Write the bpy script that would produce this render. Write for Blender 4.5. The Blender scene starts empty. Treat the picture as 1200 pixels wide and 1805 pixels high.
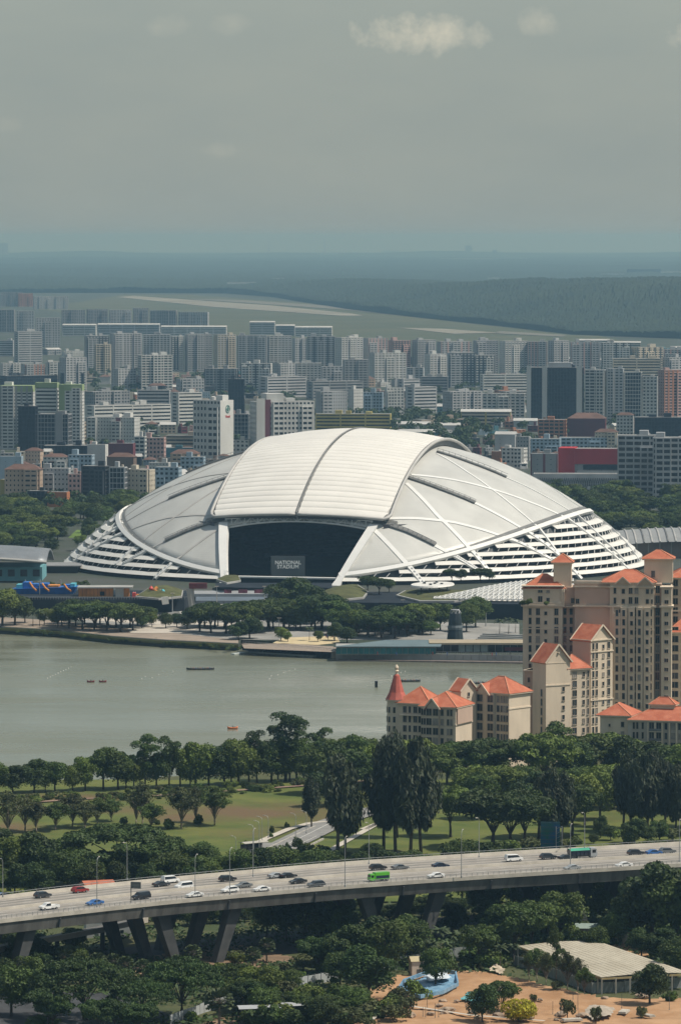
import bpy, bmesh, math, random
from mathutils import Vector, Matrix, noise
random.seed(7)
SC = bpy.context.scene
COL = SC.collection
# ---------------------------------------------------------------- camera
F, CAMH, HZ = 8580.0, 187.0, 418.0          # focal length in photo pixels, eye height, horizon row (photo is 1200 x 1805)
PITCH = math.atan((902.5 - HZ) / F)
cd = bpy.data.cameras.new('camera'); cam = bpy.data.objects.new('camera', cd); COL.objects.link(cam)
cam.location = (0, 0, CAMH); cam.rotation_euler = (math.pi/2 - PITCH, 0, 0)
cd.sensor_fit = 'HORIZONTAL'; cd.sensor_width = 24.0; cd.lens = F/1200*24.0
cd.clip_start = 5; cd.clip_end = 120000
SC.camera = cam
# ---------------------------------------------------------------- light
SUN_EL, SUN_AZ = math.radians(57), math.radians(97)    # azimuth measured from the view direction (+Y) towards the right (+X)
sunv = Vector((math.cos(SUN_EL)*math.sin(SUN_AZ), math.cos(SUN_EL)*math.cos(SUN_AZ), math.sin(SUN_EL)))
sl = bpy.data.lights.new('sun', 'SUN'); sl.energy = 5.0; sl.angle = math.radians(0.6); sl.color = (1.0, 0.935, 0.83)
so = bpy.data.objects.new('sun', sl); COL.objects.link(so); so.rotation_euler = (-sunv).to_track_quat('-Z', 'Y').to_euler()
W = bpy.data.worlds.new('World'); SC.world = W; W.use_nodes = True
wn, wl = W.node_tree.nodes, W.node_tree.links
wn.clear()
def wnode(t, **k):
    n = wn.new(t)
    for a, b in k.items(): setattr(n, a, b)
    return n
def wmath(op, a, b=None, c=None, clamp=False):
    n = wnode('ShaderNodeMath', operation=op, use_clamp=clamp)
    for i, x in enumerate((a, b, c)):
        if x is None: continue
        if isinstance(x, (int, float)): n.inputs[i].default_value = x
        else: wl.new(x, n.inputs[i])
    return n.outputs[0]
def wmix(fac, a, b):
    n = wnode('ShaderNodeMix', data_type='RGBA')
    for s, x in ((n.inputs['Factor'], fac), (n.inputs[6], a), (n.inputs[7], b)):
        if isinstance(x, (int, float)): s.default_value = x
        elif isinstance(x, tuple): s.default_value = (*x, 1)
        else: wl.new(x, s)
    return n.outputs[2]
sky = wnode('ShaderNodeTexSky', sky_type='NISHITA', sun_disc=False, sun_elevation=SUN_EL, sun_rotation=SUN_AZ,
            altitude=100, air_density=1.2, dust_density=1.5, ozone_density=1.0)
tc = wnode('ShaderNodeTexCoord'); sep = wnode('ShaderNodeSeparateXYZ'); wl.new(tc.outputs['Generated'], sep.inputs[0])
SKYS = 0.1
def wcol(r, g, b): return (r/SKYS, g/SKYS, b/SKYS)
mp = wnode('ShaderNodeMapping'); mp.inputs['Scale'].default_value = (9, 9, 26); wl.new(tc.outputs['Generated'], mp.inputs[0])
n1 = wnode('ShaderNodeTexNoise'); n1.inputs['Scale'].default_value = 2.6; n1.inputs['Detail'].default_value = 4; n1.inputs['Roughness'].default_value = .55
wl.new(mp.outputs[0], n1.inputs['Vector'])
veil = wmix(wmath('MULTIPLY_ADD', n1.outputs[0], 1.6, -.35, True), wcol(.305, .362, .358), wcol(.365, .408, .380))      # thin grey overcast veil
thin = wmath('MULTIPLY_ADD', wmath('POWER', wmath('MAXIMUM', sep.outputs[2], 0.0), .6), -.62, .9)   # the haze veil thins out towards the zenith
base = wmix(thin, sky.outputs[0], veil)
# cumulus heaps low over the horizon: soft ellipses (azimuth, elevation, half width, half height in radians) broken up by noise
n2 = wnode('ShaderNodeTexNoise'); n2.inputs['Scale'].default_value = 210; n2.inputs['Detail'].default_value = 9; n2.inputs['Roughness'].default_value = .62
wl.new(tc.outputs['Generated'], n2.inputs['Vector'])
az = wmath('ARCTAN2', sep.outputs[0], sep.outputs[1])
nz = wmath('MULTIPLY_ADD', n2.outputs[0], 3.6, -1.85)
puff = None
for (px, py, hw, hh, gain) in ((738, 60, 118, 40, 1.0), (838, 62, 30, 26, .7), (955, 40, 42, 30, .5), (300, 46, 44, 24, .24), (410, 45, 46, 20, .2),
                               (390, 266, 34, 15, .2), (10, 222, 30, 16, .16), (1290, 70, 110, 40, 1.0), (-160, 60, 120, 36, .9), (1700, 40, 150, 50, 1.0), (-620, 20, 160, 50, 1.0)):
    a0, e0 = (px-600)/F, (HZ-py)/F
    dx = wmath('DIVIDE', wmath('SUBTRACT', az, a0), hw/F)
    dz = wmath('DIVIDE', wmath('SUBTRACT', sep.outputs[2], e0), hh/F)
    d2 = wmath('ADD', wmath('MULTIPLY', dx, dx), wmath('MULTIPLY', dz, dz))
    m = wmath('MULTIPLY', wmath('MULTIPLY', wmath('ADD', wmath('SUBTRACT', 1.0, d2), nz), .62, None, True), gain)
    puff = m if puff is None else wmath('MAXIMUM', puff, m)
skyc = wmix(wmath('MULTIPLY', puff, .7), base, wcol(.74, .69, .55))
bg = wnode('ShaderNodeBackground'); bg.inputs[1].default_value = SKYS; wl.new(skyc, bg.inputs[0])
wo = wnode('ShaderNodeOutputWorld'); wl.new(bg.outputs[0], wo.inputs[0])
SC.view_settings.view_transform = 'Standard'; SC.view_settings.look = 'None'; SC.view_settings.exposure = -0.06; SC.view_settings.gamma = 1
SC.view_settings.use_curve_mapping = False
SC.render.engine = 'CYCLES'
cy = SC.cycles
cy.use_denoising = True
try: cy.denoiser = 'OPENIMAGEDENOISE'; cy.denoising_prefilter = 'ACCURATE'
except Exception: pass
cy.max_bounces = 5; cy.diffuse_bounces = 2; cy.glossy_bounces = 2; cy.transmission_bounces = 3; cy.volume_bounces = 0; cy.transparent_max_bounces = 6
cy.sample_clamp_indirect = 4
# ---------------------------------------------------------------- picture to place
_f = Vector((0, math.cos(PITCH), -math.sin(PITCH))); _u = Vector((0, math.sin(PITCH), math.cos(PITCH)))
def ray(px, py): return Vector(((px-600)/F, 0, 0)) + _f + _u*(-(py-902.5)/F)
def P(px, py, z=3.0):                      # point at height z seen at photo pixel
    d = ray(px, py); return Vector((0, 0, CAMH)) + d*((z-CAMH)/d.z)
def AT(px, py, Y):                         # point at distance Y seen at photo pixel
    d = ray(px, py); return Vector((0, 0, CAMH)) + d*(Y/d.y)
# ---------------------------------------------------------------- mesh and object helpers
class MB:
    def __init__(s): s.v = []; s.f = []; s.m = []; s.mi = 0
    def add(s, vs, fs):
        o = len(s.v); s.v.extend([tuple(p) for p in vs]); s.f.extend([tuple(o+i for i in f) for f in fs]); s.m.extend([s.mi]*len(fs)); return s
    def box(s, x0, x1, y0, y1, z0, z1):
        return s.add([(x0,y0,z0),(x1,y0,z0),(x1,y1,z0),(x0,y1,z0),(x0,y0,z1),(x1,y0,z1),(x1,y1,z1),(x0,y1,z1)],
                     [(0,3,2,1),(4,5,6,7),(0,1,5,4),(1,2,6,5),(2,3,7,6),(3,0,4,7)])
    def bar(s, p, q, w, h=None, up=Vector((0,0,1))):   # rectangular bar between two points
        p, q = Vector(p), Vector(q); h = h or w; d = (q-p).normalized()
        a = d.cross(up)
        if a.length < 1e-4: a = d.cross(Vector((1,0,0)))
        a.normalize(); b = a.cross(d); a = a*(w/2); b = b*(h/2)
        return s.add([p-a-b,p+a-b,p+a+b,p-a+b,q-a-b,q+a-b,q+a+b,q-a+b],[(0,1,2,3),(7,6,5,4),(0,4,5,1),(1,5,6,2),(2,6,7,3),(3,7,4,0)])
    def tube(s, pts, rad, n=6, cap=True):
        pts = [Vector(p) for p in pts]; k = len(pts)
        rad = rad if isinstance(rad, (list, tuple)) else [rad]*k
        vs, fs = [], []
        for i, p in enumerate(pts):
            d = (pts[min(i+1,k-1)]-pts[max(i-1,0)]).normalized()
            a = d.cross(Vector((0,0,1)))
            if a.length < 1e-3: a = Vector((1,0,0))
            a.normalize(); b = d.cross(a)
            for j in range(n):
                t = 2*math.pi*j/n; vs.append(p+(a*math.cos(t)+b*math.sin(t))*rad[i])
        for i in range(k-1):
            for j in range(n): fs.append((i*n+j, i*n+(j+1)%n, (i+1)*n+(j+1)%n, (i+1)*n+j))
        if cap: fs.append(tuple(range(n-1,-1,-1))); fs.append(tuple((k-1)*n+j for j in range(n)))
        return s.add(vs, fs)
    def prism(s, poly, z0, z1):
        n = len(poly); a = sum(poly[i][0]*poly[(i+1)%n][1]-poly[(i+1)%n][0]*poly[i][1] for i in range(n))
        if a < 0: poly = poly[::-1]
        return s.add([(p[0],p[1],z0) for p in poly]+[(p[0],p[1],z1) for p in poly],
                     [tuple(range(n-1,-1,-1)), tuple(range(n,2*n))]+[(i,(i+1)%n,n+(i+1)%n,n+i) for i in range(n)])
    def grid(s, rows):
        k = len(rows[0]); return s.add([p for r in rows for p in r], [(i*k+j, i*k+j+1, (i+1)*k+j+1, (i+1)*k+j) for i in range(len(rows)-1) for j in range(k-1)])
    def lathe(s, prof, n=12, c=(0,0)):
        vs = [(c[0]+r*math.cos(2*math.pi*j/n), c[1]+r*math.sin(2*math.pi*j/n), z) for r, z in prof for j in range(n)]
        k = len(prof); fs = [(i*n+j, i*n+(j+1)%n, (i+1)*n+(j+1)%n, (i+1)*n+j) for i in range(k-1) for j in range(n)]
        fs += [tuple(range(n-1,-1,-1)), tuple((k-1)*n+j for j in range(n))]
        return s.add(vs, fs)
    def mesh(s, name, mats, smooth=False):
        me = bpy.data.meshes.new(name); me.from_pydata(s.v, [], s.f); me.update()
        for m in (mats if isinstance(mats, (list, tuple)) else [mats]): me.materials.append(m)
        if any(s.m): me.polygons.foreach_set('material_index', s.m)
        if smooth: me.polygons.foreach_set('use_smooth', [True]*len(me.polygons))
        return me
    def build(s, name, mats, parent=None, smooth=False, kind=None):
        return ob(name, s.mesh(name, mats, smooth), parent, kind)
def ob(name, me, parent=None, kind=None):
    o = bpy.data.objects.new(name, me); COL.objects.link(o)
    if parent is not None: o.parent = parent
    if kind: o['kind'] = kind
    return o
def tag(o, label, cat, group=None, kind=None):
    o['label'] = label; o['category'] = cat
    if group: o['group'] = group
    if kind: o['kind'] = kind
    return o
def thing(name, label, cat, loc=(0,0,0), rz=0.0, group=None):
    o = bpy.data.objects.new(name, None); COL.objects.link(o); o.empty_display_size = .5
    o.location = loc; o.rotation_euler = (0, 0, rz); return tag(o, label, cat, group)
def structure(o): o['kind'] = 'structure'; return o
# ---------------------------------------------------------------- materials
MATS = {}
def mat(name, col, rough=.7, var=.12, scale=.3, bump=0., metal=0., spec=.3, stretch=(1,1,1), objvar=0., detail=4, col2=None, lo=.35, hi=.65):
    """Principled with a noise that varies the surface's own colour; optional fine relief and variation from object to object."""
    if name in MATS: return MATS[name]
    m = bpy.data.materials.new(name); m.use_nodes = True; t = m.node_tree; N, L = t.nodes, t.links
    b = N['Principled BSDF']; b.inputs['Roughness'].default_value = rough; b.inputs['Metallic'].default_value = metal
    b.inputs['Specular IOR Level'].default_value = spec
    g = N.new('ShaderNodeNewGeometry'); mp = N.new('ShaderNodeMapping'); mp.inputs['Scale'].default_value = stretch
    L.new(g.outputs['Position'], mp.inputs[0])
    n = N.new('ShaderNodeTexNoise'); n.inputs['Scale'].default_value = scale; n.inputs['Detail'].default_value = detail; n.inputs['Roughness'].default_value = .6
    L.new(mp.outputs[0], n.inputs['Vector'])
    r = N.new('ShaderNodeMapRange'); r.inputs[1].default_value = lo; r.inputs[2].default_value = hi; L.new(n.outputs[0], r.inputs[0])
    mx = N.new('ShaderNodeMix'); mx.data_type = 'RGBA'; L.new(r.outputs[0], mx.inputs['Factor'])
    c2 = col2 or tuple(min(1, c*(1+var)) for c in col); c1 = col if col2 else tuple(c*(1-var) for c in col)
    mx.inputs[6].default_value = (*c1, 1); mx.inputs[7].default_value = (*c2, 1)
    out = mx.outputs[2]
    if objvar:
        oi = N.new('ShaderNodeObjectInfo'); h = N.new('ShaderNodeHueSaturation')
        a = N.new('ShaderNodeMapRange'); a.inputs[3].default_value = 1-objvar; a.inputs[4].default_value = 1+objvar; L.new(oi.outputs['Random'], a.inputs[0])
        L.new(a.outputs[0], h.inputs['Value']); L.new(out, h.inputs['Color'])
        a2 = N.new('ShaderNodeMapRange'); a2.inputs[3].default_value = .5-.05*objvar; a2.inputs[4].default_value = .5+.05*objvar
        wv = N.new('ShaderNodeMath'); wv.operation = 'FRACT'; w2 = N.new('ShaderNodeMath'); w2.operation = 'MULTIPLY'; w2.inputs[1].default_value = 7.31
        L.new(oi.outputs['Random'], w2.inputs[0]); L.new(w2.outputs[0], wv.inputs[0]); L.new(wv.outputs[0], a2.inputs[0]); L.new(a2.outputs[0], h.inputs['Hue'])
        out = h.outputs[0]
    L.new(out, b.inputs['Base Color'])
    if bump:
        bp = N.new('ShaderNodeBump'); bp.inputs['Strength'].default_value = bump; bp.inputs['Distance'].default_value = .3
        n3 = N.new('ShaderNodeTexNoise'); n3.inputs['Scale'].default_value = scale*4; n3.inputs['Detail'].default_value = 5; L.new(mp.outputs[0], n3.inputs['Vector'])
        L.new(n3.outputs[0], bp.inputs['Height']); L.new(bp.outputs[0], b.inputs['Normal'])
    MATS[name] = m; return m
def leafmat(name, col, objvar=.25, var=.35, transl=.18):
    if name in MATS: return MATS[name]
    m = mat(name, col, .6, var, .22, 0, 0, .25, objvar=objvar)
    t = m.node_tree; N, L = t.nodes, t.links; b = N['Principled BSDF']; o = N['Material Output']
    tr = N.new('ShaderNodeBsdfTranslucent'); ms = N.new('ShaderNodeMixShader'); ms.inputs[0].default_value = transl
    src = b.inputs['Base Color'].links[0].from_socket; L.new(src, tr.inputs[0])
    L.new(b.outputs[0], ms.inputs[1]); L.new(tr.outputs[0], ms.inputs[2]); L.new(ms.outputs[0], o.inputs[0])
    return m
def glass(name='dark_glass', col=(.015,.022,.03), rough=.12, spec=.5):
    return mat(name, col, rough, .35, .12, spec=spec, lo=.3, hi=.7)
def ordinal(n): return ['first','second','third','fourth','fifth','sixth','seventh','eighth','ninth','tenth','eleventh','twelfth','thirteenth','fourteenth','fifteenth','sixteenth','seventeenth','eighteenth','nineteenth','twentieth'][n] if n < 20 else {0:'%dth',1:'%dst',2:'%dnd',3:'%drd'}.get((n+1) % 10 if (n+1) % 100 not in (11,12,13) else 0, '%dth') % (n+1)
# ================================================================ ground, water, haze
LAND = 3.0
m_earth = mat('park_ground', (.045,.062,.022), .95, .3, .05, .4, col2=(.085,.085,.035))
m_cityground = mat('city_ground', (.065,.068,.06), .95, .35, .012, col2=(.03,.045,.025))
near_shore = [(-9000,1500),(-900,1560)]+[tuple(P(x,y,0).xy) for x, y in ((-80,1402),(0,1397),(160,1392),(350,1382),(520,1372),(620,1366),(664,1338),(700,1318),(830,1302),(930,1290),(1060,1272),(1230,1250))]+[(500,1980),(9000,2300)]
structure(MB().prism([(9000,-400),(-9000,-400)]+near_shore, -1.0, LAND).build('park_ground', m_earth))
far_shore = [(-9000,2230)]+[tuple(P(x,y,0).xy) for x, y in ((-150,1112),(0,1117),(100,1123),(200,1134),(300,1141),(420,1147),(426,1138),(592,1152),(700,1164),(915,1166),(1200,1166),(1500,1160))]+[(9000,2300)]
structure(MB().prism([(-20000,60000),(-20000,2230)]+far_shore+[(20000,2300),(20000,60000)], -1.0, LAND).build('city_ground', m_cityground))
# water: green murky body, rippled
mw = mat('river_water', (.142,.150,.106), .16, .10, .012, spec=.5, col2=(.162,.168,.122)); t = mw.node_tree
b = t.nodes['Principled BSDF']; b.inputs['IOR'].default_value = 1.33
bp = t.nodes.new('ShaderNodeBump'); bp.inputs['Strength'].default_value = .55; bp.inputs['Distance'].default_value = .25
mpw = t.nodes.new('ShaderNodeMapping'); mpw.inputs['Scale'].default_value = (.35, .22, 1); gw = t.nodes.new('ShaderNodeNewGeometry')
nw = t.nodes.new('ShaderNodeTexNoise'); nw.inputs['Scale'].default_value = 1.1; nw.inputs['Detail'].default_value = 6
t.links.new(gw.outputs['Position'], mpw.inputs[0]); t.links.new(mpw.outputs[0], nw.inputs['Vector']); t.links.new(nw.outputs[0], bp.inputs['Height']); t.links.new(bp.outputs[0], b.inputs['Normal'])
nr = t.nodes.new('ShaderNodeTexNoise'); nr.inputs['Scale'].default_value = .012; nr.inputs['Detail'].default_value = 5; mr2 = t.nodes.new('ShaderNodeMapping'); mr2.inputs['Scale'].default_value = (.55, 1.6, 1); t.links.new(gw.outputs['Position'], mr2.inputs[0]); t.links.new(mr2.outputs[0], nr.inputs['Vector'])
rr = t.nodes.new('ShaderNodeMapRange'); rr.inputs[1].default_value = .38; rr.inputs[2].default_value = .62; rr.inputs[3].default_value = .10; rr.inputs[4].default_value = .34; t.links.new(nr.outputs[0], rr.inputs[0]); t.links.new(rr.outputs[0], b.inputs['Roughness'])   # wind patches
structure(MB().add([(-9000,1200,0),(9000,1200,0),(9000,2700,0),(-9000,2700,0)], [(0,1,2,3)]).build('river_water', mw))
# haze
mh = bpy.data.materials.new('haze'); mh.use_nodes = True; t = mh.node_tree; t.nodes.clear()
pv = t.nodes.new('ShaderNodeVolumePrincipled'); ho = t.nodes.new('ShaderNodeOutputMaterial'); t.links.new(pv.outputs[0], ho.inputs['Volume'])
pv.inputs['Color'].default_value = (.42, .73, 1.0, 1); pv.inputs['Density'].default_value = 5.6e-5; pv.inputs['Anisotropy'].default_value = .5
pv.inputs['Absorption Color'].default_value = (.50, .90, 1.0, 1)
hz = MB().box(-21000, 21000, -600, 61000, -2.2, 218).build('haze', mh, kind='stuff')
tag(hz, 'pale blue haze lying over the far city', 'haze', kind='stuff')
# ================================================================ domed stadium
DC = Vector((8.9, 2733, 0)); DR = 225.0; DZ = -149.6; DROT = math.radians(-14.5)
m_white = mat('white_steel', (.70,.70,.68), .45, .05, .05)
m_fin = mat('white_louvre', (.66,.65,.61), .5, .05, .05)
m_clad = mat('metal_cladding', (.49,.49,.465), .45, .08, .06, metal=.05, spec=.4, stretch=(1,1,.35))
m_etfe = mat('cream_roof_membrane', (.70,.68,.635), .4, .04, .05, objvar=.025)
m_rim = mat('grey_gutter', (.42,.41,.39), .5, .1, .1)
m_dkst = mat('dark_steel', (.08,.085,.09), .5, .2, .2)
m_gant = mat('gantry_steel', (.16,.16,.155), .5, .2, .3)
m_conc = mat('podium_concrete', (.30,.30,.285), .85, .15, .08, .1)
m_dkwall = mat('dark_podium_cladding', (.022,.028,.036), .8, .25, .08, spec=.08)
m_glass = glass()
# standing seams of the cladding: fine relief running radially
t = m_clad.node_tree; bn = t.nodes['Principled BSDF']
tcn = t.nodes.new('ShaderNodeTexCoord'); wv = t.nodes.new('ShaderNodeTexWave'); wv.wave_type = 'RINGS'; wv.rings_direction = 'Z'; wv.inputs['Scale'].default_value = .28; wv.inputs['Distortion'].default_value = 0
t.links.new(tcn.outputs['Object'], wv.inputs[0]); bpn = t.nodes.new('ShaderNodeBump'); bpn.inputs['Strength'].default_value = .045; bpn.inputs['Distance'].default_value = .4
t.links.new(wv.outputs[1], bpn.inputs['Height']); t.links.new(bpn.outputs[0], bn.inputs['Normal'])
stad = thing('domed_stadium', 'huge white domed stadium with sliding ribbed roof and dark open front', 'stadium', DC, DROT)
def dome_z(b, s, R=DR): return math.sqrt(max(0, R*R-b*b-s*s))+DZ
def dome_r(z, R=DR): return math.sqrt(max(0, R*R-(z-DZ)**2))
def edge_z(s): return 34-27*min(1.0, abs(s)/160)**2          # where cladding gives way to louvres
def onz(phi):                                                  # boundary height at azimuth phi (local)
    z = 20.
    for _ in range(12): z = .5*z+.5*edge_z(dome_r(z)*math.sin(phi))
    return z
def half_open(z): return 30+(z-5)*.37
def S(px, py, R=DR):                                           # photo pixel to the near side of the dome, local coordinates
    d = ray(px, py).normalized(); o = Vector((0,0,CAMH))-Vector((DC.x, DC.y, DZ))
    bq = o.dot(d); c = o.dot(o)-R*R; D = max(0, bq*bq-c); p = Vector((0,0,CAMH))+d*(-bq-math.sqrt(D))-Vector((DC.x, DC.y, 0))
    return Matrix.Rotation(-DROT, 3, 'Z') @ p
# --- clad shell
bm = bmesh.new(); NP, NT = 160, 26; rows = []
for i in range(NP):
    phi = 2*math.pi*i/NP; z0 = onz(phi); a0 = math.asin(dome_r(z0)/DR); col = []
    for j in range(NT):
        a = a0*(1-j/NT); col.append(bm.verts.new((DR*math.sin(a)*math.cos(phi), DR*math.sin(a)*math.sin(phi), DR*math.cos(a)+DZ)))
    rows.append(col)
top = bm.verts.new((0,0,DR+DZ))
for i in range(NP):
    a, b2 = rows[i], rows[(i+1)%NP]
    for j in range(NT-1): bm.faces.new((a[j], b2[j], b2[j+1], a[j+1]))
    bm.faces.new((a[-1], b2[-1], top))
for co, no in (((0,-127,0),(0,1,0)), ((30,0,5),(1,0,-.37)), ((-30,0,5),(-1,0,-.37))):
    bmesh.ops.bisect_plane(bm, geom=bm.verts[:]+bm.edges[:]+bm.faces[:], plane_co=co, plane_no=Vector(no).normalized())
dead = []
for f in bm.faces:
    c = f.calc_center_median()
    if c.y < -127 and abs(c.x) < half_open(c.z): dead.append(f)
bmesh.ops.delete(bm, geom=dead, context='FACES')
for f in bm.faces: f.smooth = True
me = bpy.data.meshes.new('roof_shell'); bm.to_mesh(me); bm.free(); me.materials.append(m_clad)
sh = ob('roof_shell', me, stad); md = sh.modifiers.new('thick', 'SOLIDIFY'); md.thickness = 1.2; md.offset = -1
# --- dark gutter band along the lower edge of the shell, and the white edge beam below it
def band(fn, hw, lift0, lift1, name, m):
    """Raised strip along a curve on the dome; fn gives local points."""
    pts = fn; mb = MB(); n = len(pts); ring = []
    for i, p in enumerate(pts):
        t_ = (pts[min(i+1,n-1)]-pts[max(i-1,0)]).normalized(); no = (p-Vector((0,0,DZ))).normalized(); sd = t_.cross(no).normalized()
        l1 = lift1 if name != 'rib' or p.z < edge_z(p.y) else .3
        ring.append([p+sd*hw+no*lift0, p+sd*hw+no*l1, p-sd*hw+no*l1, p-sd*hw+no*lift0])
    vs = [q for r in ring for q in r]; fs = []
    for i in range(n-1):
        for j in range(4): fs.append((i*4+j, i*4+(j+1)%4, i*4+4+(j+1)%4, i*4+4+j))
    fs += [(3,2,1,0), tuple((n-1)*4+j for j in range(4))]
    mb.add(vs, fs); return mb.build(name, m, stad)
def onsphere(v, R=DR): v = Vector(v)-Vector((0,0,DZ)); return v.normalized()*R+Vector((0,0,DZ))
for sgn in (1, -1):
    lo, hi = [], []
    for i in range(61):
        phi = math.radians(-79+ (79+82)*i/60); phi = phi if sgn > 0 else math.pi-phi
        z = onz(phi); r = dome_r(z); lo.append(Vector((r*math.cos(phi), r*math.sin(phi), z)))
        z2 = z+2.1*max(.25, min(1, (i+1)/16)); r = dome_r(z2); hi.append(Vector((r*math.cos(phi), r*math.sin(phi), z2)))
    band(lo, 1.25, -.6, 1.3, 'edge_beam', m_white)
    band(hi, .95, .05, .35, 'gutter', m_gant)
# --- ribs: pixel runs on the sunny side, mirrored across the axis
def run(px, n=14):
    P3 = [S(*p) for p in px]; out = []
    L = [0]
    for i in range(1, len(P3)): L.append(L[-1]+(P3[i]-P3[i-1]).length)
    for k in range(n+1):
        d = L[-1]*k/n; i = max(j for j in range(len(L)-1) if L[j] <= d+1e-6); t_ = (d-L[i])/(L[i+1]-L[i])
        out.append(onsphere(P3[i].lerp(P3[i+1], t_)))
    return out
RIBS = [([(716,852),(770,908),(860,1007)], 1.15), ([(652,927),(745,1029)], 1.25), ([(665,915),(735,914),(800,921),(860,937),(920,960),(977,991)], 1.0),
        ([(837,887),(880,909),(920,932),(960,960),(990,985),(1024,1022)], 1.05), ([(725,837),(800,846),(865,862),(930,884),(995,912),(1055,958),(1109,1007)], .95),
        ([(770,800),(820,830),(870,865),(910,897),(945,927),(972,962),(988,985)], .6), ([(892,842),(930,859),(975,883),(1015,908),(1060,950),(1100,990)], .6),
        ([(767,962),(840,1005)], 1.1), ([(835,790),(890,813),(945,843),(1000,880),(1040,906)], .4), ([(1040,904),(1075,930),(1105,962),(1126,990)], .5)]
for px, hw in RIBS:
    pts = run(px, max(6, len(px)*4))
    for sgn in (1, -1):
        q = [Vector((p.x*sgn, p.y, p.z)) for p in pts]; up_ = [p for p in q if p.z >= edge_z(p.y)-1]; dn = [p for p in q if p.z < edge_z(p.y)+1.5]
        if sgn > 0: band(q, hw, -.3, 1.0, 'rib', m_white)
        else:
            if len(up_) > 1: band(up_, hw*.5, -.3, 1.0, 'rib', m_rim)  # ribs away from the sun: their shade is painted in as grey
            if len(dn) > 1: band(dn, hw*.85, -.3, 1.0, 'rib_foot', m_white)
# lattice legs below the edge: thin lacing beside each rib foot, both sides
mb = MB()
for px, hw in RIBS[:5]+[RIBS[7]]:
    pts = [p for p in run(px, 40) if p.z < edge_z(p.y)-.5]
    for sgn in (1, -1):
        q = [onsphere((p.x*sgn, p.y, p.z), DR+1.6) for p in pts]
        q2 = [onsphere((p.x*sgn+2.6*sgn, p.y, p.z), DR-.6) for p in pts]
        for i in range(len(q)-1):
            mb.bar(q2[i], q2[i+1], .5); mb.bar(q[i] if i % 2 else q2[i], q2[i+1] if i % 2 else q[i+1], .3)
mb.build('rib_lattice', m_white, stad, kind='stuff')
# walkway gantries on the shell (dark, with rails)
for px in ([(717,842),(777,863),(837,887)], [(770,797),(830,817),(892,842)], [(667,921),(717,937),(767,961)], [(668,918),(700,925)]):
    pts = run(px, 12)
    for sgn in (1, -1):
        q = [Vector((p.x*sgn, p.y, p.z)) for p in pts]
        g = band(q, 1.3, .2, 1.0, 'gantry', m_gant); r_ = MB()
        for i in range(len(q)-1):
            a, b2 = onsphere(q[i], DR+2.3), onsphere(q[i+1], DR+2.3); r_.bar(a, b2, .22); r_.bar(onsphere(q[i], DR+.8), a, .2)
        r_.build('rail', m_rim, g)
# --- legs of the open front
for sgn in (1, -1):
    pts = [onsphere((sgn*(half_open(z)+1.4), -math.sqrt(max(0, dome_r(z)**2-(half_open(z)+1.4)**2)), z)) for z in [2.2, 5, 9, 14, 19, 24, 29, 32.5]]
    mb = MB(); n = len(pts); vs = []; fs = []
    for i, p in enumerate(pts):
        w = 2.6 if i == 0 else 1.7+.9*i/n
        no = (p-Vector((0,0,DZ))).normalized()
        vs += [p+Vector((-w,0,0))-no*1.5, p+Vector((-w,0,0))+no*1.3, p+Vector((w,0,0))+no*1.3, p+Vector((w,0,0))-no*1.5]
    for i in range(n-1):
        for j in range(4): fs.append((i*4+j, i*4+(j+1)%4, i*4+4+(j+1)%4, i*4+4+j))
    fs += [(3,2,1,0), tuple((n-1)*4+j for j in range(4))]; mb.add(vs, fs).build('front_leg', m_white, stad)
# --- sliding roof: two leaves of cream membrane strips
PR = DR+4.2; SF = 124.0; BW = 50.0; NS = 56
def roofp(b, s, R=PR): s = s*(1+.048*(1-(b/BW)**2)); return Vector((b, s, dome_z(b, s, R)))   # leaf ends bow outwards
for sgn in (1, -1):
    for k in range(NS):
        s0, s1 = -SF+2*SF*k/NS+.07, -SF+2*SF*(k+1)/NS-.07; mb = MB(); rows = []
        inset = {0: 2.2, 1: .9, 2: .3}.get(k, {0: 2.2, 1: .9, 2: .3}.get(NS-1-k, 0))
        for j, tt in enumerate((0, .05, .3, .5, .7, .95, 1)):
            s = s0+(s1-s0)*tt; bul = (-.24, .03, .16, .20, .16, .03, -.24)[j]; w = BW-1.2-inset*(1-tt if k < NS/2 else tt)
            rows.append([roofp(sgn*(.9+(w-.9)*i/12), s, PR+bul) for i in range(13)])
        if sgn < 0: rows = [r[::-1] for r in rows]
        mb.grid(rows).build('roof_strip', m_etfe, stad, smooth=True)
    # frame under each leaf and its rim
    mb = MB(); n = 40
    out = [roofp(sgn*BW, -SF+3+(2*SF-6)*i/n) for i in range(n+1)]
    front = [roofp(sgn*(BW-.9), -SF+.7), roofp(sgn*(BW-2.6), -SF-.6)]+[roofp(sgn*(BW-3.5-(BW-4)*i/14), -SF-.9) for i in range(15)]
    back = [Vector((p.x, -p.y, p.z)) for p in front]
    loop = front[::-1]+out+back
    mb.tube(loop, .85, 8); mb.build('rim_beam', m_rim, stad, smooth=True)
    mb = MB(); rows = [[onsphere(p, PR-.2) for p in loop], [onsphere((p.x*.985, p.y*.99, p.z), DR+.4) for p in loop]]; mb.grid(rows).build('side_skirt', m_dkst, stad)
    mb = MB(); mb.grid([[roofp(sgn*(BW-.5)*i/8, -SF+.5+(2*SF-1)*j/30, PR-.9) for i in range(9)] for j in range(31)]); mb.build('leaf_deck', m_rim, stad)
mb = MB(); mb.tube([roofp(0, -SF-.5+(2*SF+1)*i/50, PR+.35) for i in range(51)], .5, 8); mb.build('seam_beam', m_gant, stad)
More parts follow.
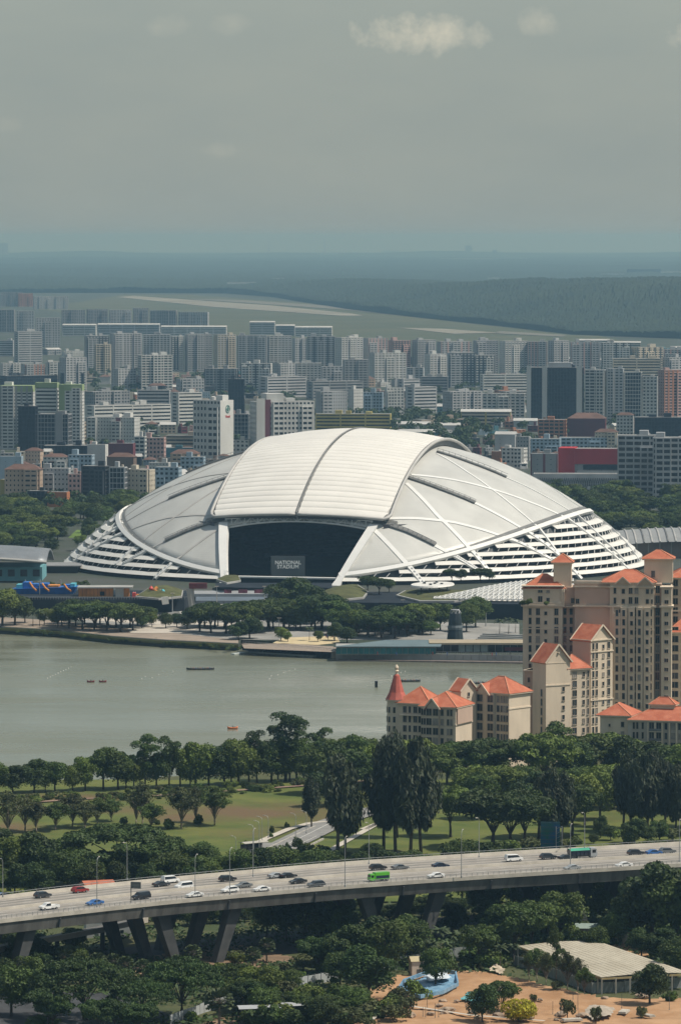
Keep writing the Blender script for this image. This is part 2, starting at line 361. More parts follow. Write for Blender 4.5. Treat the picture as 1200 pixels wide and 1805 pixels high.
# --- arched truss across the opening
mb = MB(); N_ = 22; tp, bt = [], []
for i in range(N_+1):
    b_ = -41+82*i/N_; sb = -127.5+2.5*(b_/41)**2; tp.append(Vector((b_, sb, dome_z(b_, sb)+1.5+.8*(b_/41)**2))); bt.append(Vector((b_, sb-.6, dome_z(b_, sb)-1.2-1.6*(b_/41)**2)))
mb.tube(tp, .5, 6); mb.tube(bt, .5, 6)
for i in range(N_):
    mb.bar(tp[i], bt[i+1] if i % 2 == 0 else bt[i], .45); mb.bar(bt[i] if i % 2 else tp[i], tp[i+1] if i % 2 else bt[i+1], .45)
    mb.bar(bt[i], tp[i], .3)
mb.build('arch_truss', m_white, stad)
# --- louvres, the dark wall behind them and their struts
LV = [5.2+3.85*i for i in range(7)]; seg = math.radians(7.5); rest = MB(); stm = MB()
for k, z in enumerate(LV):
    for i in range(48):
        p0, p1 = -math.pi+i*seg, -math.pi+(i+1)*seg; pm = (p0+p1)/2
        r0, r1 = dome_r(z), dome_r(z+2.3); cells = []
        for j in range(7):
            p = p0+(p1-p0)*j/6; zb = onz(p)
            cells.append((p, z+2.0 < zb-.4 and not (abs(dome_r(z)*math.cos(p)) < half_open(z)+1 and math.sin(p) < 0)))
        good = [p for p, g in cells if g]
        if len(good) < 2: continue
        mb = MB(); q = []
        for p in good:
            sc = 1-.35*(2*(p-pm)/seg)**2; c, s_ = math.cos(p), math.sin(p)
            q.append([(r*c, r*s_, zz) for r, zz in ((r0+.2, z-.2*sc), (r0+1.0, z), (r1+1.1, z+1.1+.65*sc), (r1-.9, z+1.2+.6*sc), (r0-1.4, z+.7))])
        q = [list(x) for x in zip(*q)]; q.append(q[0]); mb.grid(q)
        if math.sin(pm-DROT*0) < .25: mb.build('louvre', m_fin, stad)
        else: rest.add(mb.v, mb.f)
        for p in good[::2]:
            c, s_ = math.cos(p), math.sin(p); ra, rb = dome_r(z+2)-.6, dome_r(z+3.85)+.6
            stm.bar((ra*c, ra*s_, z+2.0), (rb*math.cos(p+.012), rb*math.sin(p+.012), z+3.9), .28)
rest.build('louvre_mass', m_fin, stad, kind='stuff'); stm.build('strut_mass', m_white, stad, kind='stuff')
mb = MB(); rows = [[], [], []]
A0, A1 = math.radians(-90+13.5), math.radians(270-13.5)
for i in range(141):
    p = A0+(A1-A0)*i/140; zb = onz(p)
    for k, (zz, dr) in enumerate(((2.8, -4), (max(3, zb*.55), -5), (zb-.2, -2.0))): r = dome_r(zz)+dr; rows[k].append((r*math.cos(p), r*math.sin(p), zz))
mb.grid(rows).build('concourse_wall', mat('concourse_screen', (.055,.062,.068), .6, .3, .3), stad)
# --- seating bowl inside, pitch, concourse sill
mb = MB(); rows = []
B0, B1 = math.radians(-90+26), math.radians(270-26)
for t_ in range(15):
    for dz in (0, 1):
        r = 66+4.2*t_; z = 3.4+(t_+dz)*2.0; rows.append([(r*math.cos(p)*.86, r*math.sin(p)*1.12, z) for p in [B0+(B1-B0)*i/60 for i in range(61)]])
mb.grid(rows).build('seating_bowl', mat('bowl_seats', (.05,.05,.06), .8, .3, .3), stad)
MB().add([(-52,-95,3.3),(52,-95,3.3),(52,70,3.3),(-52,70,3.3)], [(0,1,2,3)]).build('pitch', mat('pitch_grass', (.03,.06,.02), .9, .2, .1), stad)
mb = MB(); mb.box(-33, 33, -158.5, -154, 5.9, 6.7); mb.build('sill_beam', m_white, stad)
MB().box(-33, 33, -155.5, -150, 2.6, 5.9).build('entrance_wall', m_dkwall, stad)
# --- information screen standing in the opening, with its lettering
scp = Matrix.Rotation(-DROT, 3, 'Z') @ (AT(507.5, 1019, 2592)-DC)
sw = thing('information_screen', 'large grey screen reading NATIONAL STADIUM inside the dark stadium opening', 'screen', DC+Matrix.Rotation(DROT,3,'Z')@scp, 0)
k = 2592/F
MB().box(-29.5*k, 29.5*k, 0, 1.0, 0, 38*k).build('screen_face', mat('screen_grey', (.075,.09,.095), .5, .1, .1), sw)
MB().box(-30.2*k, 30.2*k, .25, 1.3, -.4, 38.8*k).build('screen_frame', m_dkst, sw)
for sx in (-20, 18): MB().box(sx*k, (sx+2)*k, .4, 1.0, -4.2, -.3).build('post', m_dkst, sw)
def lettering(txt, size, loc, rot, m, parent, name='lettering', ext=.03, align='CENTER'):
    c = bpy.data.curves.new(name, 'FONT'); c.body = txt; c.size = size; c.align_x = align; c.extrude = ext; c.space_line = .82; c.offset = size*.02
    tmp = bpy.data.objects.new('t', c); COL.objects.link(tmp); bpy.context.view_layer.update()
    me = bpy.data.meshes.new_from_object(tmp.evaluated_get(bpy.context.evaluated_depsgraph_get())); bpy.data.objects.remove(tmp)
    me.materials.clear(); me.materials.append(m); o = ob(name, me, parent); o.location = loc; o.rotation_euler = rot; return o
m_let = mat('letter_white', (.85,.86,.84), .5, .03)
lettering('NATIONAL\nSTADIUM', 2.75, (0, -.08, 24.5*k), (math.pi/2, 0, 0), m_let, sw)
# small spider-camera rig hanging in the opening
# ================================================================ tree kinds: each a shared trunk mesh and crown mesh
rnd = random.Random(11)
m_bark = mat('bark', (.075,.06,.045), .95, .3, 1.5)
m_barkpale = mat('pale_bark', (.20,.165,.13), .95, .3, 1.5)
LM = {'dark': leafmat('leaves_dark', (.040,.066,.016)), 'mid': leafmat('leaves_mid', (.066,.100,.021)), 'light': leafmat('leaves_light', (.110,.148,.027)),
      'needle': leafmat('needles_dusky', (.036,.047,.022), .2, .3, .1), 'olive': leafmat('leaves_olive', (.075,.085,.030)), 'palm': leafmat('palm_leaf', (.062,.085,.036), .2, .3, .12),
      'yellow': leafmat('leaves_yellow', (.33,.29,.02), .1), 'fresh': leafmat('leaves_fresh', (.10,.155,.03), .2)}
def rdir(r): 
    while 1:
        v = Vector((r.uniform(-1,1), r.uniform(-1,1), r.uniform(-1,1)))
        if .05 < v.length < 1: return v.normalized()
def leaf(mb, p, n, s, asp=1.0, droop=None):
    t = droop if droop is not None else n.orthogonal()
    t = (t - n*t.dot(n)); t = t.normalized() if t.length > 1e-3 else n.orthogonal().normalized()
    if droop is None: t = Matrix.Rotation(rnd.uniform(0, 6.28), 3, n) @ t
    b = n.cross(t); t = t*s*asp; b = b*s*.62
    mb.add([p-t, p-b*1.0+n*s*.12, p+t, p+b*1.0+n*s*.12], [(0,1,2,3)])
def blob(mb, c, rx, rz, n, s, low=-.35, rough=.8):
    c = Vector(c); n = int(n*1.7); s = s*.78
    for _ in range(n):
        d = rdir(rnd)
        if d.z < low and rnd.random() < .8: d.z = -d.z
        k = rnd.uniform(.72, 1.06); p = c+Vector((d.x*rx*k, d.y*rx*k, d.z*rz*k))
        leaf(mb, p, (d+rdir(rnd)*rough).normalized(), s*rnd.uniform(.6, 1.3))
def limbs(mb, base, top_pts, r0, n=5):
    for tp in top_pts:
        tp = Vector(tp); b = Vector(base); m = b.lerp(tp, .5)+Vector((0,0,.1*(tp-b).length)); m.x += (tp.x-b.x)*-.12; m.y += (tp.y-b.y)*-.12
        mb.tube([b, m, tp], [r0, r0*.65, r0*.25], n, False)
KIND = {}
def kind(name, H, trunk, crown, bark=None, leafkind='mid'):
    KIND.setdefault(name, []).append((H, trunk.mesh(name+'_trunk', bark or m_bark, True), crown.mesh(name+'_crown', LM[leafkind])))
def crown_lobes(n, cx, rx, rz, zc, lr, flat=1.0, top=False):
    out = []
    while len(out) < n:
        d = rdir(rnd); k = rnd.uniform(.35, 1)**.5
        if top and d.z < -.1: continue
        out.append((d.x*rx*k, d.y*rx*k, zc+d.z*rz*k, lr*rnd.uniform(.75, 1.25)))
    return out
for v in range(4):        # round crowned tree, 12 m
    t, c = MB(), MB(); L = crown_lobes(28, 0, 4.1, 3.6, 6.9, 2.0)
    t.tube([(0,0,-.3),(.1,0,2),(.0,.1,5)], [.36,.28,.2], 7); limbs(t, (0,0,2.6), [(x*.7,y*.7,z-.6) for x,y,z,_ in L[:9]], .17)
    for x,y,z,r in L: blob(c, (x,y,z), r, r*.85, 150, .40)
    kind('round', 12, t, c, leafkind=('dark','mid','mid','light')[v])
for v in range(3):        # wide spreading tree, 13 m
    t, c = MB(), MB(); L = crown_lobes(44, 0, 6.4, 2.9, 8.9, 1.9)
    t.tube([(0,0,-.3),(.2,.1,2),(.1,.2,4.2)], [.5,.38,.3], 7); limbs(t, (.1,.15,3.2), [(x*.7,y*.7,z-.5) for x,y,z,_ in L[:10]], .16)
    for x,y,z,r in L: blob(c, (x,y,z), r, r*.62, 135, .45, -.2)
    kind('spread', 13, t, c, leafkind=('dark','mid','light')[v])
for v in range(2):        # umbrella crowned rain tree, 16 m tall, 30 m across
    t, c = MB(), MB(); L = []
    for i in range(86):
        a, k = rnd.uniform(0, 6.283), rnd.random()**.5; R_ = 13*k; L.append((R_*math.cos(a), R_*math.sin(a)*.95, 13.9-5.2*k*k*k+rnd.uniform(-.9,.5), rnd.uniform(1.8,2.8)))
    t.tube([(0,0,-.3),(.2,.1,2),(.1,0,4.5)], [.75,.6,.5], 8); limbs(t, (.1,0,3.8), [(x*.8,y*.8,z-.4) for x,y,z,_ in L[:14]], .2)
    for x,y,z,r in L: blob(c, (x,y,z), r, r*.5, 110, .5, -.1)
    kind('umbrella', 16, t, c, leafkind='dark')
for v in range(3):        # casuarina: tall, wispy, drooping needles, 22 m
    t, c = MB(), MB(); lean = rnd.uniform(-1.2, 1.2)
    t.tube([(0,0,-.3),(lean*.4,0,6),(lean,0,13),(lean,.2,20)], [.36,.3,.2,.06], 7); L = []
    for i in range(46):
        z = 7.4+13.4*(i/46)+rnd.uniform(-.6,.6); w = 3.3*math.sin(math.pi*min(1, .16+.8*(i/46)))**.7; a = rnd.uniform(0, 6.283); k = rnd.uniform(0,1.15)
        L.append((lean*(z/20)+w*k*math.cos(a), w*k*math.sin(a), z, rnd.uniform(.6,1.7)))
    limbs(t, (lean*.3,0,6), [L[i][:3] for i in range(0, 46, 4)], .13)
    for x,y,z,r in L:
        for _ in range(150):
            d = rdir(rnd); p = Vector((x+d.x*r*rnd.uniform(.2,1.4), y+d.y*r*rnd.uniform(.2,1.4), z+d.z*r*1.9)); leaf(c, p, (Vector((d.x,d.y,.25))+rdir(rnd)*.5).normalized(), rnd.uniform(.22,.42), 2.4, Vector((d.x*.6,d.y*.6,1)))
    kind('casuarina', 22, t, c, leafkind='needle')
for v in range(3):        # thin-leaved vase shaped tree, 11 m
    t, c = MB(), MB(); t.tube([(0,0,-.3),(0,.05,1.2),(.1,0,2.0)], [.26,.22,.18], 6)
    for i in range(30):
        a = i*2.399+rnd.uniform(-.4,.4); tt = math.radians(rnd.uniform(0,82)); rr_ = rnd.uniform(3.6,5.0); e = Vector((rr_*math.sin(tt)*math.cos(a), rr_*math.sin(tt)*math.sin(a), 5.6+rr_*math.cos(tt)*1.0))
        s0 = Vector((.1,0,1.6+rnd.uniform(0,1.2))); m = s0.lerp(e, .5)+Vector((-e.x*.16,-e.y*.16,.2)); t.tube([s0, m, e], [.10,.07,.03], 4, False)
        for k in range(4):
            q = m.lerp(e, rnd.uniform(-.15,.8)); e2 = q+Vector((rnd.uniform(-1,1), rnd.uniform(-1,1), rnd.uniform(.6,1.6))); t.tube([q, e2], [.045,.02], 3, False)
            blob(c, e2, .8, .55, (10,22,34)[v], .3)
        blob(c, e, 1.2, .8, (12,30,46)[v], .32)
    kind('vase', 11, t, c, m_barkpale, ('olive','olive','mid')[v])
for v in range(2):        # tall airy tree with separate leaf clouds, 18 m
    t, c = MB(), MB(); L = [(rnd.gauss(0,1.9), rnd.gauss(0,1.9), z, rnd.uniform(1.3,2.1)) for z in [7+10*(i/19) for i in range(20)]]
    L = [(x*(1.25-.05*(z-7)), y*(1.25-.05*(z-7)), z, r) for x,y,z,r in L]
    t.tube([(0,0,-.3),(.2,0,5),(.1,.2,10),(0,0,15)], [.4,.3,.2,.07], 7); limbs(t, (.2,0,5), [q[:3] for q in L[::2]], .14)
    for x,y,z,r in L: blob(c, (x,y,z), r, r*.75, 130, .42)
    kind('tall', 18, t, c, leafkind=('mid','dark')[v])
for v in range(3):        # fan palm with a dense head, 7 m
    t, c = MB(), MB(); h = 4.4; t.tube([(0,0,-.2),(.1,0,h*.5),(0,0,h)], [.24,.2,.18], 6)
    for i in range(30):
        a = i*2.399; el = -.6+2.0*(i/30); d = Vector((math.cos(a)*math.cos(el), math.sin(a)*math.cos(el), math.sin(el))); o_ = Vector((0,0,h))+d*1.1
        side = d.cross(Vector((0,0,1))).normalized(); up_ = side.cross(d)
        vs = [o_]; fs = []
        for k in range(7):
            g = -1.15+2.3*k/6; vs.append(o_+(d*math.cos(g)+side*math.sin(g))*1.25+up_*(-.28 if k % 2 else .02))
        for k in range(6): fs.append((0, k+1, k+2))
        c.add(vs, fs); t.tube([(0,0,h), o_], [.04,.03], 3, False)
    kind('fanpalm', 7, t, c, m_barkpale, 'palm')
for v in range(2):        # feather palm, 10 m
    t, c = MB(), MB(); h = 7.6; t.tube([(0,0,-.2),(.15,0,h*.5),(.1,0,h)], [.2,.16,.13], 6)
    for i in range(18):
        a = i*2.399+v; el = .15+.95*(i/18); L = rnd.uniform(2.7,3.3); pr = None
        for k in range(7):
            u = k/6; r_ = L*u*math.cos(el*(1-.3*u)); z = h+L*u*math.sin(el)-1.9*u*u*(1.2-el*.6); p = Vector((.1+r_*math.cos(a), r_*math.sin(a), z)); sd = Vector((-math.sin(a), math.cos(a), 0))*(.5*math.sin(math.pi*min(.97, .12+u*.85))+.05); dn = Vector((0,0,-.22))
            if pr: c.add([pr[0], pr[0]+pr[1]+dn, p+sd+dn, p], [(0,1,2,3)]); c.add([pr[0], p, p-sd+dn, pr[0]-pr[1]+dn], [(0,1,2,3)])
            pr = (p, sd)
    kind('palm', 10, t, c, m_barkpale, 'palm')
for v, lk in enumerate(('dark','mid','light','olive')):        # bush, 3 m
    t, c = MB(), MB(); limbs(t, (0,0,-.1), [(rnd.uniform(-.8,.8), rnd.uniform(-.8,.8), 1.6) for _ in range(5)], .07, 4)
    for i in range(9): blob(c, (rnd.uniform(-1.1,1.1), rnd.uniform(-1.1,1.1), rnd.uniform(.7,2.0)), rnd.uniform(.6,.95), rnd.uniform(.55,.85), 70, .27, -.6)
    kind('bush', 3, t, c, leafkind=lk)
t, c = MB(), MB(); limbs(t, (0,0,-.1), [(rnd.uniform(-.9,.9), rnd.uniform(-.9,.9), 1.8) for _ in range(6)], .07, 4)
for i in range(12): blob(c, (rnd.uniform(-1.2,1.2), rnd.uniform(-1.2,1.2), rnd.uniform(.8,2.2)), .85, .75, 90, .26, -.6)
kind('yellowbush', 3, t, c, leafkind='yellow')
t, c = MB(), MB(); limbs(t, (0,0,-.1), [(rnd.uniform(-.9,.9), rnd.uniform(-.9,.9), 1.8) for _ in range(6)], .07, 4)
for i in range(10): blob(c, (rnd.uniform(-1.2,1.2), rnd.uniform(-1.2,1.2), rnd.uniform(.8,2.0)), .8, .7, 80, .26, -.6)
kind('freshbush', 3, t, c, leafkind='fresh')
WORD = {'round': ('round_tree', 'round-crowned green tree', 'tree'), 'spread': ('spreading_tree', 'wide spreading green tree', 'tree'), 'umbrella': ('rain_tree', 'broad flat-topped dark rain tree', 'tree'),
        'casuarina': ('casuarina_tree', 'tall dusky wispy casuarina tree', 'tree'), 'vase': ('sparse_tree', 'thin-leaved vase-shaped tree', 'tree'), 'tall': ('tall_tree', 'tall airy tree', 'tree'),
        'fanpalm': ('fan_palm', 'fan palm with pale spiky head', 'palm'), 'palm': ('feather_palm', 'slender palm with drooping fronds', 'palm'), 'bush': ('bush', 'leafy bush', 'bush'),
        'yellowbush': ('yellow_bush', 'bright yellow-leaved bush', 'bush'), 'freshbush': ('fresh_green_bush', 'bright fresh green bush', 'bush')}
prs = random.Random(5)
def plant(spots, where, group, z=LAND, grow=1.0):
    """spots: (px, base row, height in photo px, kind[, width factor[, variant]]); labels count from the left within kind and group"""
    cnt = {}
    for sp in sorted(spots, key=lambda q: q[0]):
        px, py, hp, kd = sp[:4]; wf = sp[4] if len(sp) > 4 else 1.0; var = sp[5] if len(sp) > 5 else None
        p = P(px, py, z); h = hp*p.y/F*grow; wf *= grow**.8; H, tm, cm = KIND[kd][(prs.randrange(len(KIND[kd])) if var is None else var)]
        nm, word, cat = WORD[kd]; i = cnt[kd] = cnt.get(kd, -1)+1
        t = thing(nm, '%s, %s from the left %s' % (word, ordinal(i), where), cat, p, prs.uniform(0, 6.28), group)
        s = h/H; t.scale = (s*wf*prs.uniform(.92,1.08), s*wf*prs.uniform(.92,1.08), s)
        ob('trunk' if kd not in ('bush','yellowbush','freshbush') else 'stems', tm, t); ob('crown' if kd not in ('bush','yellowbush','freshbush') else 'foliage', cm, t)
# ================================================================ park on the near bank
def ribbon(pxs, w, z, name, m, parent=None):
    """flat strip of real width w along photo pixels on the ground"""
    pts = [P(x, y, z) for x, y in pxs]; rows = []
    for i, p in enumerate(pts):
        d = (pts[min(i+1,len(pts)-1)]-pts[max(i-1,0)]); d.z = 0; d.normalize(); n = Vector((d.y, -d.x, 0))
        rows.append([p-n*w/2, p+n*w/2])
    return MB().grid(rows).build(name, m, parent)
def sheet(pxs, z, name, m): return structure(MB().add([P(x,y,z) for x,y in pxs], [tuple(range(len(pxs)))]).build(name, m))
# lawn with worn brown soil where the photograph shows it
mb = MB(); NX, NY = 90, 60; rows = []
for j in range(NY+1):
    d = 1338+j*(1642-1338)/NY; rows.append([Vector((-.0745*d+.149*d*i/NX, d, LAND+.35+.25*noise.noise((i*.11, j*.13, 3.1)))) for i in range(NX+1)])
mb.grid(rows); lawn = mb.mesh('lawn', mat('lawn_grass', (.066,.096,.018), .95, .25, .06, .3, col2=(.12,.135,.030)), True)
at_ = lawn.attributes.new('soil', 'FLOAT', 'POINT')
SOIL = [(430,1437,170,13,1.0),(330,1445,80,14,.8),(30,1465,60,9,.9),(200,1432,90,8,.6),(560,1440,50,20,.6),(120,1412,160,7,.8),(690,1512,60,6,.8),(1110,1430,60,30,.25),(470,1470,120,18,.3)]
soil = []
for i, v in enumerate(lawn.vertices):
    d = v.co.y; px = 600+v.co.x*F/d; py = HZ+(CAMH-LAND)*F/d; s = 0
    for (cx, cy_, rx, ry, g) in SOIL: s = max(s, g*math.exp(-(((px-cx)/rx)**2+((py-cy_)/ry)**2)))
    soil.append(min(1, max(0, s*1.15+.45*noise.noise((v.co.x*.06, v.co.y*.05, 0))*(.4+s))))
at_.data.foreach_set('value', soil)
t = MATS['lawn_grass'].node_tree; b = t.nodes['Principled BSDF']; src = b.inputs['Base Color'].links[0].from_socket
atn = t.nodes.new('ShaderNodeAttribute'); atn.attribute_name = 'soil'; mx = t.nodes.new('ShaderNodeMix'); mx.data_type = 'RGBA'
nf = t.nodes.new('ShaderNodeTexNoise'); nf.inputs['Scale'].default_value = .5; nf.inputs['Detail'].default_value = 6; gp = t.nodes.new('ShaderNodeNewGeometry'); t.links.new(gp.outputs['Position'], nf.inputs['Vector'])
ma = t.nodes.new('ShaderNodeMath'); ma.operation = 'MULTIPLY_ADD'; ma.inputs[1].default_value = .9; t.links.new(nf.outputs[0], ma.inputs[0])
ms = t.nodes.new('ShaderNodeMath'); ms.operation = 'SUBTRACT'; ms.use_clamp = True; ms.inputs[1].default_value = .45; t.links.new(atn.outputs['Fac'], ma.inputs[2]); t.links.new(ma.outputs[0], ms.inputs[0])
t.links.new(ms.outputs[0], mx.inputs['Factor']); t.links.new(src, mx.inputs[6]); mx.inputs[7].default_value = (.125,.083,.042,1); t.links.new(mx.outputs[2], b.inputs['Base Color'])
structure(ob('lawn', lawn))
m_asph = mat('asphalt_pale', (.215,.21,.20), .9, .12, .4, .1); m_path = mat('pale_paving', (.46,.42,.36), .9, .1, .3); m_kerb = mat('kerb_stone', (.38,.36,.32), .9, .1, .5)
m_line = mat('road_paint', (.62,.62,.58), .7, .1, .8); m_soil = mat('bare_soil', (.20,.135,.085), .95, .25, .1, .2)
# promenade strip behind the riverbank trees
structure(ribbon([(-80,1424),(0,1418),(150,1408),(300,1401),(450,1391),(560,1383),(700,1372)], 2.6, LAND+.75, 'riverside_path', mat('brick_paving', (.24,.16,.125), .9, .2, .2)))
# park road with kerbs, centre line and footpaths
RD = [(360,1572),(398,1545),(440,1522),(490,1496),(540,1472),(580,1452),(640,1432),(700,1420)]
road = structure(ribbon(RD, 11.0, LAND+.72, 'park_road', m_asph))
ribbon(RD, .22, LAND+.735, 'lane_line', m_line, road)
ribbon([(x+18, y+2) for x, y in RD[1:5]], .16, LAND+.735, 'lane_line', m_line, road)
def kerbs(pxs, name, w, h, m=m_kerb, z=LAND+.6):
    pts = [P(x, y, z) for x, y in pxs]; mb = MB()
    for a, b_ in zip(pts, pts[1:]):
        n = max(1, int((b_-a).length/6))
        for k in range(n): mb.bar(a.lerp(b_, k/n), a.lerp(b_, (k+.94)/n), w, h)
    return mb.build(name, m)
structure(kerbs([(426,1522),(470,1497),(520,1473),(556,1457)], 'kerb', .45, .5))
structure(kerbs([(470,1530),(520,1504),(570,1479)], 'kerb', .45, .5))
structure(ribbon([(352,1545),(400,1516),(432,1496),(470,1478),(510,1461),(545,1451),(575,1448)], 2.6, LAND+.74, 'footpath', m_path))
structure(ribbon([(505,1540),(540,1520),(580,1500),(640,1466),(665,1452)], 2.3, LAND+.74, 'footpath', m_path))
structure(ribbon([(640,1462),(680,1446),(735,1427),(790,1424)], 2.6, LAND+.74, 'footpath', m_path))
structure(ribbon([(392,1530),(425,1512),(462,1494),(480,1486)], 7.0, LAND+.70, 'bus_bay', m_asph))
structure(ribbon([(418,1533),(450,1516),(482,1500)], 2.4, LAND+.78, 'bus_bay_paving', m_path))
# bus stop shelter
bs = thing('bus_shelter', 'small dark bus shelter with pale roof beside the park road', 'bus shelter', P(447,1501,LAND+.7), math.radians(38))
mb = MB()
for i in range(9):
    a0 = i/8; mb.v.append((-4.5, -1.6+3.2*a0, 2.7+.35*math.sin(math.pi*a0))); mb.v.append((4.5, -1.6+3.2*a0, 2.7+.35*math.sin(math.pi*a0)))
mb.f = [(2*i, 2*i+1, 2*i+3, 2*i+2) for i in range(8)]; mb.m = [0]*8
r_ = mb.build('roof', m_kerb, bs); md = r_.modifiers.new('t', 'SOLIDIFY'); md.thickness = .15
for sx in (-4, -1.4, 1.4, 4): MB().box(sx-.08, sx+.08, 1.0, 1.16, 0, 2.75).build('post', m_dkst, bs)
MB().box(-3.8, 3.8, 1.2, 1.26, .4, 2.2).build('back_panel', m_glass, bs); MB().box(-3, 3, .5, .95, .42, .5).build('bench', m_dkst, bs)
# --- planting
rb = random.Random(21)
plant([(-5,1402,58,'round'),(22,1402,55,'round',1.1),(60,1400,64,'round',1.1),(97,1398,62,'round',1.1),(128,1398,50,'round'),(150,1396,64,'round'),(182,1394,84,'round',.95),(208,1394,78,'round'),(236,1392,60,'round'),
       (256,1392,97,'tall'),(276,1391,68,'round'),(298,1391,92,'tall'),(318,1389,72,'round'),(345,1388,84,'round'),(368,1387,76,'round'),(395,1387,80,'round'),(420,1386,86,'round'),(438,1384,70,'round'),
       (453,1384,95,'tall'),(478,1382,78,'round'),(503,1380,124,'tall',1.35),(523,1379,80,'round'),(545,1378,72,'round'),(566,1376,92,'tall',1.2),(590,1376,82,'round'),(622,1373,78,'round'),(650,1372,72,'round'),
       (80,1399,44,'round'),(222,1393,50,'round'),(335,1389,56,'round'),(408,1386,60,'round'),(490,1381,66,'round'),(510,1380,70,'round'),(535,1378,64,'round'),(606,1374,74,'round'),(636,1373,66,'round')],
      'in the near riverbank row', 'trees along the near riverbank')
plant([(x, 1424-x*.058+rb.uniform(-11,3), rb.uniform(8,17), 'bush', rb.uniform(1,1.5)) for x in [rb.uniform(-10,600) for _ in range(95)]],
      'along the riverside path', 'bushes along the riverside path')
plant([(14,1480,84,'vase',1.1,0),(44,1468,62,'vase',1.3,0),(98,1466,50,'vase',1.4,2),(128,1460,60,'vase',1.3,1),(150,1462,48,'vase',1.5,1),(196,1450,40,'vase',1.5,2),(251,1460,80,'vase',.9,0),
       (266,1466,50,'vase',1.1,2),(320,1463,76,'vase',1.1,1),(345,1452,64,'vase',.9,0),(378,1457,72,'vase',1.1,2),(64,1470,56,'vase',1.1,1),(172,1456,50,'vase',1.1,2),(240,1456,60,'vase',.9,0)],
      'on the open lawn beside the river', 'sparse trees on the open lawn')
plant([(217,1454,17,'bush',.9,0),(296,1464,24,'bush',.9,1),(351,1456,22,'bush',.9,1),(276,1456,15,'bush',.8,1),(433,1492,12,'bush',.7,2)], 'among the sparse lawn trees', 'bushes on the open lawn')
plant([(205,1556,108,'umbrella',1.3,0)], 'in the clump behind the viaduct', 'trees behind the viaduct')
plant([(15,1566,96,'round'),(55,1564,104,'round',1.1),(95,1566,88,'round',1.1),(140,1564,74,'round',1.1),(190,1562,66,'spread',1),(240,1560,72,'round',1.1),(285,1556,76,'round',1.1),(318,1550,78,'round',1.0,0),(358,1552,68,'round',1.1,2),
       (30,1540,70,'spread'),(120,1550,70,'spread'),(165,1558,50,'round'),(265,1552,60,'spread'),(338,1552,54,'round',1,3),(-10,1545,90,'round')], 'in the clump behind the viaduct', 'trees behind the viaduct')
plant([(410,1540,26,'bush',1.6,0),(388,1546,30,'bush',1.4,2),(372,1548,30,'bush',1.3,1),(485,1512,14,'bush',1.1,0),(524,1497,26,'bush',.8,0),(505,1505,24,'bush',.5,0),(512,1512,24,'bush',.5,1),(530,1506,18,'bush',1,0),
       (497,1520,22,'bush',.8,1),(480,1470,18,'bush',.5,0),(506,1463,16,'bush',.5,1),(478,1480,14,'bush',.5,1),(545,1500,16,'bush',1,1),(570,1510,24,'bush',1.3,0),(590,1516,22,'bush',1.4,0),(548,1516,20,'bush',1.4,2),(610,1514,14,'bush',1.2,3),(640,1520,12,'bush',1.4,1),(690,1514,12,'bush',1.2,3)],
      'beside the park road', 'bushes beside the park road')
plant([(594,1514,178,'casuarina',1.15),(608,1508,160,'casuarina',1.0),(549,1462,90,'casuarina',1.1),(676,1503,188,'casuarina',1.1),(697,1510,200,'casuarina',1.0),(723,1514,210,'casuarina',1.0),(742,1506,188,'casuarina',1.0),(700,1480,180,'casuarina',.95)],
      'in the stand beside the park road', 'casuarinas beside the park road')
plant([(760,1460,74,'spread',.7,2),(794,1478,98,'spread',.85,2),(846,1446,84,'round'),(868,1498,112,'spread',1.1,0),(900,1498,104,'spread',1.2,0),(925,1494,106,'spread',1.0,0),
       (1030,1458,98,'round',.9,3),(1058,1448,92,'round'),(1008,1476,100,'spread',.9,1),(950,1480,96,'spread',1,0),(1215,1460,100,'round')], 'on the right-hand lawn', 'trees on the lawn below the apartments')
plant([(975,1488,128,'casuarina',1.1),(990,1484,116,'casuarina',1.05),(958,1484,110,'casuarina',1.05),(1098,1462,122,'casuarina',1.1),(1112,1470,136,'casuarina',1.1),(1130,1474,144,'casuarina',1.1),(1150,1474,142,'casuarina',1.1),(1172,1470,128,'casuarina',1.1),(1190,1476,120,'casuarina',1.05),(1140,1464,140,'casuarina',1.1)],
      'on the right-hand lawn', 'casuarinas on the lawn below the apartments')
plant([(1118,1492,52,'round',1,0),(1162,1490,48,'round',1,1),(1142,1492,40,'round',1,1),(1058,1480,44,'round',.7,0),(1076,1484,32,'round',1,1),(1046,1490,20,'round',1,2)], 'behind the far parapet', 'small trees behind the far parapet')
plant([(946,1504,30,'bush',1.4,3),(928,1506,34,'bush',1.4,3),(905,1508,32,'bush',1.5,2),(880,1510,30,'bush',1.5,0),(862,1512,34,'bush',1.5,1),(842,1514,38,'bush',1.3,0),(1186,1486,30,'bush',1.5,3),(1010,1498,26,'bush',1.3,1),(1100,1488,30,'bush',1.2,2),(985,1500,24,'bush',1.3,3),(820,1514,22,'bush',1.2,1)],
      'against the far parapet', 'bushes against the far parapet')
up = []
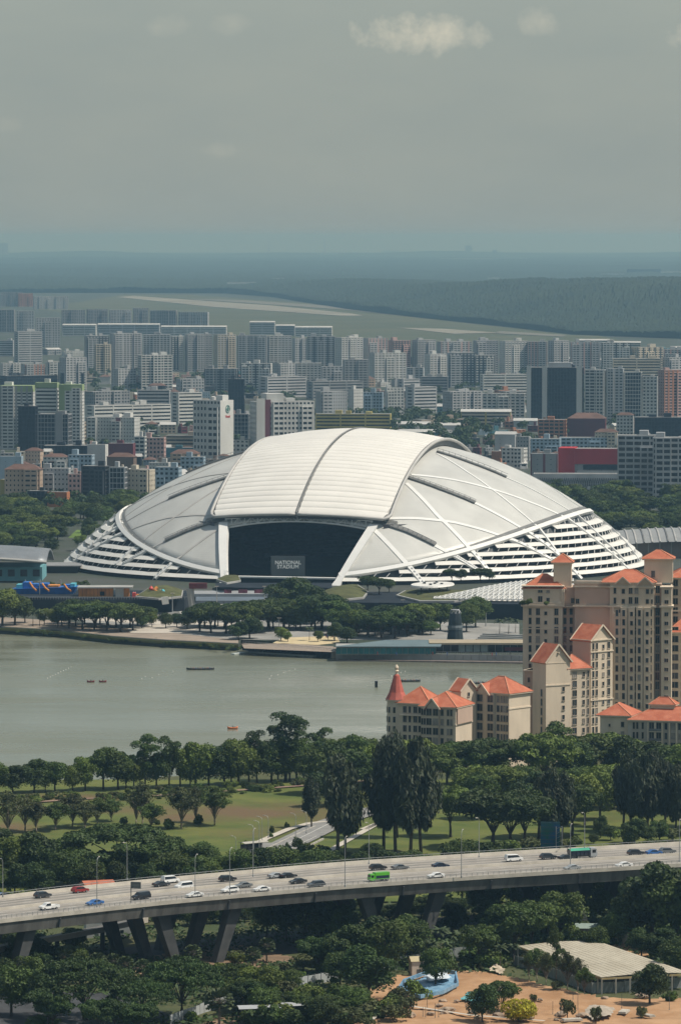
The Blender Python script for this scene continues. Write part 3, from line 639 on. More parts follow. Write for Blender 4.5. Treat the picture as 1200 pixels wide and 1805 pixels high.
for x, y, h, k in ((572,1402,92,'round'),(600,1400,96,'round'),(628,1398,100,'tall'),(655,1392,84,'round'),(682,1388,80,'spread'),(712,1390,90,'spread'),(740,1384,84,'round'),(765,1396,84,'spread'),(788,1386,78,'round'),(815,1390,88,'spread'),(848,1388,92,'spread'),
                   (872,1372,66,'round'),(936,1384,88,'spread'),(960,1396,108,'spread'),(986,1380,106,'tall'),(1012,1388,84,'round'),(1040,1384,94,'spread'),(1072,1380,92,'spread'),(1100,1388,96,'round'),(1132,1384,80,'spread'),(1162,1392,84,'round'),(1190,1388,80,'spread'),(1215,1398,90,'round'),
                   (585,1424,80,'round'),(832,1424,78,'round'),(880,1430,84,'spread'),(918,1420,72,'round'),(942,1440,84,'round'),(994,1430,80,'spread'),(1030,1424,72,'round'),(1080,1428,84,'spread'),(1180,1430,74,'round'),(1140,1420,70,'spread'),
                   (700,1368,66,'round'),(900,1404,40,'round'),(975,1356,62,'round'),(1110,1352,58,'round'),(1160,1350,56,'spread'),(1205,1352,60,'round'),(1050,1352,58,'round'),(728,1352,48,'round'),(755,1350,46,'round'),(812,1352,46,'round'),(840,1350,44,'round')): up.append((x, y, h, k, 1.15))
plant(up, 'in the belt below the orange roofs', 'trees in the belt below the apartments')
# ================================================================ expressway viaduct
DECK = 20.0
def interp(tab, x):
    if x <= tab[0][0]: (a, b), (c, d) = tab[0], tab[1]
    elif x >= tab[-1][0]: (a, b), (c, d) = tab[-2], tab[-1]
    else:
        for (a, b), (c, d) in zip(tab, tab[1:]):
            if a <= x <= c: break
    return b+(d-b)*(x-a)/(c-a)
def smooth_edge(tab, z):
    xs = [-400+i*40 for i in range(52)]; ys = [interp(tab, x) for x in xs]
    for _ in range(3): ys = [ys[0]]+[(ys[i-1]+2*ys[i]+ys[i+1])/4 for i in range(1, len(ys)-1)]+[ys[-1]]
    return [P(x, y, z) for x, y in zip(xs, ys)]
EN = smooth_edge([(-160,1646),(0,1626),(300,1592),(600,1566),(900,1545),(1200,1527),(1360,1518)], DECK)   # near edge of the roadway
EF = smooth_edge([(-160,1606),(0,1586),(150,1568),(300,1553),(600,1526),(900,1507),(1200,1490),(1360,1482)], DECK) # far edge
m_deck = mat('viaduct_asphalt', (.25,.228,.20), .9, .10, .15, .1, col2=(.31,.285,.25)); m_par = mat('viaduct_concrete', (.45,.415,.355), .85, .14, .25, .1)
m_fas = mat('streaked_dark_concrete', (.125,.12,.11), .9, .3, .35, .1, stretch=(1,1,.15)); m_pier = mat('pier_concrete', (.075,.076,.075), .9, .2, .3)  # girder concrete is a dark tone with vertical streaks
m_pole = mat('galvanised_steel', (.34,.35,.35), .5, .1, .5, metal=.3)
via = thing('viaduct', 'long concrete expressway viaduct carrying traffic across the park', 'viaduct')
def lerp_edge(t, dz=0): return [a.lerp(b_, t)+Vector((0,0,dz)) for a, b_ in zip(EN, EF)]
MB().grid([lerp_edge(t) for t in (0,.2,.4,.6,.8,1)]).build('roadway', m_deck, via)
def loft(profile, name, m, par=via):
    """profile: (t across the deck, extra metres outward, dz)"""
    ring = []
    for a, b_ in zip(EN, EF):
        o_ = (b_-a).normalized(); ring.append([a.lerp(b_, t)+o_*e+Vector((0,0,z)) for t, e, z in profile])
    n = len(profile); mb = MB(); vs = [p for r in ring for p in r]; fs = []
    for i in range(len(ring)-1):
        for j in range(n): fs.append((i*n+j, i*n+(j+1)%n, (i+1)*n+(j+1)%n, (i+1)*n+j))
    fs += [tuple(range(n)), tuple((len(ring)-1)*n+j for j in reversed(range(n)))]
    return mb.add(vs, fs).build(name, m, par)
loft([(0,-.45,-.25),(0,-.45,.75),(0,-.05,.75),(0,.25,.02),(0,.25,-.25)], 'parapet', m_par)
loft([(1,.45,-.25),(1,.45,.95),(1,.05,.95),(1,-.25,.02),(1,-.25,-.25)], 'parapet', m_par)
loft([(.5,-.35,.01),(.5,-.22,.72),(.5,.22,.72),(.5,.35,.01)], 'median_barrier', m_par)
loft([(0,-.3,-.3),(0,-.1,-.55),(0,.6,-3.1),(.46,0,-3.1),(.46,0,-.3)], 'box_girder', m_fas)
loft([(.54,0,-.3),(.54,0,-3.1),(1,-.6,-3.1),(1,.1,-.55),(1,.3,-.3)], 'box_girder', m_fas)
for t, dash in ((.045,0),(.17,1),(.29,1),(.41,1),(.465,0),(.535,0),(.61,1),(.73,1),(.84,1),(.93,0)):
    line = lerp_edge(t, .012); mb = MB()
    for i in range(len(line)-1):
        a, b_ = line[i], line[i+1]; L = (b_-a).length; sd = (EF[i]-EN[i]).normalized()*.09; step = 7.5 if dash else L
        for k in range(max(1, int(L/step))):
            u0, u1 = k*step/L, min(1, (k*step+(2.6 if dash else L))/L); p, q = a.lerp(b_, u0), a.lerp(b_, u1); mb.add([p-sd, q-sd, q+sd, p+sd], [(0,1,2,3)])
    mb.build('lane_marking', m_line, via)
m_wear = mat('tyre_worn_asphalt', (.20,.185,.165), .85, .2, .12, stretch=(1,.3,1)); m_joint = mat('expansion_joint', (.06,.06,.058), .8, .2)
for t in (.105,.23,.35,.67,.785,.885):
    line = lerp_edge(t, .006); mb = MB(); rows_ = []
    for i in range(len(line)): sd = (EF[i]-EN[i]).normalized(); rows_.append([line[i]-sd*(1.0+.25*noise.noise((i*.6,t*9,0))), line[i]+sd*(1.0+.25*noise.noise((i*.6,t*9,4)))])
    mb.grid(rows_).build('wheel_track', m_wear, via)
def along(edge, step, off=0.):     # stations along an edge polyline
    out = []; d = off
    for a, b_ in zip(edge, edge[1:]):
        L = (b_-a).length
        while d < L: out.append((a.lerp(b_, d/L), (b_-a).normalized())); d += step
        d -= L
    return out
# fine railing on the near parapet, scuppers and joints on the girder
mb = MB(); st = along([p+Vector((0,0,.75)) for p in EN], 1.6)
for (p, d) in st: n_ = Vector((d.y,-d.x,0))*.25; mb.bar(p+n_*1.0, p+n_+Vector((0,0,.85)), .09)
for (p, d), (q, e) in zip(st, st[1:]): n_ = Vector((d.y,-d.x,0))*.25; mb.bar(p+n_+Vector((0,0,.85)), q+n_+Vector((0,0,.85)), .08); mb.bar(p+n_+Vector((0,0,.45)), q+n_+Vector((0,0,.45)), .05)
mb.build('railing', m_pole, via, kind='stuff')
mb = MB(); st = along([p+Vector((0,0,.95)) for p in EF], 2.0)
for (p, d), (q, e) in zip(st, st[1:]): mb.bar(p+Vector((0,.25,0)), p+Vector((0,.25,.5)), .09); mb.bar(p+Vector((0,.25,.5)), q+Vector((0,.25,.5)), .12)
mb.build('railing', m_pole, via, kind='stuff')
for (p, d) in along(EN, 26, 9.):
    n_ = Vector((d.y,-d.x,0)); mb = MB(); q = p+n_*.22
    mb.bar(q+Vector((0,0,-.7)), q-n_*.55+Vector((0,0,-3.0)), .35, .5, n_); mb.build('drain_pipe', m_dkst, via)
# V-shaped pier legs in three rows under the deck
def pier_group(px):
    base = min(range(len(EN)), key=lambda i: abs(600+EN[i].x*F/EN[i].y-px)); a, b_ = EN[base], EF[base]; dr = (EN[base+1]-EN[base-1]).normalized()
    for t in (.10, .48, .86):
        v_ = b_-a; c = a+(v_-dr*v_.dot(dr))*t          # rows run square across the deck
        for s in (-1, 1):
            mb = MB(); hi = c+dr*s*11+Vector((0,0,-3.1)); lo = Vector((c.x, c.y, LAND-.3))+dr*s*6.0
            ac = Vector((-dr.y, dr.x, 0)); vs = []
            for p, w, l in ((lo, 2.4, 1.15), (hi, 3.2, 1.75)): vs += [p-dr*l-ac*w/2, p+dr*l-ac*w/2, p+dr*l+ac*w/2, p-dr*l+ac*w/2]
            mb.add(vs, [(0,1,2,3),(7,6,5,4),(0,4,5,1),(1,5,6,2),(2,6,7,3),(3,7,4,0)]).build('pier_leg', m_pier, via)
for px in (-10, 372, 712, 1075): pier_group(px)
# --- lamp posts
def lamp(p, h, arm, rz, label, group):
    o = thing('street_lamp', label, 'street lamp', p, rz, group)
    MB().lathe([(.22,0),(.22,.5),(.11,.55),(.07,h-1.2)], 6).build('pole', m_pole, o)
    pts = [(0,0,h-1.25),(0,.12*arm,h-.55),(0,.4*arm,h-.12),(0,arm,h)]
    MB().tube(pts, .06, 5).build('arm', m_pole, o); MB().box(-.16,.16,arm-.1,arm+.75,h-.06,h+.1).build('luminaire', m_par, o)
nl = [(5,1582,62),(171,1600,88),(224,1552,62),(344,1578,66),(405,1578,82),(446,1546,84),(608,1564,88),(650,1524,76),(813,1548,84),(844,1512,72),(1005,1528,74),(1030,1496,62),(1197,1520,74)]
for i, (px, py, hp) in enumerate(nl):
    far_ = py < interp([(0,1586),(300,1553),(600,1526),(900,1507),(1200,1490)], px)+6
    p = P(px, py, DECK+(.9 if far_ else .7)); lamp(p, max(10, hp*p.y/F), 2.0, math.radians(160 if far_ else -10), 'tall grey street lamp on the viaduct, %s lamp from the left' % ordinal(i), 'street lamps on the viaduct')
for i, (px, py, hp) in enumerate([(416,1528,54),(447,1516,62),(457,1505,58),(462,1490,50),(473,1478,40),(521,1480,46),(540,1470,40)]):
    p = P(px, py, LAND+.6); lamp(p, hp*p.y/F, 1.2, math.radians(60), 'slim lamp post beside the park road, %s from the left' % ordinal(i), 'lamp posts beside the park road')
# --- signs
sg = thing('road_sign', 'grey-backed road sign on a single post at the near parapet', 'road sign', P(231,1592,DECK+.7), math.radians(-20))
MB().lathe([(.12,0),(.12,5.2)], 6).build('post', m_dkst, sg); MB().box(-.1, 2.6, .14, .24, 3.6, 5.3).build('board', mat('sign_back', (.22,.22,.21), .6, .1), sg)
for zz in (4.0, 4.9): MB().box(-.1, 2.6, .05, .14, zz, zz+.1).build('rail', m_dkst, sg)
sg = thing('direction_sign', 'tall blue and green direction sign seen from behind the viaduct', 'road sign', P(992,1505,DECK-2), math.radians(-8))
MB().box(-6.2, -.9, .3, .45, 1.2, 8.6).build('board', mat('sign_green_blue', (.008,.11,.075), .5, .3, .35, col2=(.012,.085,.20)), sg)
mb = MB()
for i in range(7): mb.box(-6.2+.05, -.95, .2, .29, 1.4+i*1.15, 1.5+i*1.15)
mb.build('stiffener', m_dkst, sg)
for sx in (-1.9, -.3):
    for sy in (-.2, .2): MB().box(sx-.09, sx+.09, sy-.09, sy+.09, -1.5, 7.4).build('post', m_pole, sg)
    mb = MB()
    for i in range(9): mb.bar((sx,-.2,-1.2+i*.95), (sx,.2,-.3+i*.95), .07)
    mb.build('lacing', m_pole, sg)
mb = MB()
for i in range(6): mb.bar((-1.9,0,.2+i*1.3), (-.3,0,1.0+i*1.3), .08)
mb.build('bracing', m_pole, sg)
# ================================================================ vehicles
m_tyre = mat('tyre_rubber', (.02,.02,.02), .9, .2); m_rimw = mat('wheel_alloy', (.35,.35,.36), .4, .1, metal=.6); m_win = glass('car_glass', (.012,.016,.02), .08)
m_lampw = mat('headlight_glass', (.7,.7,.68), .2, .05); m_lampr = mat('tail_light_red', (.35,.02,.015), .3, .05)
def paint(name, c):
    m = mat('paint_'+name, c, .28, .03, .5, spec=.5); m.node_tree.nodes['Principled BSDF'].inputs['Coat Weight'].default_value = .4; return m
PAINT = {'white': paint('white',(.78,.78,.76)), 'black': paint('black',(.012,.013,.016)), 'dark': paint('charcoal',(.03,.036,.045)), 'silver': paint('silver',(.34,.36,.37)), 'grey': paint('grey',(.15,.16,.165)),
         'red': paint('red',(.26,.015,.015)), 'blue': paint('blue',(.035,.13,.36)), 'navy': paint('navy',(.012,.022,.05)), 'green': paint('lime_green',(.10,.42,.03))}
def hull(mb, prof, w, inset, ztop):
    """car side profile lofted across the width with tumblehome above the beltline"""
    n = len(prof); ys = (-w/2, -w/2+.08, w/2-.08, w/2); vs = []
    for k, y in enumerate(ys):
        for x, z in prof:
            f = max(0, (z-ztop))*inset; yy = y-math.copysign(min(abs(y)-.1, f), y); zz = z-(.05 if k in (0,3) and z > .5 else 0); vs.append((x, yy, zz))
    fs = [(k*n+i, k*n+(i+1)%n, (k+1)*n+(i+1)%n, (k+1)*n+i) for k in range(3) for i in range(n)]
    fs += [tuple(range(n-1,-1,-1)), tuple(3*n+i for i in range(n))]
    mb.add(vs, fs)
CARP = {}
def car_proto(kd):
    if kd in CARP: return CARP[kd]
    P_ = {}
    if kd == 'sedan': L, w, prof, gl, gz = 4.6, 1.82, [(-2.3,.35),(2.3,.32),(2.32,.62),(2.15,.78),(1.1,.95),(.45,1.38),(-.75,1.43),(-1.55,1.05),(-2.25,.98),(-2.32,.6)], [(1.0,.97),(.42,1.33),(-.74,1.37),(-1.42,1.04)], .95
    elif kd == 'suv': L, w, prof, gl, gz = 4.6, 1.88, [(-2.3,.4),(2.28,.38),(2.3,.75),(2.1,.95),(1.2,1.08),(.55,1.62),(-1.6,1.68),(-2.15,1.15),(-2.3,.95)], [(1.1,1.12),(.52,1.55),(-1.55,1.6),(-1.98,1.16)], 1.05
    elif kd == 'van': L, w, prof, gl, gz = 4.9, 1.9, [(-2.45,.4),(2.42,.38),(2.45,.8),(2.25,1.05),(1.55,1.25),(.95,1.9),(-2.2,1.98),(-2.42,1.3)], [(1.48,1.25),(.92,1.8),(-2.1,1.86),(-2.2,1.25)], 1.15
    x0, x1 = gl[0][0], gl[-1][0]
    mb = MB(); hull(mb, prof, w, .32, gz); P_['body'] = mb
    mb = MB(); hull(mb, [(gl[0][0],gl[0][1]-.02),(gl[1][0]+.03,gl[1][1]),(gl[2][0]-.03,gl[2][1]),(gl[3][0],gl[3][1]-.02)], w+.03, .32, gz); P_['glass'] = mb
    wx = L*.30; P_['wheels'] = [(sx*wx, sy*(w/2-.1)) for sx in (1,-1) for sy in (1,-1)]
    P_['L'] = L; P_['w'] = w; P_['bm'] = P_['body'].mesh('car_body', PAINT['white'], False); P_['gm'] = P_['glass'].mesh('car_windows', m_win)
    CARP[kd] = P_; return P_
mb = MB()
vs = [(math.cos(a)*.33, y, math.sin(a)*.33+.33) for y in (-.11,.11) for a in [2*math.pi*i/12 for i in range(12)]]
mb.add(vs, [(i,(i+1)%12,12+(i+1)%12,12+i) for i in range(12)]+[tuple(range(11,-1,-1)), tuple(range(12,24))]); WHEEL = mb.mesh('tyre', m_tyre)
mb = MB(); vs = [(math.cos(a)*.2, y, math.sin(a)*.2+.33) for y in (-.125,.125) for a in [2*math.pi*i/8 for i in range(8)]]
mb.add(vs, [(i,(i+1)%8,8+(i+1)%8,8+i) for i in range(8)]+[tuple(range(7,-1,-1)), tuple(range(8,16))]); RIM = mb.mesh('rim', m_rimw)
HL = MB().box(-.04,.05,-.2,.2,-.07,.08).mesh('headlight', m_lampw); TL = MB().box(-.05,.04,-.17,.17,-.08,.1).mesh('tail_light', m_lampr)
def wheels(o, spots, s=1.0):
    for x, y in spots:
        t = ob('wheel', WHEEL, o); t.location = (x, y, 0); t.scale = (s, s, s); ob('rim', RIM, t)
def car(px, py, kd, colr, label, face):
    p = P(px, py, DECK+.02); i = min(range(1, len(EN)-1), key=lambda k: abs(EN[k].lerp(EF[k],.5).x-p.x)); d = (EN[i+1].lerp(EF[i+1],.5)-EN[i-1].lerp(EF[i-1],.5))
    rz = math.atan2(d.y, d.x)+(0 if face > 0 else math.pi); pr = car_proto(kd)
    o = thing({'sedan':'sedan_car','suv':'sport_utility_car','van':'passenger_van'}[kd], label, 'van' if kd == 'van' else 'car', p, rz, 'vehicles on the viaduct')
    b_ = ob('body', pr['bm'], o); b_.material_slots[0].link = 'OBJECT'; b_.material_slots[0].material = PAINT[colr]
    ob('windows', pr['gm'], o); wheels(o, pr['wheels'])
    for sy in (-1, 1):
        h = ob('headlight', HL, o); h.location = (pr['L']/2-.05, sy*(pr['w']/2-.32), .66); h = ob('tail_light', TL, o); h.location = (-pr['L']/2+.04, sy*(pr['w']/2-.3), .78)
CARS = [(3,1584,'sedan','blue','small blue car at the left edge of the viaduct',1),(75,1583,'suv','dark','dark blue-grey car near the left end of the viaduct',1),(141,1574,'suv','red','dark red car on the far side of the viaduct',1),
 (167,1596,'sedan','blue','bright blue car by the near parapet',-1),(249,1586,'van','black','black van just past the grey-backed road sign',-1),(284,1563,'sedan','dark','dark car overlapping a white minibus',1),(300,1557,'van','white','white minibus behind a dark car',1),
 (324,1568,'van','white','white van in the median lane left of the white sport utility',-1),(343,1582,'sedan','white','white saloon hugging the near parapet left of centre',-1),(401,1554,'suv','black','black sport utility in the far carriageway, left of centre',1),
 (405,1574,'suv','white','white sport utility next to a grey saloon',-1),(429,1565,'sedan','grey','grey saloon just behind the white sport utility',-1),(461,1572,'sedan','white','white low car beside the near parapet near the park road',-1),
 (487,1548,'sedan','silver','silver car close behind a black saloon',1),(508,1548,'sedan','black','black saloon in front of the silver car',1),(525,1558,'sedan','black','black rounded car by the median near the park road',-1),(557,1564,'suv','dark','dark grey car left of the green truck',-1),
 (666,1534,'suv','black','black car above the green truck',1),(705,1533,'sedan','grey','pale grey saloon right of the black car',1),(776,1530,'sedan','navy','blue saloon below the big lawn trees',1),(768,1548,'sedan','white','white hatchback beside the near parapet, right of the green truck',-1),
 (905,1519,'van','white','white van in the far carriageway by itself',1),(966,1515,'suv','dark','dark car below the blue and green sign',1),(998,1516,'sedan','dark','low dark car behind the tipper truck',1),(1008,1534,'sedan','silver','silver saloon beside the near parapet below the tipper truck',-1),
 (1099,1529,'sedan','white','white saloon by the near parapet at the right',-1),(1120,1508,'suv','dark','dark car ahead of the tipper truck',1),(1152,1507,'sedan','blue','blue low car near the right end of the viaduct',1),(1176,1505,'suv','grey','grey car at the right end of the viaduct',1)]
for c in CARS: car(*c)
def truck(px, py, label, name, face, bedcol, cabcol, cover=None, boxy=False, s=1.0):
    p = P(px, py, DECK+.02); i = min(range(1, len(EN)-1), key=lambda k: abs(EN[k].x-p.x)); d = EN[i+1]-EN[i-1]; o = thing(name, label, 'truck', p, math.atan2(d.y, d.x)+(0 if face > 0 else math.pi), 'vehicles on the viaduct')
    o.scale = (s, s, s)
    mb = MB(); prof = [(2.0,.6),(3.9,.6),(3.95,1.5),(3.7,2.65),(3.4,2.85),(2.0,2.85)]; hull(mb, prof, 2.4, .05, 1.6); mb.build('cab', cabcol, o)
    MB().box(3.6,3.9,-1.0,1.0,1.62,2.5).build('windscreen', m_win, o)
    for sy in (-1,1): MB().box(2.5,3.5,sy*1.21-.02,sy*1.21+.02,1.6,2.4).build('window', m_win, o); h = ob('headlight', HL, o); h.location = (3.95, sy*.9, .9)
    MB().box(-3.9,2.2,-.5,.5,.55,.9).build('chassis', m_dkst, o)
    if boxy: MB().box(-3.9,1.8,-1.25,1.25,.9,3.3).build('cargo_box', bedcol, o); MB().box(-3.7,1.6,1.26,1.3,1.2,2.2).build('side_panel', PAINT['navy'], o); MB().box(-3.7,-.4,-1.3,-1.26,1.1,2.3).build('side_panel', PAINT['navy'], o)
    else:
        mb = MB(); mb.add([(-3.9,-1.0,.95),(1.7,-1.0,.95),(1.7,1.0,.95),(-3.9,1.0,.95),(-4.1,-1.25,2.3),(1.8,-1.25,2.3),(1.8,1.25,2.3),(-4.1,1.25,2.3)], [(0,3,2,1),(0,1,5,4),(1,2,6,5),(2,3,7,6),(3,0,4,7)])
        for k in range(5): mb.box(-3.6+k*1.25,-3.5+k*1.25,-1.3,1.3,1.0,2.3)
        mb.build('tipper_body', bedcol, o); MB().grid([[(-4.1+5.9*a/6, -1.28+2.56*b_/4, 2.35+.55*math.sin(math.pi*b_/4)) for b_ in range(5)] for a in range(7)]).build('tarpaulin', cover, o)
    for x in (-3.0, -1.7, 2.9): wheels(o, [(x, -1.0), (x, 1.0)], 1.5)
truck(1026, 1514, 'tipper truck with green tarpaulin over its dark load body', 'tipper_truck', 1, PAINT['navy'], PAINT['silver'], mat('green_tarpaulin', (.05,.30,.20), .6, .15))
truck(667, 1554, 'bright green box truck by the near parapet', 'box_truck', -1, PAINT['green'], PAINT['green'], boxy=True, s=.72)
# white open pickup
p = P(86, 1604, DECK+.02); o = thing('pickup_truck', 'white pickup truck near the left end of the viaduct', 'truck', p, math.radians(36+180), 'vehicles on the viaduct')
mb = MB(); hull(mb, [(-.2,.4),(2.4,.4),(2.45,.9),(2.2,1.05),(1.5,1.15),(1.0,1.75),(-.1,1.8)], 1.85, .25, 1.1); mb.build('cab', PAINT['white'], o); mb = MB(); hull(mb, [(1.45,1.15),(.97,1.66),(-.12,1.7),(-.12,1.15)], 1.88, .25, 1.1); mb.build('windows', m_win, o)
MB().box(-2.7,-.25,-.92,.92,.5,.7).box(-2.7,-.25,-.92,-.85,.7,1.15).box(-2.7,-.25,.85,.92,.7,1.15).box(-2.7,-2.62,-.85,.85,.7,1.15).build('cargo_bed', PAINT['white'], o); wheels(o, [(1.7,-.85),(1.7,.85),(-1.7,-.85),(-1.7,.85)])
# ================================================================ the ground in front of and under the viaduct
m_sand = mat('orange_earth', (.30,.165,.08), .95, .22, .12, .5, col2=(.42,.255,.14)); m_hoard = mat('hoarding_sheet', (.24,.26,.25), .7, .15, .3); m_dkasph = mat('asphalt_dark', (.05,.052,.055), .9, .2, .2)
def heap(name, m, pxs, z, h, parent=None, seed=0, n=26):
    """uneven ground patch with relief, outline given in photo pixels"""
    pts = [P(x, y, z) for x, y in pxs]; x0, x1 = min(p.x for p in pts), max(p.x for p in pts); y0, y1 = min(p.y for p in pts), max(p.y for p in pts); mb = MB()
    def inside(x, y):
        c = False; k = len(pts)
        for i in range(k):
            a, b_ = pts[i], pts[(i+1)%k]
            if (a.y > y) != (b_.y > y) and x < (b_.x-a.x)*(y-a.y)/(b_.y-a.y)+a.x: c = not c
        return c
    vi = {}
    def vert(i, j):
        if (i, j) not in vi:
            x, y = x0+(x1-x0)*i/n, y0+(y1-y0)*j/n; x += .3*(x1-x0)/n*noise.noise((i*.7,j*.7,seed)); vi[(i,j)] = len(mb.v); mb.v.append((x, y, z+h*abs(noise.noise((x*.12, y*.08, seed)))+.25*h*noise.noise((x*.6,y*.5,seed+3))))
        return vi[(i,j)]
    for i in range(n):
        for j in range(n):
            if inside(x0+(x1-x0)*(i+.5)/n, y0+(y1-y0)*(j+.5)/n): mb.f.append((vert(i,j), vert(i+1,j), vert(i+1,j+1), vert(i,j+1))); mb.m.append(0)
    return mb.build(name, m, parent, True)
structure(heap('site_earth', m_sand, [(560,1850),(600,1790),(650,1748),(700,1722),(780,1712),(870,1716),(950,1735),(1060,1762),(1260,1760),(1260,1850)], LAND+.3, .9, n=70))
structure(heap('site_earth', m_sand, [(1040,1672),(1080,1655),(1150,1660),(1140,1690),(1080,1690)], LAND+.25, .5, seed=5))
structure(heap('bare_ground', m_soil, [(200,1735),(230,1690),(420,1668),(520,1690),(420,1730)], LAND+.2, .5, seed=2))
structure(heap('bare_ground', m_soil, [(340,1815),(380,1795),(470,1790),(520,1810)], LAND+.2, .3, seed=4))
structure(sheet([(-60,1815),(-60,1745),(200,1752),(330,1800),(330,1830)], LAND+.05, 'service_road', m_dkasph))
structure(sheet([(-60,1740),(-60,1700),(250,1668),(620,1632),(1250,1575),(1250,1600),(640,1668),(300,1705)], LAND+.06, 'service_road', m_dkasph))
structure(ribbon([(640,1812),(690,1765),(730,1775),(830,1790),(960,1800)], 1.2, LAND+1.0, 'concrete_edge', m_path))
# open-sided site shed with corrugated roof panels
E_ = 7.2
cn = [P(912,1668,E_), P(1060,1724,E_), P(1216,1716,E_), P(1052,1659,E_)]
sd = thing('site_shed', 'open-sided shed with pale sheet-metal roof at the earth site', 'shed', (0,0,0))
A_, B_, C_, D_ = cn; m_tin = mat('weathered_tin', (.36,.32,.245), .75, .25, .25, .1, stretch=(1,.3,1), col2=(.44,.40,.315))
for i in range(16):
    for j in range(3):
        u0, u1, v0, v1 = i/16+.002, (i+1)/16-.004, j/3, (j+1)/3-.006
        f = lambda u, v, dz: A_.lerp(D_, u).lerp(B_.lerp(C_, u), v)+Vector((0,0,.5*(1-abs(2*u-1))+dz))
        mb = MB(); q = [f(u0,v0,.02*(j)), f(u1,v0,.02*j), f(u1,v1,.02*j), f(u0,v1,.02*j)]
        mb.add(q+[p+Vector((0,0,-.09)) for p in q], [(0,1,2,3),(7,6,5,4),(0,4,5,1),(1,5,6,2),(2,6,7,3),(3,7,4,0)]); mb.build('roof_panel', m_tin, sd)
mb = MB()
for a, b_ in ((A_,B_),(B_,C_),(C_,D_),(D_,A_)): mb.bar(a+Vector((0,0,-.35)), b_+Vector((0,0,-.35)), .25, .45)
mb.build('eaves_beam', mat('yellow_timber', (.33,.26,.13), .8, .15), sd)
for i in range(7):
    for e0, e1 in ((A_,B_),(B_,C_)):
        p = e0.lerp(e1, (i+.02)/6.3); MB().box(p.x-.18, p.x+.18, p.y-.18, p.y+.18, LAND, p.z-.4).build('post', m_par, sd)
MB().prism([(q.x, q.y) for q in (A_.lerp(C_,.07), B_.lerp(D_,.12), C_.lerp(A_,.07), D_.lerp(B_,.07))], LAND, E_-.9).build('enclosed_store', m_dkst, sd)
# fences built panel by panel
def fence(pxs, h, label, m=m_hoard, step=2.4, name='site_fence', z=LAND):
    o = thing(name, label, 'fence', (0,0,0)); pts = [P(x, y, z) for x, y in pxs]; c = random.Random(3)
    for a, b_ in zip(pts, pts[1:]):
        n = max(1, int((b_-a).length/step))
        for k in range(n):
            p, q = a.lerp(b_, k/n), a.lerp(b_, (k+.95)/n); hh = h*c.uniform(.96,1.03)
            MB().bar(p+Vector((0,0,hh/2)), q+Vector((0,0,hh/2)), .08, hh).build('panel', m, o)
            MB().bar(p+Vector((0,-.12,0)), p+Vector((0,-.12,hh+.3)), .14).build('post', m_pole, o)
fence([(905,1702),(955,1718),(1043,1752),(1120,1748),(1205,1742)], 2.6, 'grey-green panel fence below the tin-roofed shed')
fence([(676,1714),(740,1704),(800,1694),(868,1688)], 3.2, 'pale hoarding running behind the blue play pool')
fence([(300,1808),(360,1786),(440,1762),(520,1742),(600,1728)], 2.4, 'pale hoarding half hidden among the trees', mat('hoarding_pale', (.40,.42,.42), .7, .12, .3))
# blue play pool
pool = thing('play_pool', 'crumpled blue and white play pool on the orange earth', 'play pool', (0,0,0))
m_pblue = mat('pool_blue', (.10,.23,.36), .4, .25, .5, .3, col2=(.22,.36,.48)); m_pwhite = mat('pool_white', (.62,.68,.72), .5, .1, .5, .2)
heap('liner', m_pblue, [(700,1752),(712,1736),(745,1726),(770,1720),(800,1722),(805,1738),(780,1750),(740,1758)], LAND+1.0, 1.3, pool, 8, 22)
heap('foam_cover', m_pwhite, [(745,1728),(760,1716),(785,1714),(795,1724),(770,1730)], LAND+2.2, 1.6, pool, 9, 16)
pts = [P(x, y, LAND+1) for x, y in ((700,1752),(712,1734),(745,1722),(775,1714),(803,1720),(807,1740),(780,1754),(740,1762),(700,1752))]
for k, (a, b_) in enumerate(zip(pts, pts[1:])): MB().bar(a+Vector((0,0,.6)), b_+Vector((0,0,.6)), .4, .9).build('wall', m_pblue, pool)
tag(heap('turquoise_tarpaulin', mat('turquoise_sheet', (.12,.36,.38), .5, .15, .5), [(812,1762),(825,1750),(850,1748),(860,1756),(835,1766)], LAND+1.1, .7, None, 12, 12), 'small turquoise tarpaulin lying on the orange earth', 'tarpaulin')
tag(heap('gravel_heap', mat('pale_gravel', (.36,.31,.25), .95, .2, .6, .5), [(1028,1790),(1040,1780),(1065,1775),(1082,1782),(1078,1794),(1050,1800)], LAND+.9, 2.0, None, 14, 14), 'low pale heap of gravel in front of the shed', 'gravel heap')
tag(heap('sand_heap', mat('pale_sand', (.46,.38,.28), .95, .2, .6, .4), [(862,1742),(880,1732),(900,1736),(905,1748),(880,1752)], LAND+.9, 2.2, None, 15, 14), 'pale sand heap left of the tin-roofed shed', 'sand heap')
tag(heap('sand_heap', mat('pale_sand'[:9], (.46,.38,.28)), [(860,1712),(875,1704),(890,1708),(886,1718)], LAND+.9, 2.0, None, 16, 12), 'small sand heap against the site fence', 'sand heap')
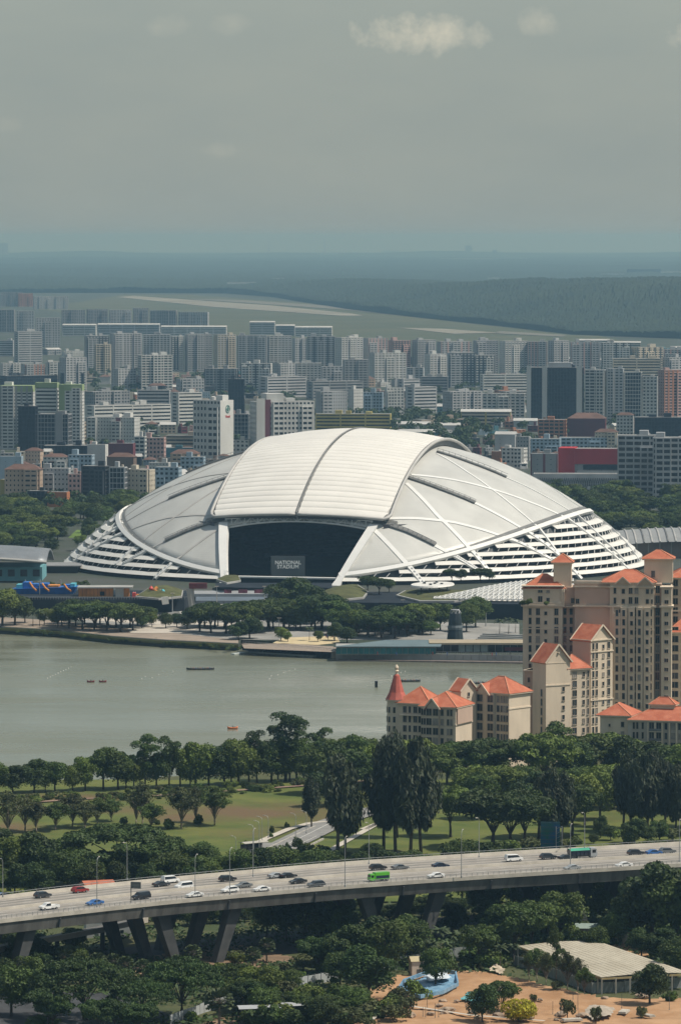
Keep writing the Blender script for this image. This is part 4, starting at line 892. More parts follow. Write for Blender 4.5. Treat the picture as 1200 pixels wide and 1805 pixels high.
# site huts, timber and small clutter
def hut(px, py, w, d, h, rz, wall, roof, label, arch=False):
    o = thing('site_hut', label, 'hut', P(px, py, LAND), math.radians(rz)); MB().box(-w/2,w/2,-d/2,d/2,0,h).build('wall', wall, o)
    if arch: MB().grid([[(-w/2-.3+(w+.6)*i/4, (-d/2-.3)*math.cos(math.pi*j/8), h+.02+d*.32*math.sin(math.pi*j/8)) for i in range(5)] for j in range(9)]).build('roof', roof, o)
    else: mb = MB(); mb.add([(-w/2-.3,-d/2-.3,h),(w/2+.3,-d/2-.3,h),(w/2+.3,0,h+1.1),(-w/2-.3,0,h+1.1),(w/2+.3,d/2+.3,h),(-w/2-.3,d/2+.3,h)], [(0,1,2,3),(3,2,4,5),(0,3,5),(1,4,2),(0,5,4,1)]); mb.build('roof', roof, o)
    MB().box(-.5,.5,-d/2-.06,-d/2+.02,0,2.0).build('door', m_dkst, o); MB().box(w/4,w/4+.9,-d/2-.05,-d/2+.02,1.1,1.9).build('window', m_win, o)
m_cream = mat('cream_wall', (.50,.45,.38), .8, .1, .3)
hut(1094,1664,8,5,3.4,-6,m_cream,mat('bright_green_sheet',(.12,.52,.22),.5,.1),'cream hut with bright green vaulted roof behind the shed',True)
hut(1030,1654,7,4,2.8,-6,mat('pinkish_wall',(.34,.26,.23),.8,.1),mat('grey_green_sheet',(.24,.30,.27),.6,.1),'low pinkish hut with grey-green roof behind the shed')
hut(735,1722,3.5,3,4.0,15,m_cream,mat('straw_roof',(.42,.36,.22),.8,.1),'tall cream box hut beside the blue play pool')
hut(190,1650,12,7,5.5,8,mat('pale_grey_wall',(.42,.43,.42),.8,.1),mat('pale_green_sheet',(.36,.42,.30),.7,.1),'pale grey building with light green roof under the viaduct',True)
hut(362,1618,5,5,3.0,8,mat('white_wall',(.55,.53,.50),.8,.1),mat('salmon_tiles',(.52,.20,.14),.8,.1),'small hut with salmon-striped roof seen between pier legs')
hut(172,1577,8.5,6,2.9,20,m_cream,mat('orange_roof_tiles',(.40,.13,.075),.8,.15,.5),'building with faded orange roof just showing above the far parapet')
for i, (px, py) in enumerate(((455,1806),(500,1802))):
    o = thing('canopy_shelter', 'grey curved shelter roof at the bottom edge, %s of two from the left' % ordinal(i), 'shelter', P(px, py, LAND), math.radians(12+6*i)); MB().grid([[(-5+10*a/6, -2.4+4.8*b_/6, 4+.5*math.sin(math.pi*b_/6)) for b_ in range(7)] for a in range(7)]).build('roof', mat('grey_membrane', (.33,.34,.35), .6, .1), o)
    for sx in (-4,4): MB().box(sx-.1,sx+.1,-.1,.1,0,4.4).build('post', m_pole, o)
# lower slip road under the viaduct at the left
sr = thing('slip_road', 'pale concrete slip road ramp passing under the viaduct at the left', 'ramp', (0,0,0))
pts = [P(x, y, 9) for x, y in ((-60,1690),(25,1668),(100,1655),(180,1640),(260,1622))]
for a, b_ in zip(pts, pts[1:]): MB().bar(a, b_, .5, 1.4).build('edge_beam', m_path, sr)
rows = [[p+Vector((0,.3,-.4)) for p in pts], [p+Vector((-2,9,-.4)) for p in pts]]; MB().grid(rows).build('roadway', m_fas, sr)
for p in pts[1:4]: MB().lathe([(.6,-6),(.6,-.8)], 8).build('column', m_pier, sr).location = p+Vector((0,2,0))
ur0 = random.Random(44)
# --- planting
plant([(150,1800,116,'umbrella',1.0,0),(320,1796,112,'umbrella',.85,1),(415,1762,66,'umbrella',.8,0),(250,1806,84,'umbrella',.9,1),(535,1668,84,'umbrella',.75,0)], 'in front of the viaduct', 'trees in front of the viaduct')
plant([(20,1792,92,'round',1.1,2),(470,1652,72,'round'),(505,1660,84,'round'),(566,1664,82,'round'),(600,1668,80,'round'),(560,1718,70,'spread',1,0),(612,1722,96,'round',1.1,0),(650,1766,104,'round',1.1,0),(682,1724,112,'round',1.0,1),(716,1704,92,'round'),(655,1690,80,'round',1,0),
       (768,1746,84,'round',.9,1),(842,1706,80,'spread',.9,1),(872,1690,72,'round'),(905,1690,104,'spread',1.0,1),(936,1680,96,'spread',1.0,1),(988,1664,104,'round',1.0,1),(966,1650,80,'round'),(1050,1690,62,'round',1,1),(1082,1668,60,'round',1,2),(1110,1664,88,'round'),
       (1150,1668,158,'round',1.0,0),(1192,1672,150,'round',1.1,1),(1225,1676,160,'round',1.1,0),(1172,1640,110,'round'),(1192,1726,74,'round',1,2),(1145,1774,80,'round',1.1,0),(1130,1690,56,'round',1.1,0),(1165,1692,58,'round',1.1,0),
       (850,1806,76,'round',1,0),(884,1788,62,'spread',.9,1),(930,1640,60,'round'),(860,1650,70,'round',1,0),(800,1650,60,'round',1,0),(1020,1640,70,'round',1,0),(1060,1636,72,'round',1,0),(60,1700,40,'round'),(20,1712,46,'round')]+[q for q in [(ur0.uniform(-10,600), ur0.uniform(1700,1752), ur0.uniform(42,70), 'round', 1.15, ur0.choice((0,1,1,2))) for _ in range(26)] if not (185 < q[0] < 455 and q[1]-q[2] < 1692)]+[(ur0.uniform(420,640), ur0.uniform(1770,1815), ur0.uniform(46,72), ur0.choice(('round','spread')), 1.1, ur0.choice((0,1,2))) for _ in range(12)]+[(ur0.uniform(40,300), ur0.uniform(1812,1835), ur0.uniform(56,76), 'spread', 1.1, 0) for _ in range(5)], 'in front of the viaduct', 'trees in front of the viaduct')
plant([(980,1742,108,'tall',.5,0)], 'along the shed fence', 'slender trees along the shed fence')
plant([(1000,1748,70,'vase',.7,1),(946,1732,60,'vase',.8,2),(962,1738,58,'vase',.8,1),(1018,1752,62,'vase',.7,0),(932,1728,52,'vase',.8,1),(1030,1756,50,'vase',.8,2)], 'along the shed fence', 'slender trees along the shed fence')
plant([(112,1728,64,'fanpalm'),(172,1728,52,'fanpalm'),(222,1734,52,'fanpalm'),(252,1736,48,'fanpalm'),(284,1738,44,'fanpalm'),(340,1712,50,'fanpalm',1.1),(200,1724,46,'fanpalm'),(386,1812,74,'fanpalm',1.2),(446,1712,46,'fanpalm'),(140,1735,46,'fanpalm'),(470,1700,50,'fanpalm'),(95,1740,50,'fanpalm'),(268,1740,44,'fanpalm'),(312,1726,46,'fanpalm')],
      'below the pier legs', 'fan palms below the pier legs')
plant([(738,1694,62,'palm'),(752,1688,58,'palm'),(776,1690,64,'palm'),(798,1694,60,'palm'),(812,1690,58,'palm'),(826,1700,60,'palm'),(726,1704,58,'palm'),(882,1712,54,'palm'),(1076,1648,52,'palm'),(1090,1652,52,'palm'),(1104,1650,50,'palm'),(1062,1656,48,'palm'),(788,1704,52,'palm'),(762,1706,54,'palm'),(590,1700,52,'palm'),(626,1692,56,'palm'),(640,1700,50,'palm'),(905,1704,46,'palm')],
      'between the viaduct and the earth site', 'palms between the viaduct and the earth site')
rb = random.Random(77)
plant([(915,1806,44,'yellowbush',1.1)], 'on the earth site', 'bushes on the earth site')
plant([(rb.uniform(440,640), rb.uniform(1760,1812), rb.uniform(26,48), 'bush', rb.uniform(1,1.4)) for _ in range(34)]+[(rb.uniform(560,700), rb.uniform(1775,1815), rb.uniform(20,40), 'bush', 1.2) for _ in range(14)], 'in the thicket at the bottom edge', 'bushes in the bottom thicket')
plant([(rb.uniform(-10,600), rb.uniform(1690,1745), rb.uniform(16,32), 'bush', 1.3) for _ in range(46)]+[(rb.uniform(600,900), rb.uniform(1668,1712), rb.uniform(18,34), 'bush', 1.3, rb.choice((0,1))) for _ in range(36)]+[(rb.uniform(850,1210), rb.uniform(1630,1672), rb.uniform(20,34), 'bush', 1.3, rb.choice((0,1))) for _ in range(36)], 'in the undergrowth below the viaduct', 'undergrowth bushes below the viaduct')
plant([(230,1792,28,'freshbush',1.3),(262,1798,22,'freshbush',1.3),(470,1792,24,'freshbush',1.5),(505,1782,20,'freshbush',1.2),(70,1812,24,'freshbush',1.4),(95,1812,18,'freshbush',1.2),(340,1800,18,'freshbush',1.2),(525,1732,22,'freshbush',1.1),(480,1782,18,'freshbush',1.1)], 'near the bottom-left edge', 'fresh green bushes at the bottom left')
plant([(700,1772,36,'bush',1,3),(716,1790,40,'bush',.8,3),(730,1766,46,'bush',.9,2),(690,1790,30,'bush',1,2),(940,1770,20,'bush',.6,3),(1050,1808,40,'bush',.5,3),(1000,1800,46,'bush',.5,3),(1130,1800,30,'bush',.6,3),(1180,1770,26,'bush',.9,1),(980,1750,26,'bush',.8,3)], 'scattered over the orange earth', 'scrub on the earth site')

ur = random.Random(91)
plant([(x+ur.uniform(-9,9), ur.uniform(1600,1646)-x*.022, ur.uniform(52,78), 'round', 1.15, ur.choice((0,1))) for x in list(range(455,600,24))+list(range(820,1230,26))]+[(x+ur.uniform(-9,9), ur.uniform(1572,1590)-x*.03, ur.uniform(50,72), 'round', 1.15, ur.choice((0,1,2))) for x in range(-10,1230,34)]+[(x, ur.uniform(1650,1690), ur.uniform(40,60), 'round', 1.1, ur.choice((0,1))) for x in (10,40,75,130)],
      'in the shade under the viaduct', 'trees in the shade under the viaduct')
mb = MB()
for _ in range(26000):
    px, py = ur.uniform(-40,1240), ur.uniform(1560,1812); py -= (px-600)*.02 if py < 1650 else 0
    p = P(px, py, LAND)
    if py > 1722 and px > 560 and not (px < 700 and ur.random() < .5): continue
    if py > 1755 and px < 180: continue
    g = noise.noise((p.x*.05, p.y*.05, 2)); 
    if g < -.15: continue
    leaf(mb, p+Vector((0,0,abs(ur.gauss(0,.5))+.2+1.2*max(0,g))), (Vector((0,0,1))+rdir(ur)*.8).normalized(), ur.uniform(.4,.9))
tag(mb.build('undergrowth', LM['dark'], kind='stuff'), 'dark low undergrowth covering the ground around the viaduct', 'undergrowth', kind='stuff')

# rubble, posts and workers on the earth site
ROCK = []
for k in range(4):
    bm_ = bmesh.new(); bmesh.ops.create_icosphere(bm_, subdivisions=2, radius=1)
    for v in bm_.verts: v.co *= 1+.45*noise.noise(v.co*1.3+Vector((k*5,0,0))); v.co.z *= .55
    me = bpy.data.meshes.new('rubble'); bm_.to_mesh(me); bm_.free(); me.materials.append(mat('rubble_stone', (.30,.23,.17), .95, .3, .8)); ROCK.append(me)
for i, px in enumerate(sorted(ur.uniform(640,1195) for _ in range(30))):
    o = ob('rubble_block', ROCK[i % 4]); o.location = P(px, ur.uniform(1748,1800), LAND+.9); s_ = ur.uniform(.35,1.3); o.scale = (s_*1.3, s_, s_); o.rotation_euler = (0,0,ur.uniform(0,6)); tag(o, 'lump of rubble on the orange earth, %s from the left' % ordinal(i), 'rubble', 'rubble on the earth site')
for i, px in enumerate(sorted(ur.uniform(660,1190) for _ in range(18))):
    o = thing('marker_stake', 'thin stake on the orange earth, %s from the left' % ordinal(i), 'stake', P(px, ur.uniform(1755,1805), LAND+.6), 0, 'stakes on the earth site'); MB().lathe([(.07,0),(.05,ur.uniform(2.0,4.5))], 5).build('shaft', m_dkst, o); MB().box(-.12,.12,-.12,.12,0,.25).build('footing', m_conc, o)
for i, (px, py) in enumerate(((1008,1800),(1100,1786),(1138,1792))):
    o = thing('timber_stack', 'stack of grey timber on the orange earth, %s of three from the left' % ordinal(i), 'timber', P(px, py, LAND+.9), .3+i, 'timber stacks on the earth site')
    for k in range(5): MB().box(-2.4,2.4,-.9+k*.38,-.62+k*.38,0,.25).build('plank', m_par, o); MB().box(-2.2,2.3,-.8+k*.38,-.5+k*.38,.27,.5).build('plank', m_par, o)

plant([(x+ur.uniform(-6,6), 1640-x*.035+ur.uniform(-6,6), ur.uniform(26,40), 'round', 1.3, 0) for x in range(190,470,17)]+[(x+ur.uniform(-6,6), 1622-(x-600)*.03+ur.uniform(-5,5), ur.uniform(26,40), 'round', 1.3, 0) for x in range(600,830,17)], 'between the far pier legs', 'small trees between the far pier legs')
# ================================================================ orange-roofed apartment estate
m_wall = mat('apartment_render', (.60,.505,.39), .85, .10, .15, stretch=(1,1,.3)); m_wallshade = mat('apartment_render_pink_shade', (.50,.365,.285), .85, .08, .15, stretch=(1,1,.3))  # pink copy of the render carries shade in its colour
m_trim = mat('apartment_trim', (.64,.54,.42), .8, .08, .3); m_tile = mat('orange_clay_tiles', (.37,.105,.055), .75, .2, .35, .25, col2=(.47,.165,.095)); m_ridge = mat('ridge_tiles', (.55,.24,.14), .8, .1, .5)
m_tile.node_tree.nodes['Principled BSDF'].inputs['Specular IOR Level'].default_value = .2
m_frame = mat('window_frame', (.40,.34,.28), .7, .1); m_pane = glass('apartment_pane', (.014,.022,.026), .1); PANES = [m_pane]*6+[glass('apartment_pane_mid', (.05,.062,.068), .15)]*2+[mat('apartment_curtain', (.26,.24,.21), .6, .2, .8)]; pw_ = random.Random(2)
PX = 5.04
WINM = {}
def window(th, x, y, z, w, h, side):
    k = (round(w,2), round(h,2))
    if k not in WINM:
        f = MB(); f.box(-w/2-.14,-w/2,-.16,.02,-.1,h+.1).box(w/2,w/2+.14,-.16,.02,-.1,h+.1).box(-w/2,w/2,-.16,.02,h,h+.1).box(-w/2-.25,w/2+.25,-.3,.02,-.26,-.1)
        p = MB(); p.box(-w/2,w/2,-.05,.01,-.1,h)
        g = MB()
        if w > 1.1: f.box(-.04,.04,-.1,-.05,-.1,h)
        WINM[k] = (f.mesh('window', m_frame), p.mesh('pane', m_pane))
    o = ob('window', WINM[k][0], th); o.location = (x, y, z); o.rotation_euler = (0, 0, 0 if side == 'A' else math.pi/2); pn = ob('pane', WINM[k][1], o); pn.material_slots[0].link = 'OBJECT'; pn.material_slots[0].material = pw_.choice(PANES)
def rows(ztop, n, first=2.6, fh=3.3): return [ztop-first-i*fh for i in range(n)]
def block(th, x0, x1, y0, y1, z0, z1, m=None, name='wall'): return MB().box(x0,x1,y0,y1,z0,z1).build(name, m or m_wall, th)
def ledge(th, x0, x1, y0, y1, z, h=.4, out=.4): return MB().box(x0-out,x1+out,y0-out,y1+out,z,z+h).build('string_course', m_trim, th)
def hip(th, x0, x1, y0, y1, z, h, over=.9, ridge=.4):
    x0-=over; x1+=over; y0-=over; y1+=over; lx, ly = x1-x0, y1-y0
    if lx >= ly: i = min(ly/2, lx/2*.98); a, b_ = (x0+i*1.0,(y0+y1)/2,z+h), (x1-i*1.0,(y0+y1)/2,z+h)
    else: i = min(lx/2, ly/2*.98); a, b_ = ((x0+x1)/2,y0+i,z+h), ((x0+x1)/2,y1-i,z+h)
    c = [(x0,y0,z),(x1,y0,z),(x1,y1,z),(x0,y1,z)]
    fs = [(0,1,5,4),(1,2,5),(2,3,4,5),(3,0,4)] if lx >= ly else [(0,1,4),(1,2,5,4),(2,3,5),(3,0,4,5)]
    r = MB().add(c+[a,b_], fs+[(3,2,1,0)]).build('roof', m_tile, th)
    mb = MB(); mb.bar(a, b_, .3)
    for q in c: mb.bar(q, a if (Vector(q)-Vector(a)).length < (Vector(q)-Vector(b_)).length else b_, .28)
    mb.build('ridge', m_ridge, r); MB().box(x0+.15,x1-.15,y0+.15,y1-.15,z-.45,z-.02).build('eaves', m_trim, r); return r
def gable(th, x0, x1, y0, y1, z, h, axis='x', over=.6, m=None):
    """ridge along axis; walls fill the gable ends"""
    mb, w = MB(), MB()
    if axis == 'x':
        a, b_ = (x0-over,(y0+y1)/2,z+h), (x1+over,(y0+y1)/2,z+h); k = h/((y1-y0)/2); c = [(x0-over,y0-over,z-k*over),(x1+over,y0-over,z-k*over),(x1+over,y1+over,z-k*over),(x0-over,y1+over,z-k*over)]; fs = [(0,1,5,4),(3,4,5,2)]
        w.add([(x0,y0,z),(x0,y1,z),(x0,(y0+y1)/2,z+h-.1),(x1,y0,z),(x1,y1,z),(x1,(y0+y1)/2,z+h-.1)], [(0,2,1),(3,4,5)])
    else:
        a, b_ = ((x0+x1)/2,y0-over,z+h), ((x0+x1)/2,y1+over,z+h); k = h/((x1-x0)/2); c = [(x0-over,y0-over,z-k*over),(x1+over,y0-over,z-k*over),(x1+over,y1+over,z-k*over),(x0-over,y1+over,z-k*over)]; fs = [(1,2,5,4),(3,0,4,5)]
        w.add([(x0,y0,z),(x1,y0,z),((x0+x1)/2,y0,z+h-.1),(x0,y1,z),(x1,y1,z),((x0+x1)/2,y1,z+h-.1)], [(0,1,2),(3,5,4)])
    r = MB().add(c+[a,b_], fs).build('roof', m_tile, th); r.modifiers.new('t','SOLIDIFY').thickness = .35
    for q, t_ in ((c[0],a),(c[1],b_ if axis == 'x' else a),(c[2],b_),(c[3],a if axis == 'x' else b_)): MB().bar(q, t_, .3, .5).build('verge', m_trim, r)
    w.build('gable_wall', m or m_wall, th); return r
def estate(name, label, px, d, al): return thing(name, label, 'apartment block', (AT(px, 1200, d).x, d, LAND), math.radians(-al), 'orange-roofed apartment estate')
def zz(py, d): return AT(600, py, d).z-LAND        # height above the ground seen at row py
# --- 1: low block with turret at the left
d = 1666; th = estate('turret_block', 'low cream apartment block with a pointed orange corner turret by the water', 803, d, 24)
ze = zz(1247,d); W1 = (803-708)/PX/.91; dep = (833-803)/PX/.407
block(th,-W1*.62,0,0,dep,0,ze); block(th,-W1-1.5,-W1*.62-.02,1.6,dep-1,0,ze+.6); ledge(th,-W1*.62,0,0,dep,ze-.5); ledge(th,-W1-1.5,-W1*.62-.5,1.6,dep-1,ze+.1)
hip(th,-W1*.62,0,0,dep,ze,4.6); hip(th,-W1-1.5,-W1*.5,1.6,dep-1,ze+.6,5.4)
gable(th,-W1*.52,-W1*.28,-1.2,4,ze-.2,3.0,'y'); block(th,-W1*.5,-W1*.30,-1.0,.2,0,ze-.2)
ledge(th,-.3,0,0,dep,ze-6.4,.5,.25); ledge(th,-W1,-.3,0,2,ze-3.6,.25,.15); block(th,-.2,.55,.6,dep-.6,ze-6.0,ze-.5,m_wallshade,'painted_shade_panel')  # pink panel paints the eaves' shadow on the upper side wall
for z in rows(ze,6,3.0):
    for x, w in ((-1.6,.8),(-2.8,.8),(-5.0,1.0),(-7.0,1.0)): window(th,x,0,z,w,2.0,'A')
    for x in (-W1*.34,-W1*.46): window(th,x,-1.0,z,1.9,2.2,'A')
    for x in (-W1*.56,-W1*.6): window(th,x,0,z,.8,2.0,'A')
    for x, w in ((-W1*.68,.8),(-W1*.76,1.3),(-W1*.86,.7),(-W1*.95,1.2)): window(th,x,1.6,z+.4,w,2.0,'A')
tx, ty, tr = -W1-3.2, 4.2, 3.4
MB().lathe([(tr,0),(tr,ze+1.0),(tr+.5,ze+1.0),(tr+.5,ze+1.5)], 10, (tx,ty)).build('turret', m_wall, th)
zt = zz(1190,d+8); r = MB().lathe([(tr+.6,ze+1.5),(tr*.78,ze+1.5+(zt-ze-1.5)*.28),(tr*.30,zt-.6),(.25,zt)], 10, (tx,ty)).build('turret_roof', mat('red_spire_tiles', (.40,.10,.07), .7, .15, .6), th)
MB().lathe([(.55,zt-.4),(.5,zt+.8),(.9,zt+.9),(.5,zt+1.2),(.75,zt+2.1),(.5,zt+2.6),(.05,zt+3.2)], 8, (tx,ty)).build('finial', m_trim, r)
for z in rows(ze,6,3.0):
    for a in (-2.6,-2.0,-1.4): o = MB().box(-.4,.4,-.12,.05,0,2.0).build('window', m_pane, th); o.location = (tx+math.cos(a)*tr, ty+math.sin(a)*tr, z); o.rotation_euler = (0,0,a+math.pi/2)
# small gabled stair tower behind
th = estate('gabled_stair_tower', 'small cream stair tower with orange gable above the turret block', 812, d+16, 50); ze = zz(1216,d+16)
block(th,-5.0,0,0,7.2,0,ze); gable(th,-5.0,0,0,7.2,ze,3.6,'x'); window(th,0,3.6,ze-2.4,.8,1.2,'B')
# --- 2: next low block
d = 1680; th = estate('corner_block', 'low cream apartment block with blank sunlit side and hipped orange roof', 897, d, 38); ze = zz(1223,d); wA, dep = (897-836)/PX/.788, (936-897)/PX/.616
block(th,-wA,0,0,dep,0,ze); block(th,-wA*.92,-wA*.38,-1.1,.3,0,ze-.3); ledge(th,-wA,0,0,dep,ze-.5); hip(th,-wA,0,0,dep,ze,5.2); gable(th,-wA*.9,-wA*.5,-1.3,4,ze-.3,3.4,'y'); ledge(th,-.25,0,0,dep,ze-5.6,.5,.2)
for z in rows(ze,7,3.2):
    for x, w in ((-.7,.8),(-1.9,.8),(-3.1,.7),(-4.6,1.1)): window(th,x,0,z,w,2.1,'A')
    for x in (-wA*.47,-wA*.76): window(th,x,-1.1,z,2.3,2.3,'A')
    window(th,-wA*.965,0,z,.6,2.1,'A')
# --- 3: gable-ended block and its hipped wing
d = 1700; th = estate('gable_end_block', 'cream apartment block with tall blank gable end and orange roof', 962, d, 58); ze = zz(1166,d); wA, dep = (962-945)/PX/.53+2, (1006-962)/PX/.848
block(th,-wA,0,0,dep,0,ze); gable(th,-wA,0,0,dep,ze,5.8,'x'); ledge(th,-.2,0,0,dep,zz(1210,d),.45,.2); ledge(th,-wA,0,0,dep,ze-.9,.3,.1)
for z in rows(zz(1208,d),6,4.0): window(th,0,dep*.72,z+1.6,.9,1.4,'B'); window(th,-2.6,0,z,.9,2.3,'A')
MB().lathe([(.5,0),(.5,.3)],8).build('roundel', m_trim, th).location = (.1, dep/2, ze+2.6)
d2 = 8.8; zw = zz(1182,d)
block(th,-9.5,-.8,dep+.02,dep+d2,0,zw); ledge(th,-9.5,-.8,dep+.5,dep+d2,zw-.5); hip(th,-9.5,-.8,dep-.3,dep+d2,zw,4.6)
for z in rows(zw,8,3.2):
    window(th,-.8,dep+d2*.28,z,1.7,2.1,'B'); window(th,-.8,dep+d2*.72,z+.3,.8,1.5,'B'); window(th,-.8,dep+d2*.93,z,.6,2.1,'B')
# side annex with dark openings between blocks 2 and 3
th = estate('recessed_wing', 'narrow pinkish wing squeezed between two orange-roofed blocks', 948, 1712, 20); ze = zz(1182,1712); block(th,-5,0,0,8,0,ze,m_wallshade); ledge(th,-5,0,0,8,ze-.4)
for z in rows(ze,9,4.2): window(th,-1.2,0,z,.8,1.2,'A'); window(th,-3.4,0,z,.8,1.6,'A')
# --- 4: mid gabled block
d = 1714; th = estate('mid_gabled_block', 'mid-height cream block with orange gable in front of the tall tower', 1041, d, 46); ze = zz(1128,d); wA, dep = (1041-1010)/PX/.695, (1082-1041)/PX/.72
block(th,-wA,0,0,dep,0,ze); block(th,-wA-.02,-.6,-.05,0,0,ze-.5,m_wallshade,'painted_shade_panel'); ledge(th,-wA,0,0,dep,ze-.5); gable(th,-wA,0,0,dep,ze,5.0,'x'); ledge(th,-.2,0,0,dep,zz(1151,d),.4,.3); ledge(th,-.2,0,0,dep,zz(1236,d),.4,.3)  # pink panel paints shade over the left-facing wall
for z in rows(ze,13,3.4):
    for y, w, h in ((1.2,.9,2.1),(3.0,.9,2.1),(6.4,.9,1.3),(9.2,1.3,2.2)): window(th,0,y,z,w,h,'B')
# --- 5: tall tower
d = 1728; th = estate('tall_apartment_tower', 'tallest cream apartment tower with orange roofs and two stair turrets', 1160, d, 5)
def lx(px): return (px-1160)/PX/.996
z1 = zz(1030,d); zl = zl0 = zz(1071,d)
block(th,lx(917),lx(988),2.0,18,0,z1-2); block(th,lx(988)-.02,lx(1010),4.2,18,0,z1-1.6,m_wallshade); block(th,lx(1010)-.02,lx(1073),1.2,16,0,z1,m_wallshade); block(th,lx(1073)-.02,lx(1152),0,17,0,z1+.6); block(th,lx(1152)-.02,lx(1165),3.2,17,0,z1,m_wallshade); block(th,lx(1165)-.02,lx(1183),.6,15,0,z1-1)  # pink sections have their shade put into the wall colour
for a, b_, y in ((lx(917),lx(988),2.0),(lx(1010),lx(1073),1.2),(lx(1073),lx(1152),0),(lx(1165),lx(1183),.6)):
    ledge(th,a,b_,y,y+6,zl,.6,.7); ledge(th,a,b_,y,y+6,z1-1.3,.4,.5)
    if a != lx(1010): ledge(th,a,b_,y,y+6,zl-8.2,.3,.15); ledge(th,a,b_,y,y+6,zl-38,.35,.2)
ledge(th,lx(917),lx(1010),2,8,z1-8.6,.25,.1)
for p in (1086,1098,1112,1126,1140):      # projecting bays
    block(th,lx(p)-1.15,lx(p)+1.15,-1.3,.1,0,zl-(0 if p != 1086 else 2),m_wall,'bay'); 
for p in (1079,1105,1133): block(th,lx(p)-.35,lx(p)+.35,-.7,.1,0,zl,m_trim,'pilaster')
for z in rows(zl,17,3.0):
    for p, w in ((930,.9),(944,1.3),(958,.9),(977,1.3)): window(th,lx(p),2.0,z,w,2.2 if p != 958 else 1.1,'A')
    for p in (992,1003): window(th,lx(p),4.2,z,1.0,2.1,'A')
    for p, w, h in ((1092.3,1.3,2.2),(1119,1.4,2.2),(1146.5,.6,2.2)): window(th,lx(p),0,z,w,h,'A')
    for p in (1086,1098,1112,1126,1140): window(th,lx(p),-1.3,z,.9,1.5 if p in (1112,1140) else 2.1,'A')
    window(th,lx(1174),.6,z,1.3,1.2,'A'); window(th,lx(1158),3.2,z,1.4,2.6,'A')
for z in (zl+1.4,zl+5.0):
    for p, w, h in ((948,1.5,2.2),(962,1.1,1.6)): window(th,lx(p),2.0,z,w,h,'A')
    for p, w, h in ((1082,.8,2.0),(1097,1.0,1.5),(1110,1.2,2.2),(1120.5,1.2,2.2),(1140,1.0,1.5),(1148,.5,1.5)): window(th,lx(p),0,z,w,h,'A')
    window(th,lx(1174),.6,z,1.3,1.2,'A'); window(th,lx(1158),3.2,z,1.4,2.6,'A')
for p in (1006,1015): window(th,lx(p),1.2 if p > 1010 else 4.2,zl+1.2,1.2,1.6,'A')
for p in (983,986): MB().lathe([(.3,zl+.6),(.3,z1-2)],8).build('column', m_trim, th).location = (lx(p)+.8, 1.6, 0)
block(th,lx(917),lx(988),1.4,2.2,zl+.6,zl+1.5,m_wall,'balcony_wall')
r1 = hip(th,lx(919),lx(990),2.5,15,z1-2,4.9); hip(th,lx(1062),lx(1152),.5,15,z1+.6,4.2)
for p in (1096,1136): gable(th,lx(p)-2.2,lx(p)+2.2,-.6,6,z1+.5,2.0,'y')
block(th,lx(971),lx(1003),5,11.5,z1-2,zz(994,d)); ledge(th,lx(971),lx(1003),5,11.5,zz(994,d)-.5); hip(th,lx(971),lx(1003),5,11.5,zz(994,d),3.0)
block(th,lx(1004),lx(1070),1.0,1.5,z1,z1+.9,m_trim,'roof_parapet')
block(th,lx(1133),lx(1184),8,17,z1,zz(985,d+8)); ledge(th,lx(1133),lx(1184),8,17,zz(985,d+8)-.5); hip(th,lx(1133),lx(1184),8,17,zz(985,d+8),3.0); window(th,lx(1149),8,z1+2,1.2,2.2,'A')
# --- 6: neighbouring tower cut by the frame
d = 1748; th = estate('neighbouring_tower', 'cream apartment tower cut off by the right edge of the picture', 1180, d, 2); z1 = zz(1018,d)
w6 = (1290-1180)/PX; block(th,.4,w6,0,16,0,z1); ledge(th,.4,w6,0,16,z1-.5); hip(th,.4,w6,0,16,z1,5.0); ledge(th,.4,w6,0,8,zz(1078,d),.5,.5)
block(th,-.5,w6,-6,-.02,0,zz(1112,d)); hip(th,-.5,w6,-6,3,zz(1112,d),4.2); ledge(th,-.5,w6,-6,3,zz(1112,d)-.5)
for z in rows(z1,18,3.0):
    if z > zz(1108,d):
        for x, w in ((2,1.6),(5,1.6),(9,1.2),(12,1.6),(16,1.6)): window(th,x,0,z,w,2.1,'A')
    else:
        for x, w in ((1.6,2.4),(5.0,2.2),(8.4,1.4),(12,2.2),(16,2.2)): window(th,x,-6,z,w,2.1,'A')
# --- 7: low blocks at the lower right
d = 1648; th = estate('low_right_block', 'low apartment block with overlapping orange hipped roofs at the right edge', 1112, d, 16); ze = zz(1262,d)
def l7(px): return (px-1112)/PX/.961
block(th,l7(1060),l7(1108),0,14,0,ze); ledge(th,l7(1060),l7(1108),0,14,ze-.5); hip(th,l7(1058),l7(1110),0,14,ze,3.6)
block(th,l7(1108)+.02,l7(1290),-1.0,14,0,ze-1.2,mat('apartment_render_pale', (.44,.40,.35), .85, .08, .15)); ledge(th,l7(1108)+.5,l7(1290),-1,14,ze-1.7); hip(th,l7(1112),l7(1290),-1,14,ze-1.2,4.2)
block(th,l7(1140),l7(1180),5,10,ze,zz(1243,d)); hip(th,l7(1140),l7(1180),5,10,zz(1243,d),2.3,.6)
for z in rows(ze-1.2,7,3.0):
    for p, w in ((1118,.7),(1124,.7),(1133,.7),(1148,1.6),(1160,1.6),(1172,.9),(1184,1.6),(1196,1.4),(1212,1.4)): window(th,l7(p),-1.0,z,w,2.1,'A')
    window(th,l7(1098),0,z+.4,1.0,1.6,'A'); window(th,l7(1076),0,z+.4,.6,.8,'A')
for p in (1142,1154,1166,1178,1190):
    block(th,l7(p)-.25,l7(p)+.25,-1.5,-.98,0,ze-1.9,m_trim,'pilaster')
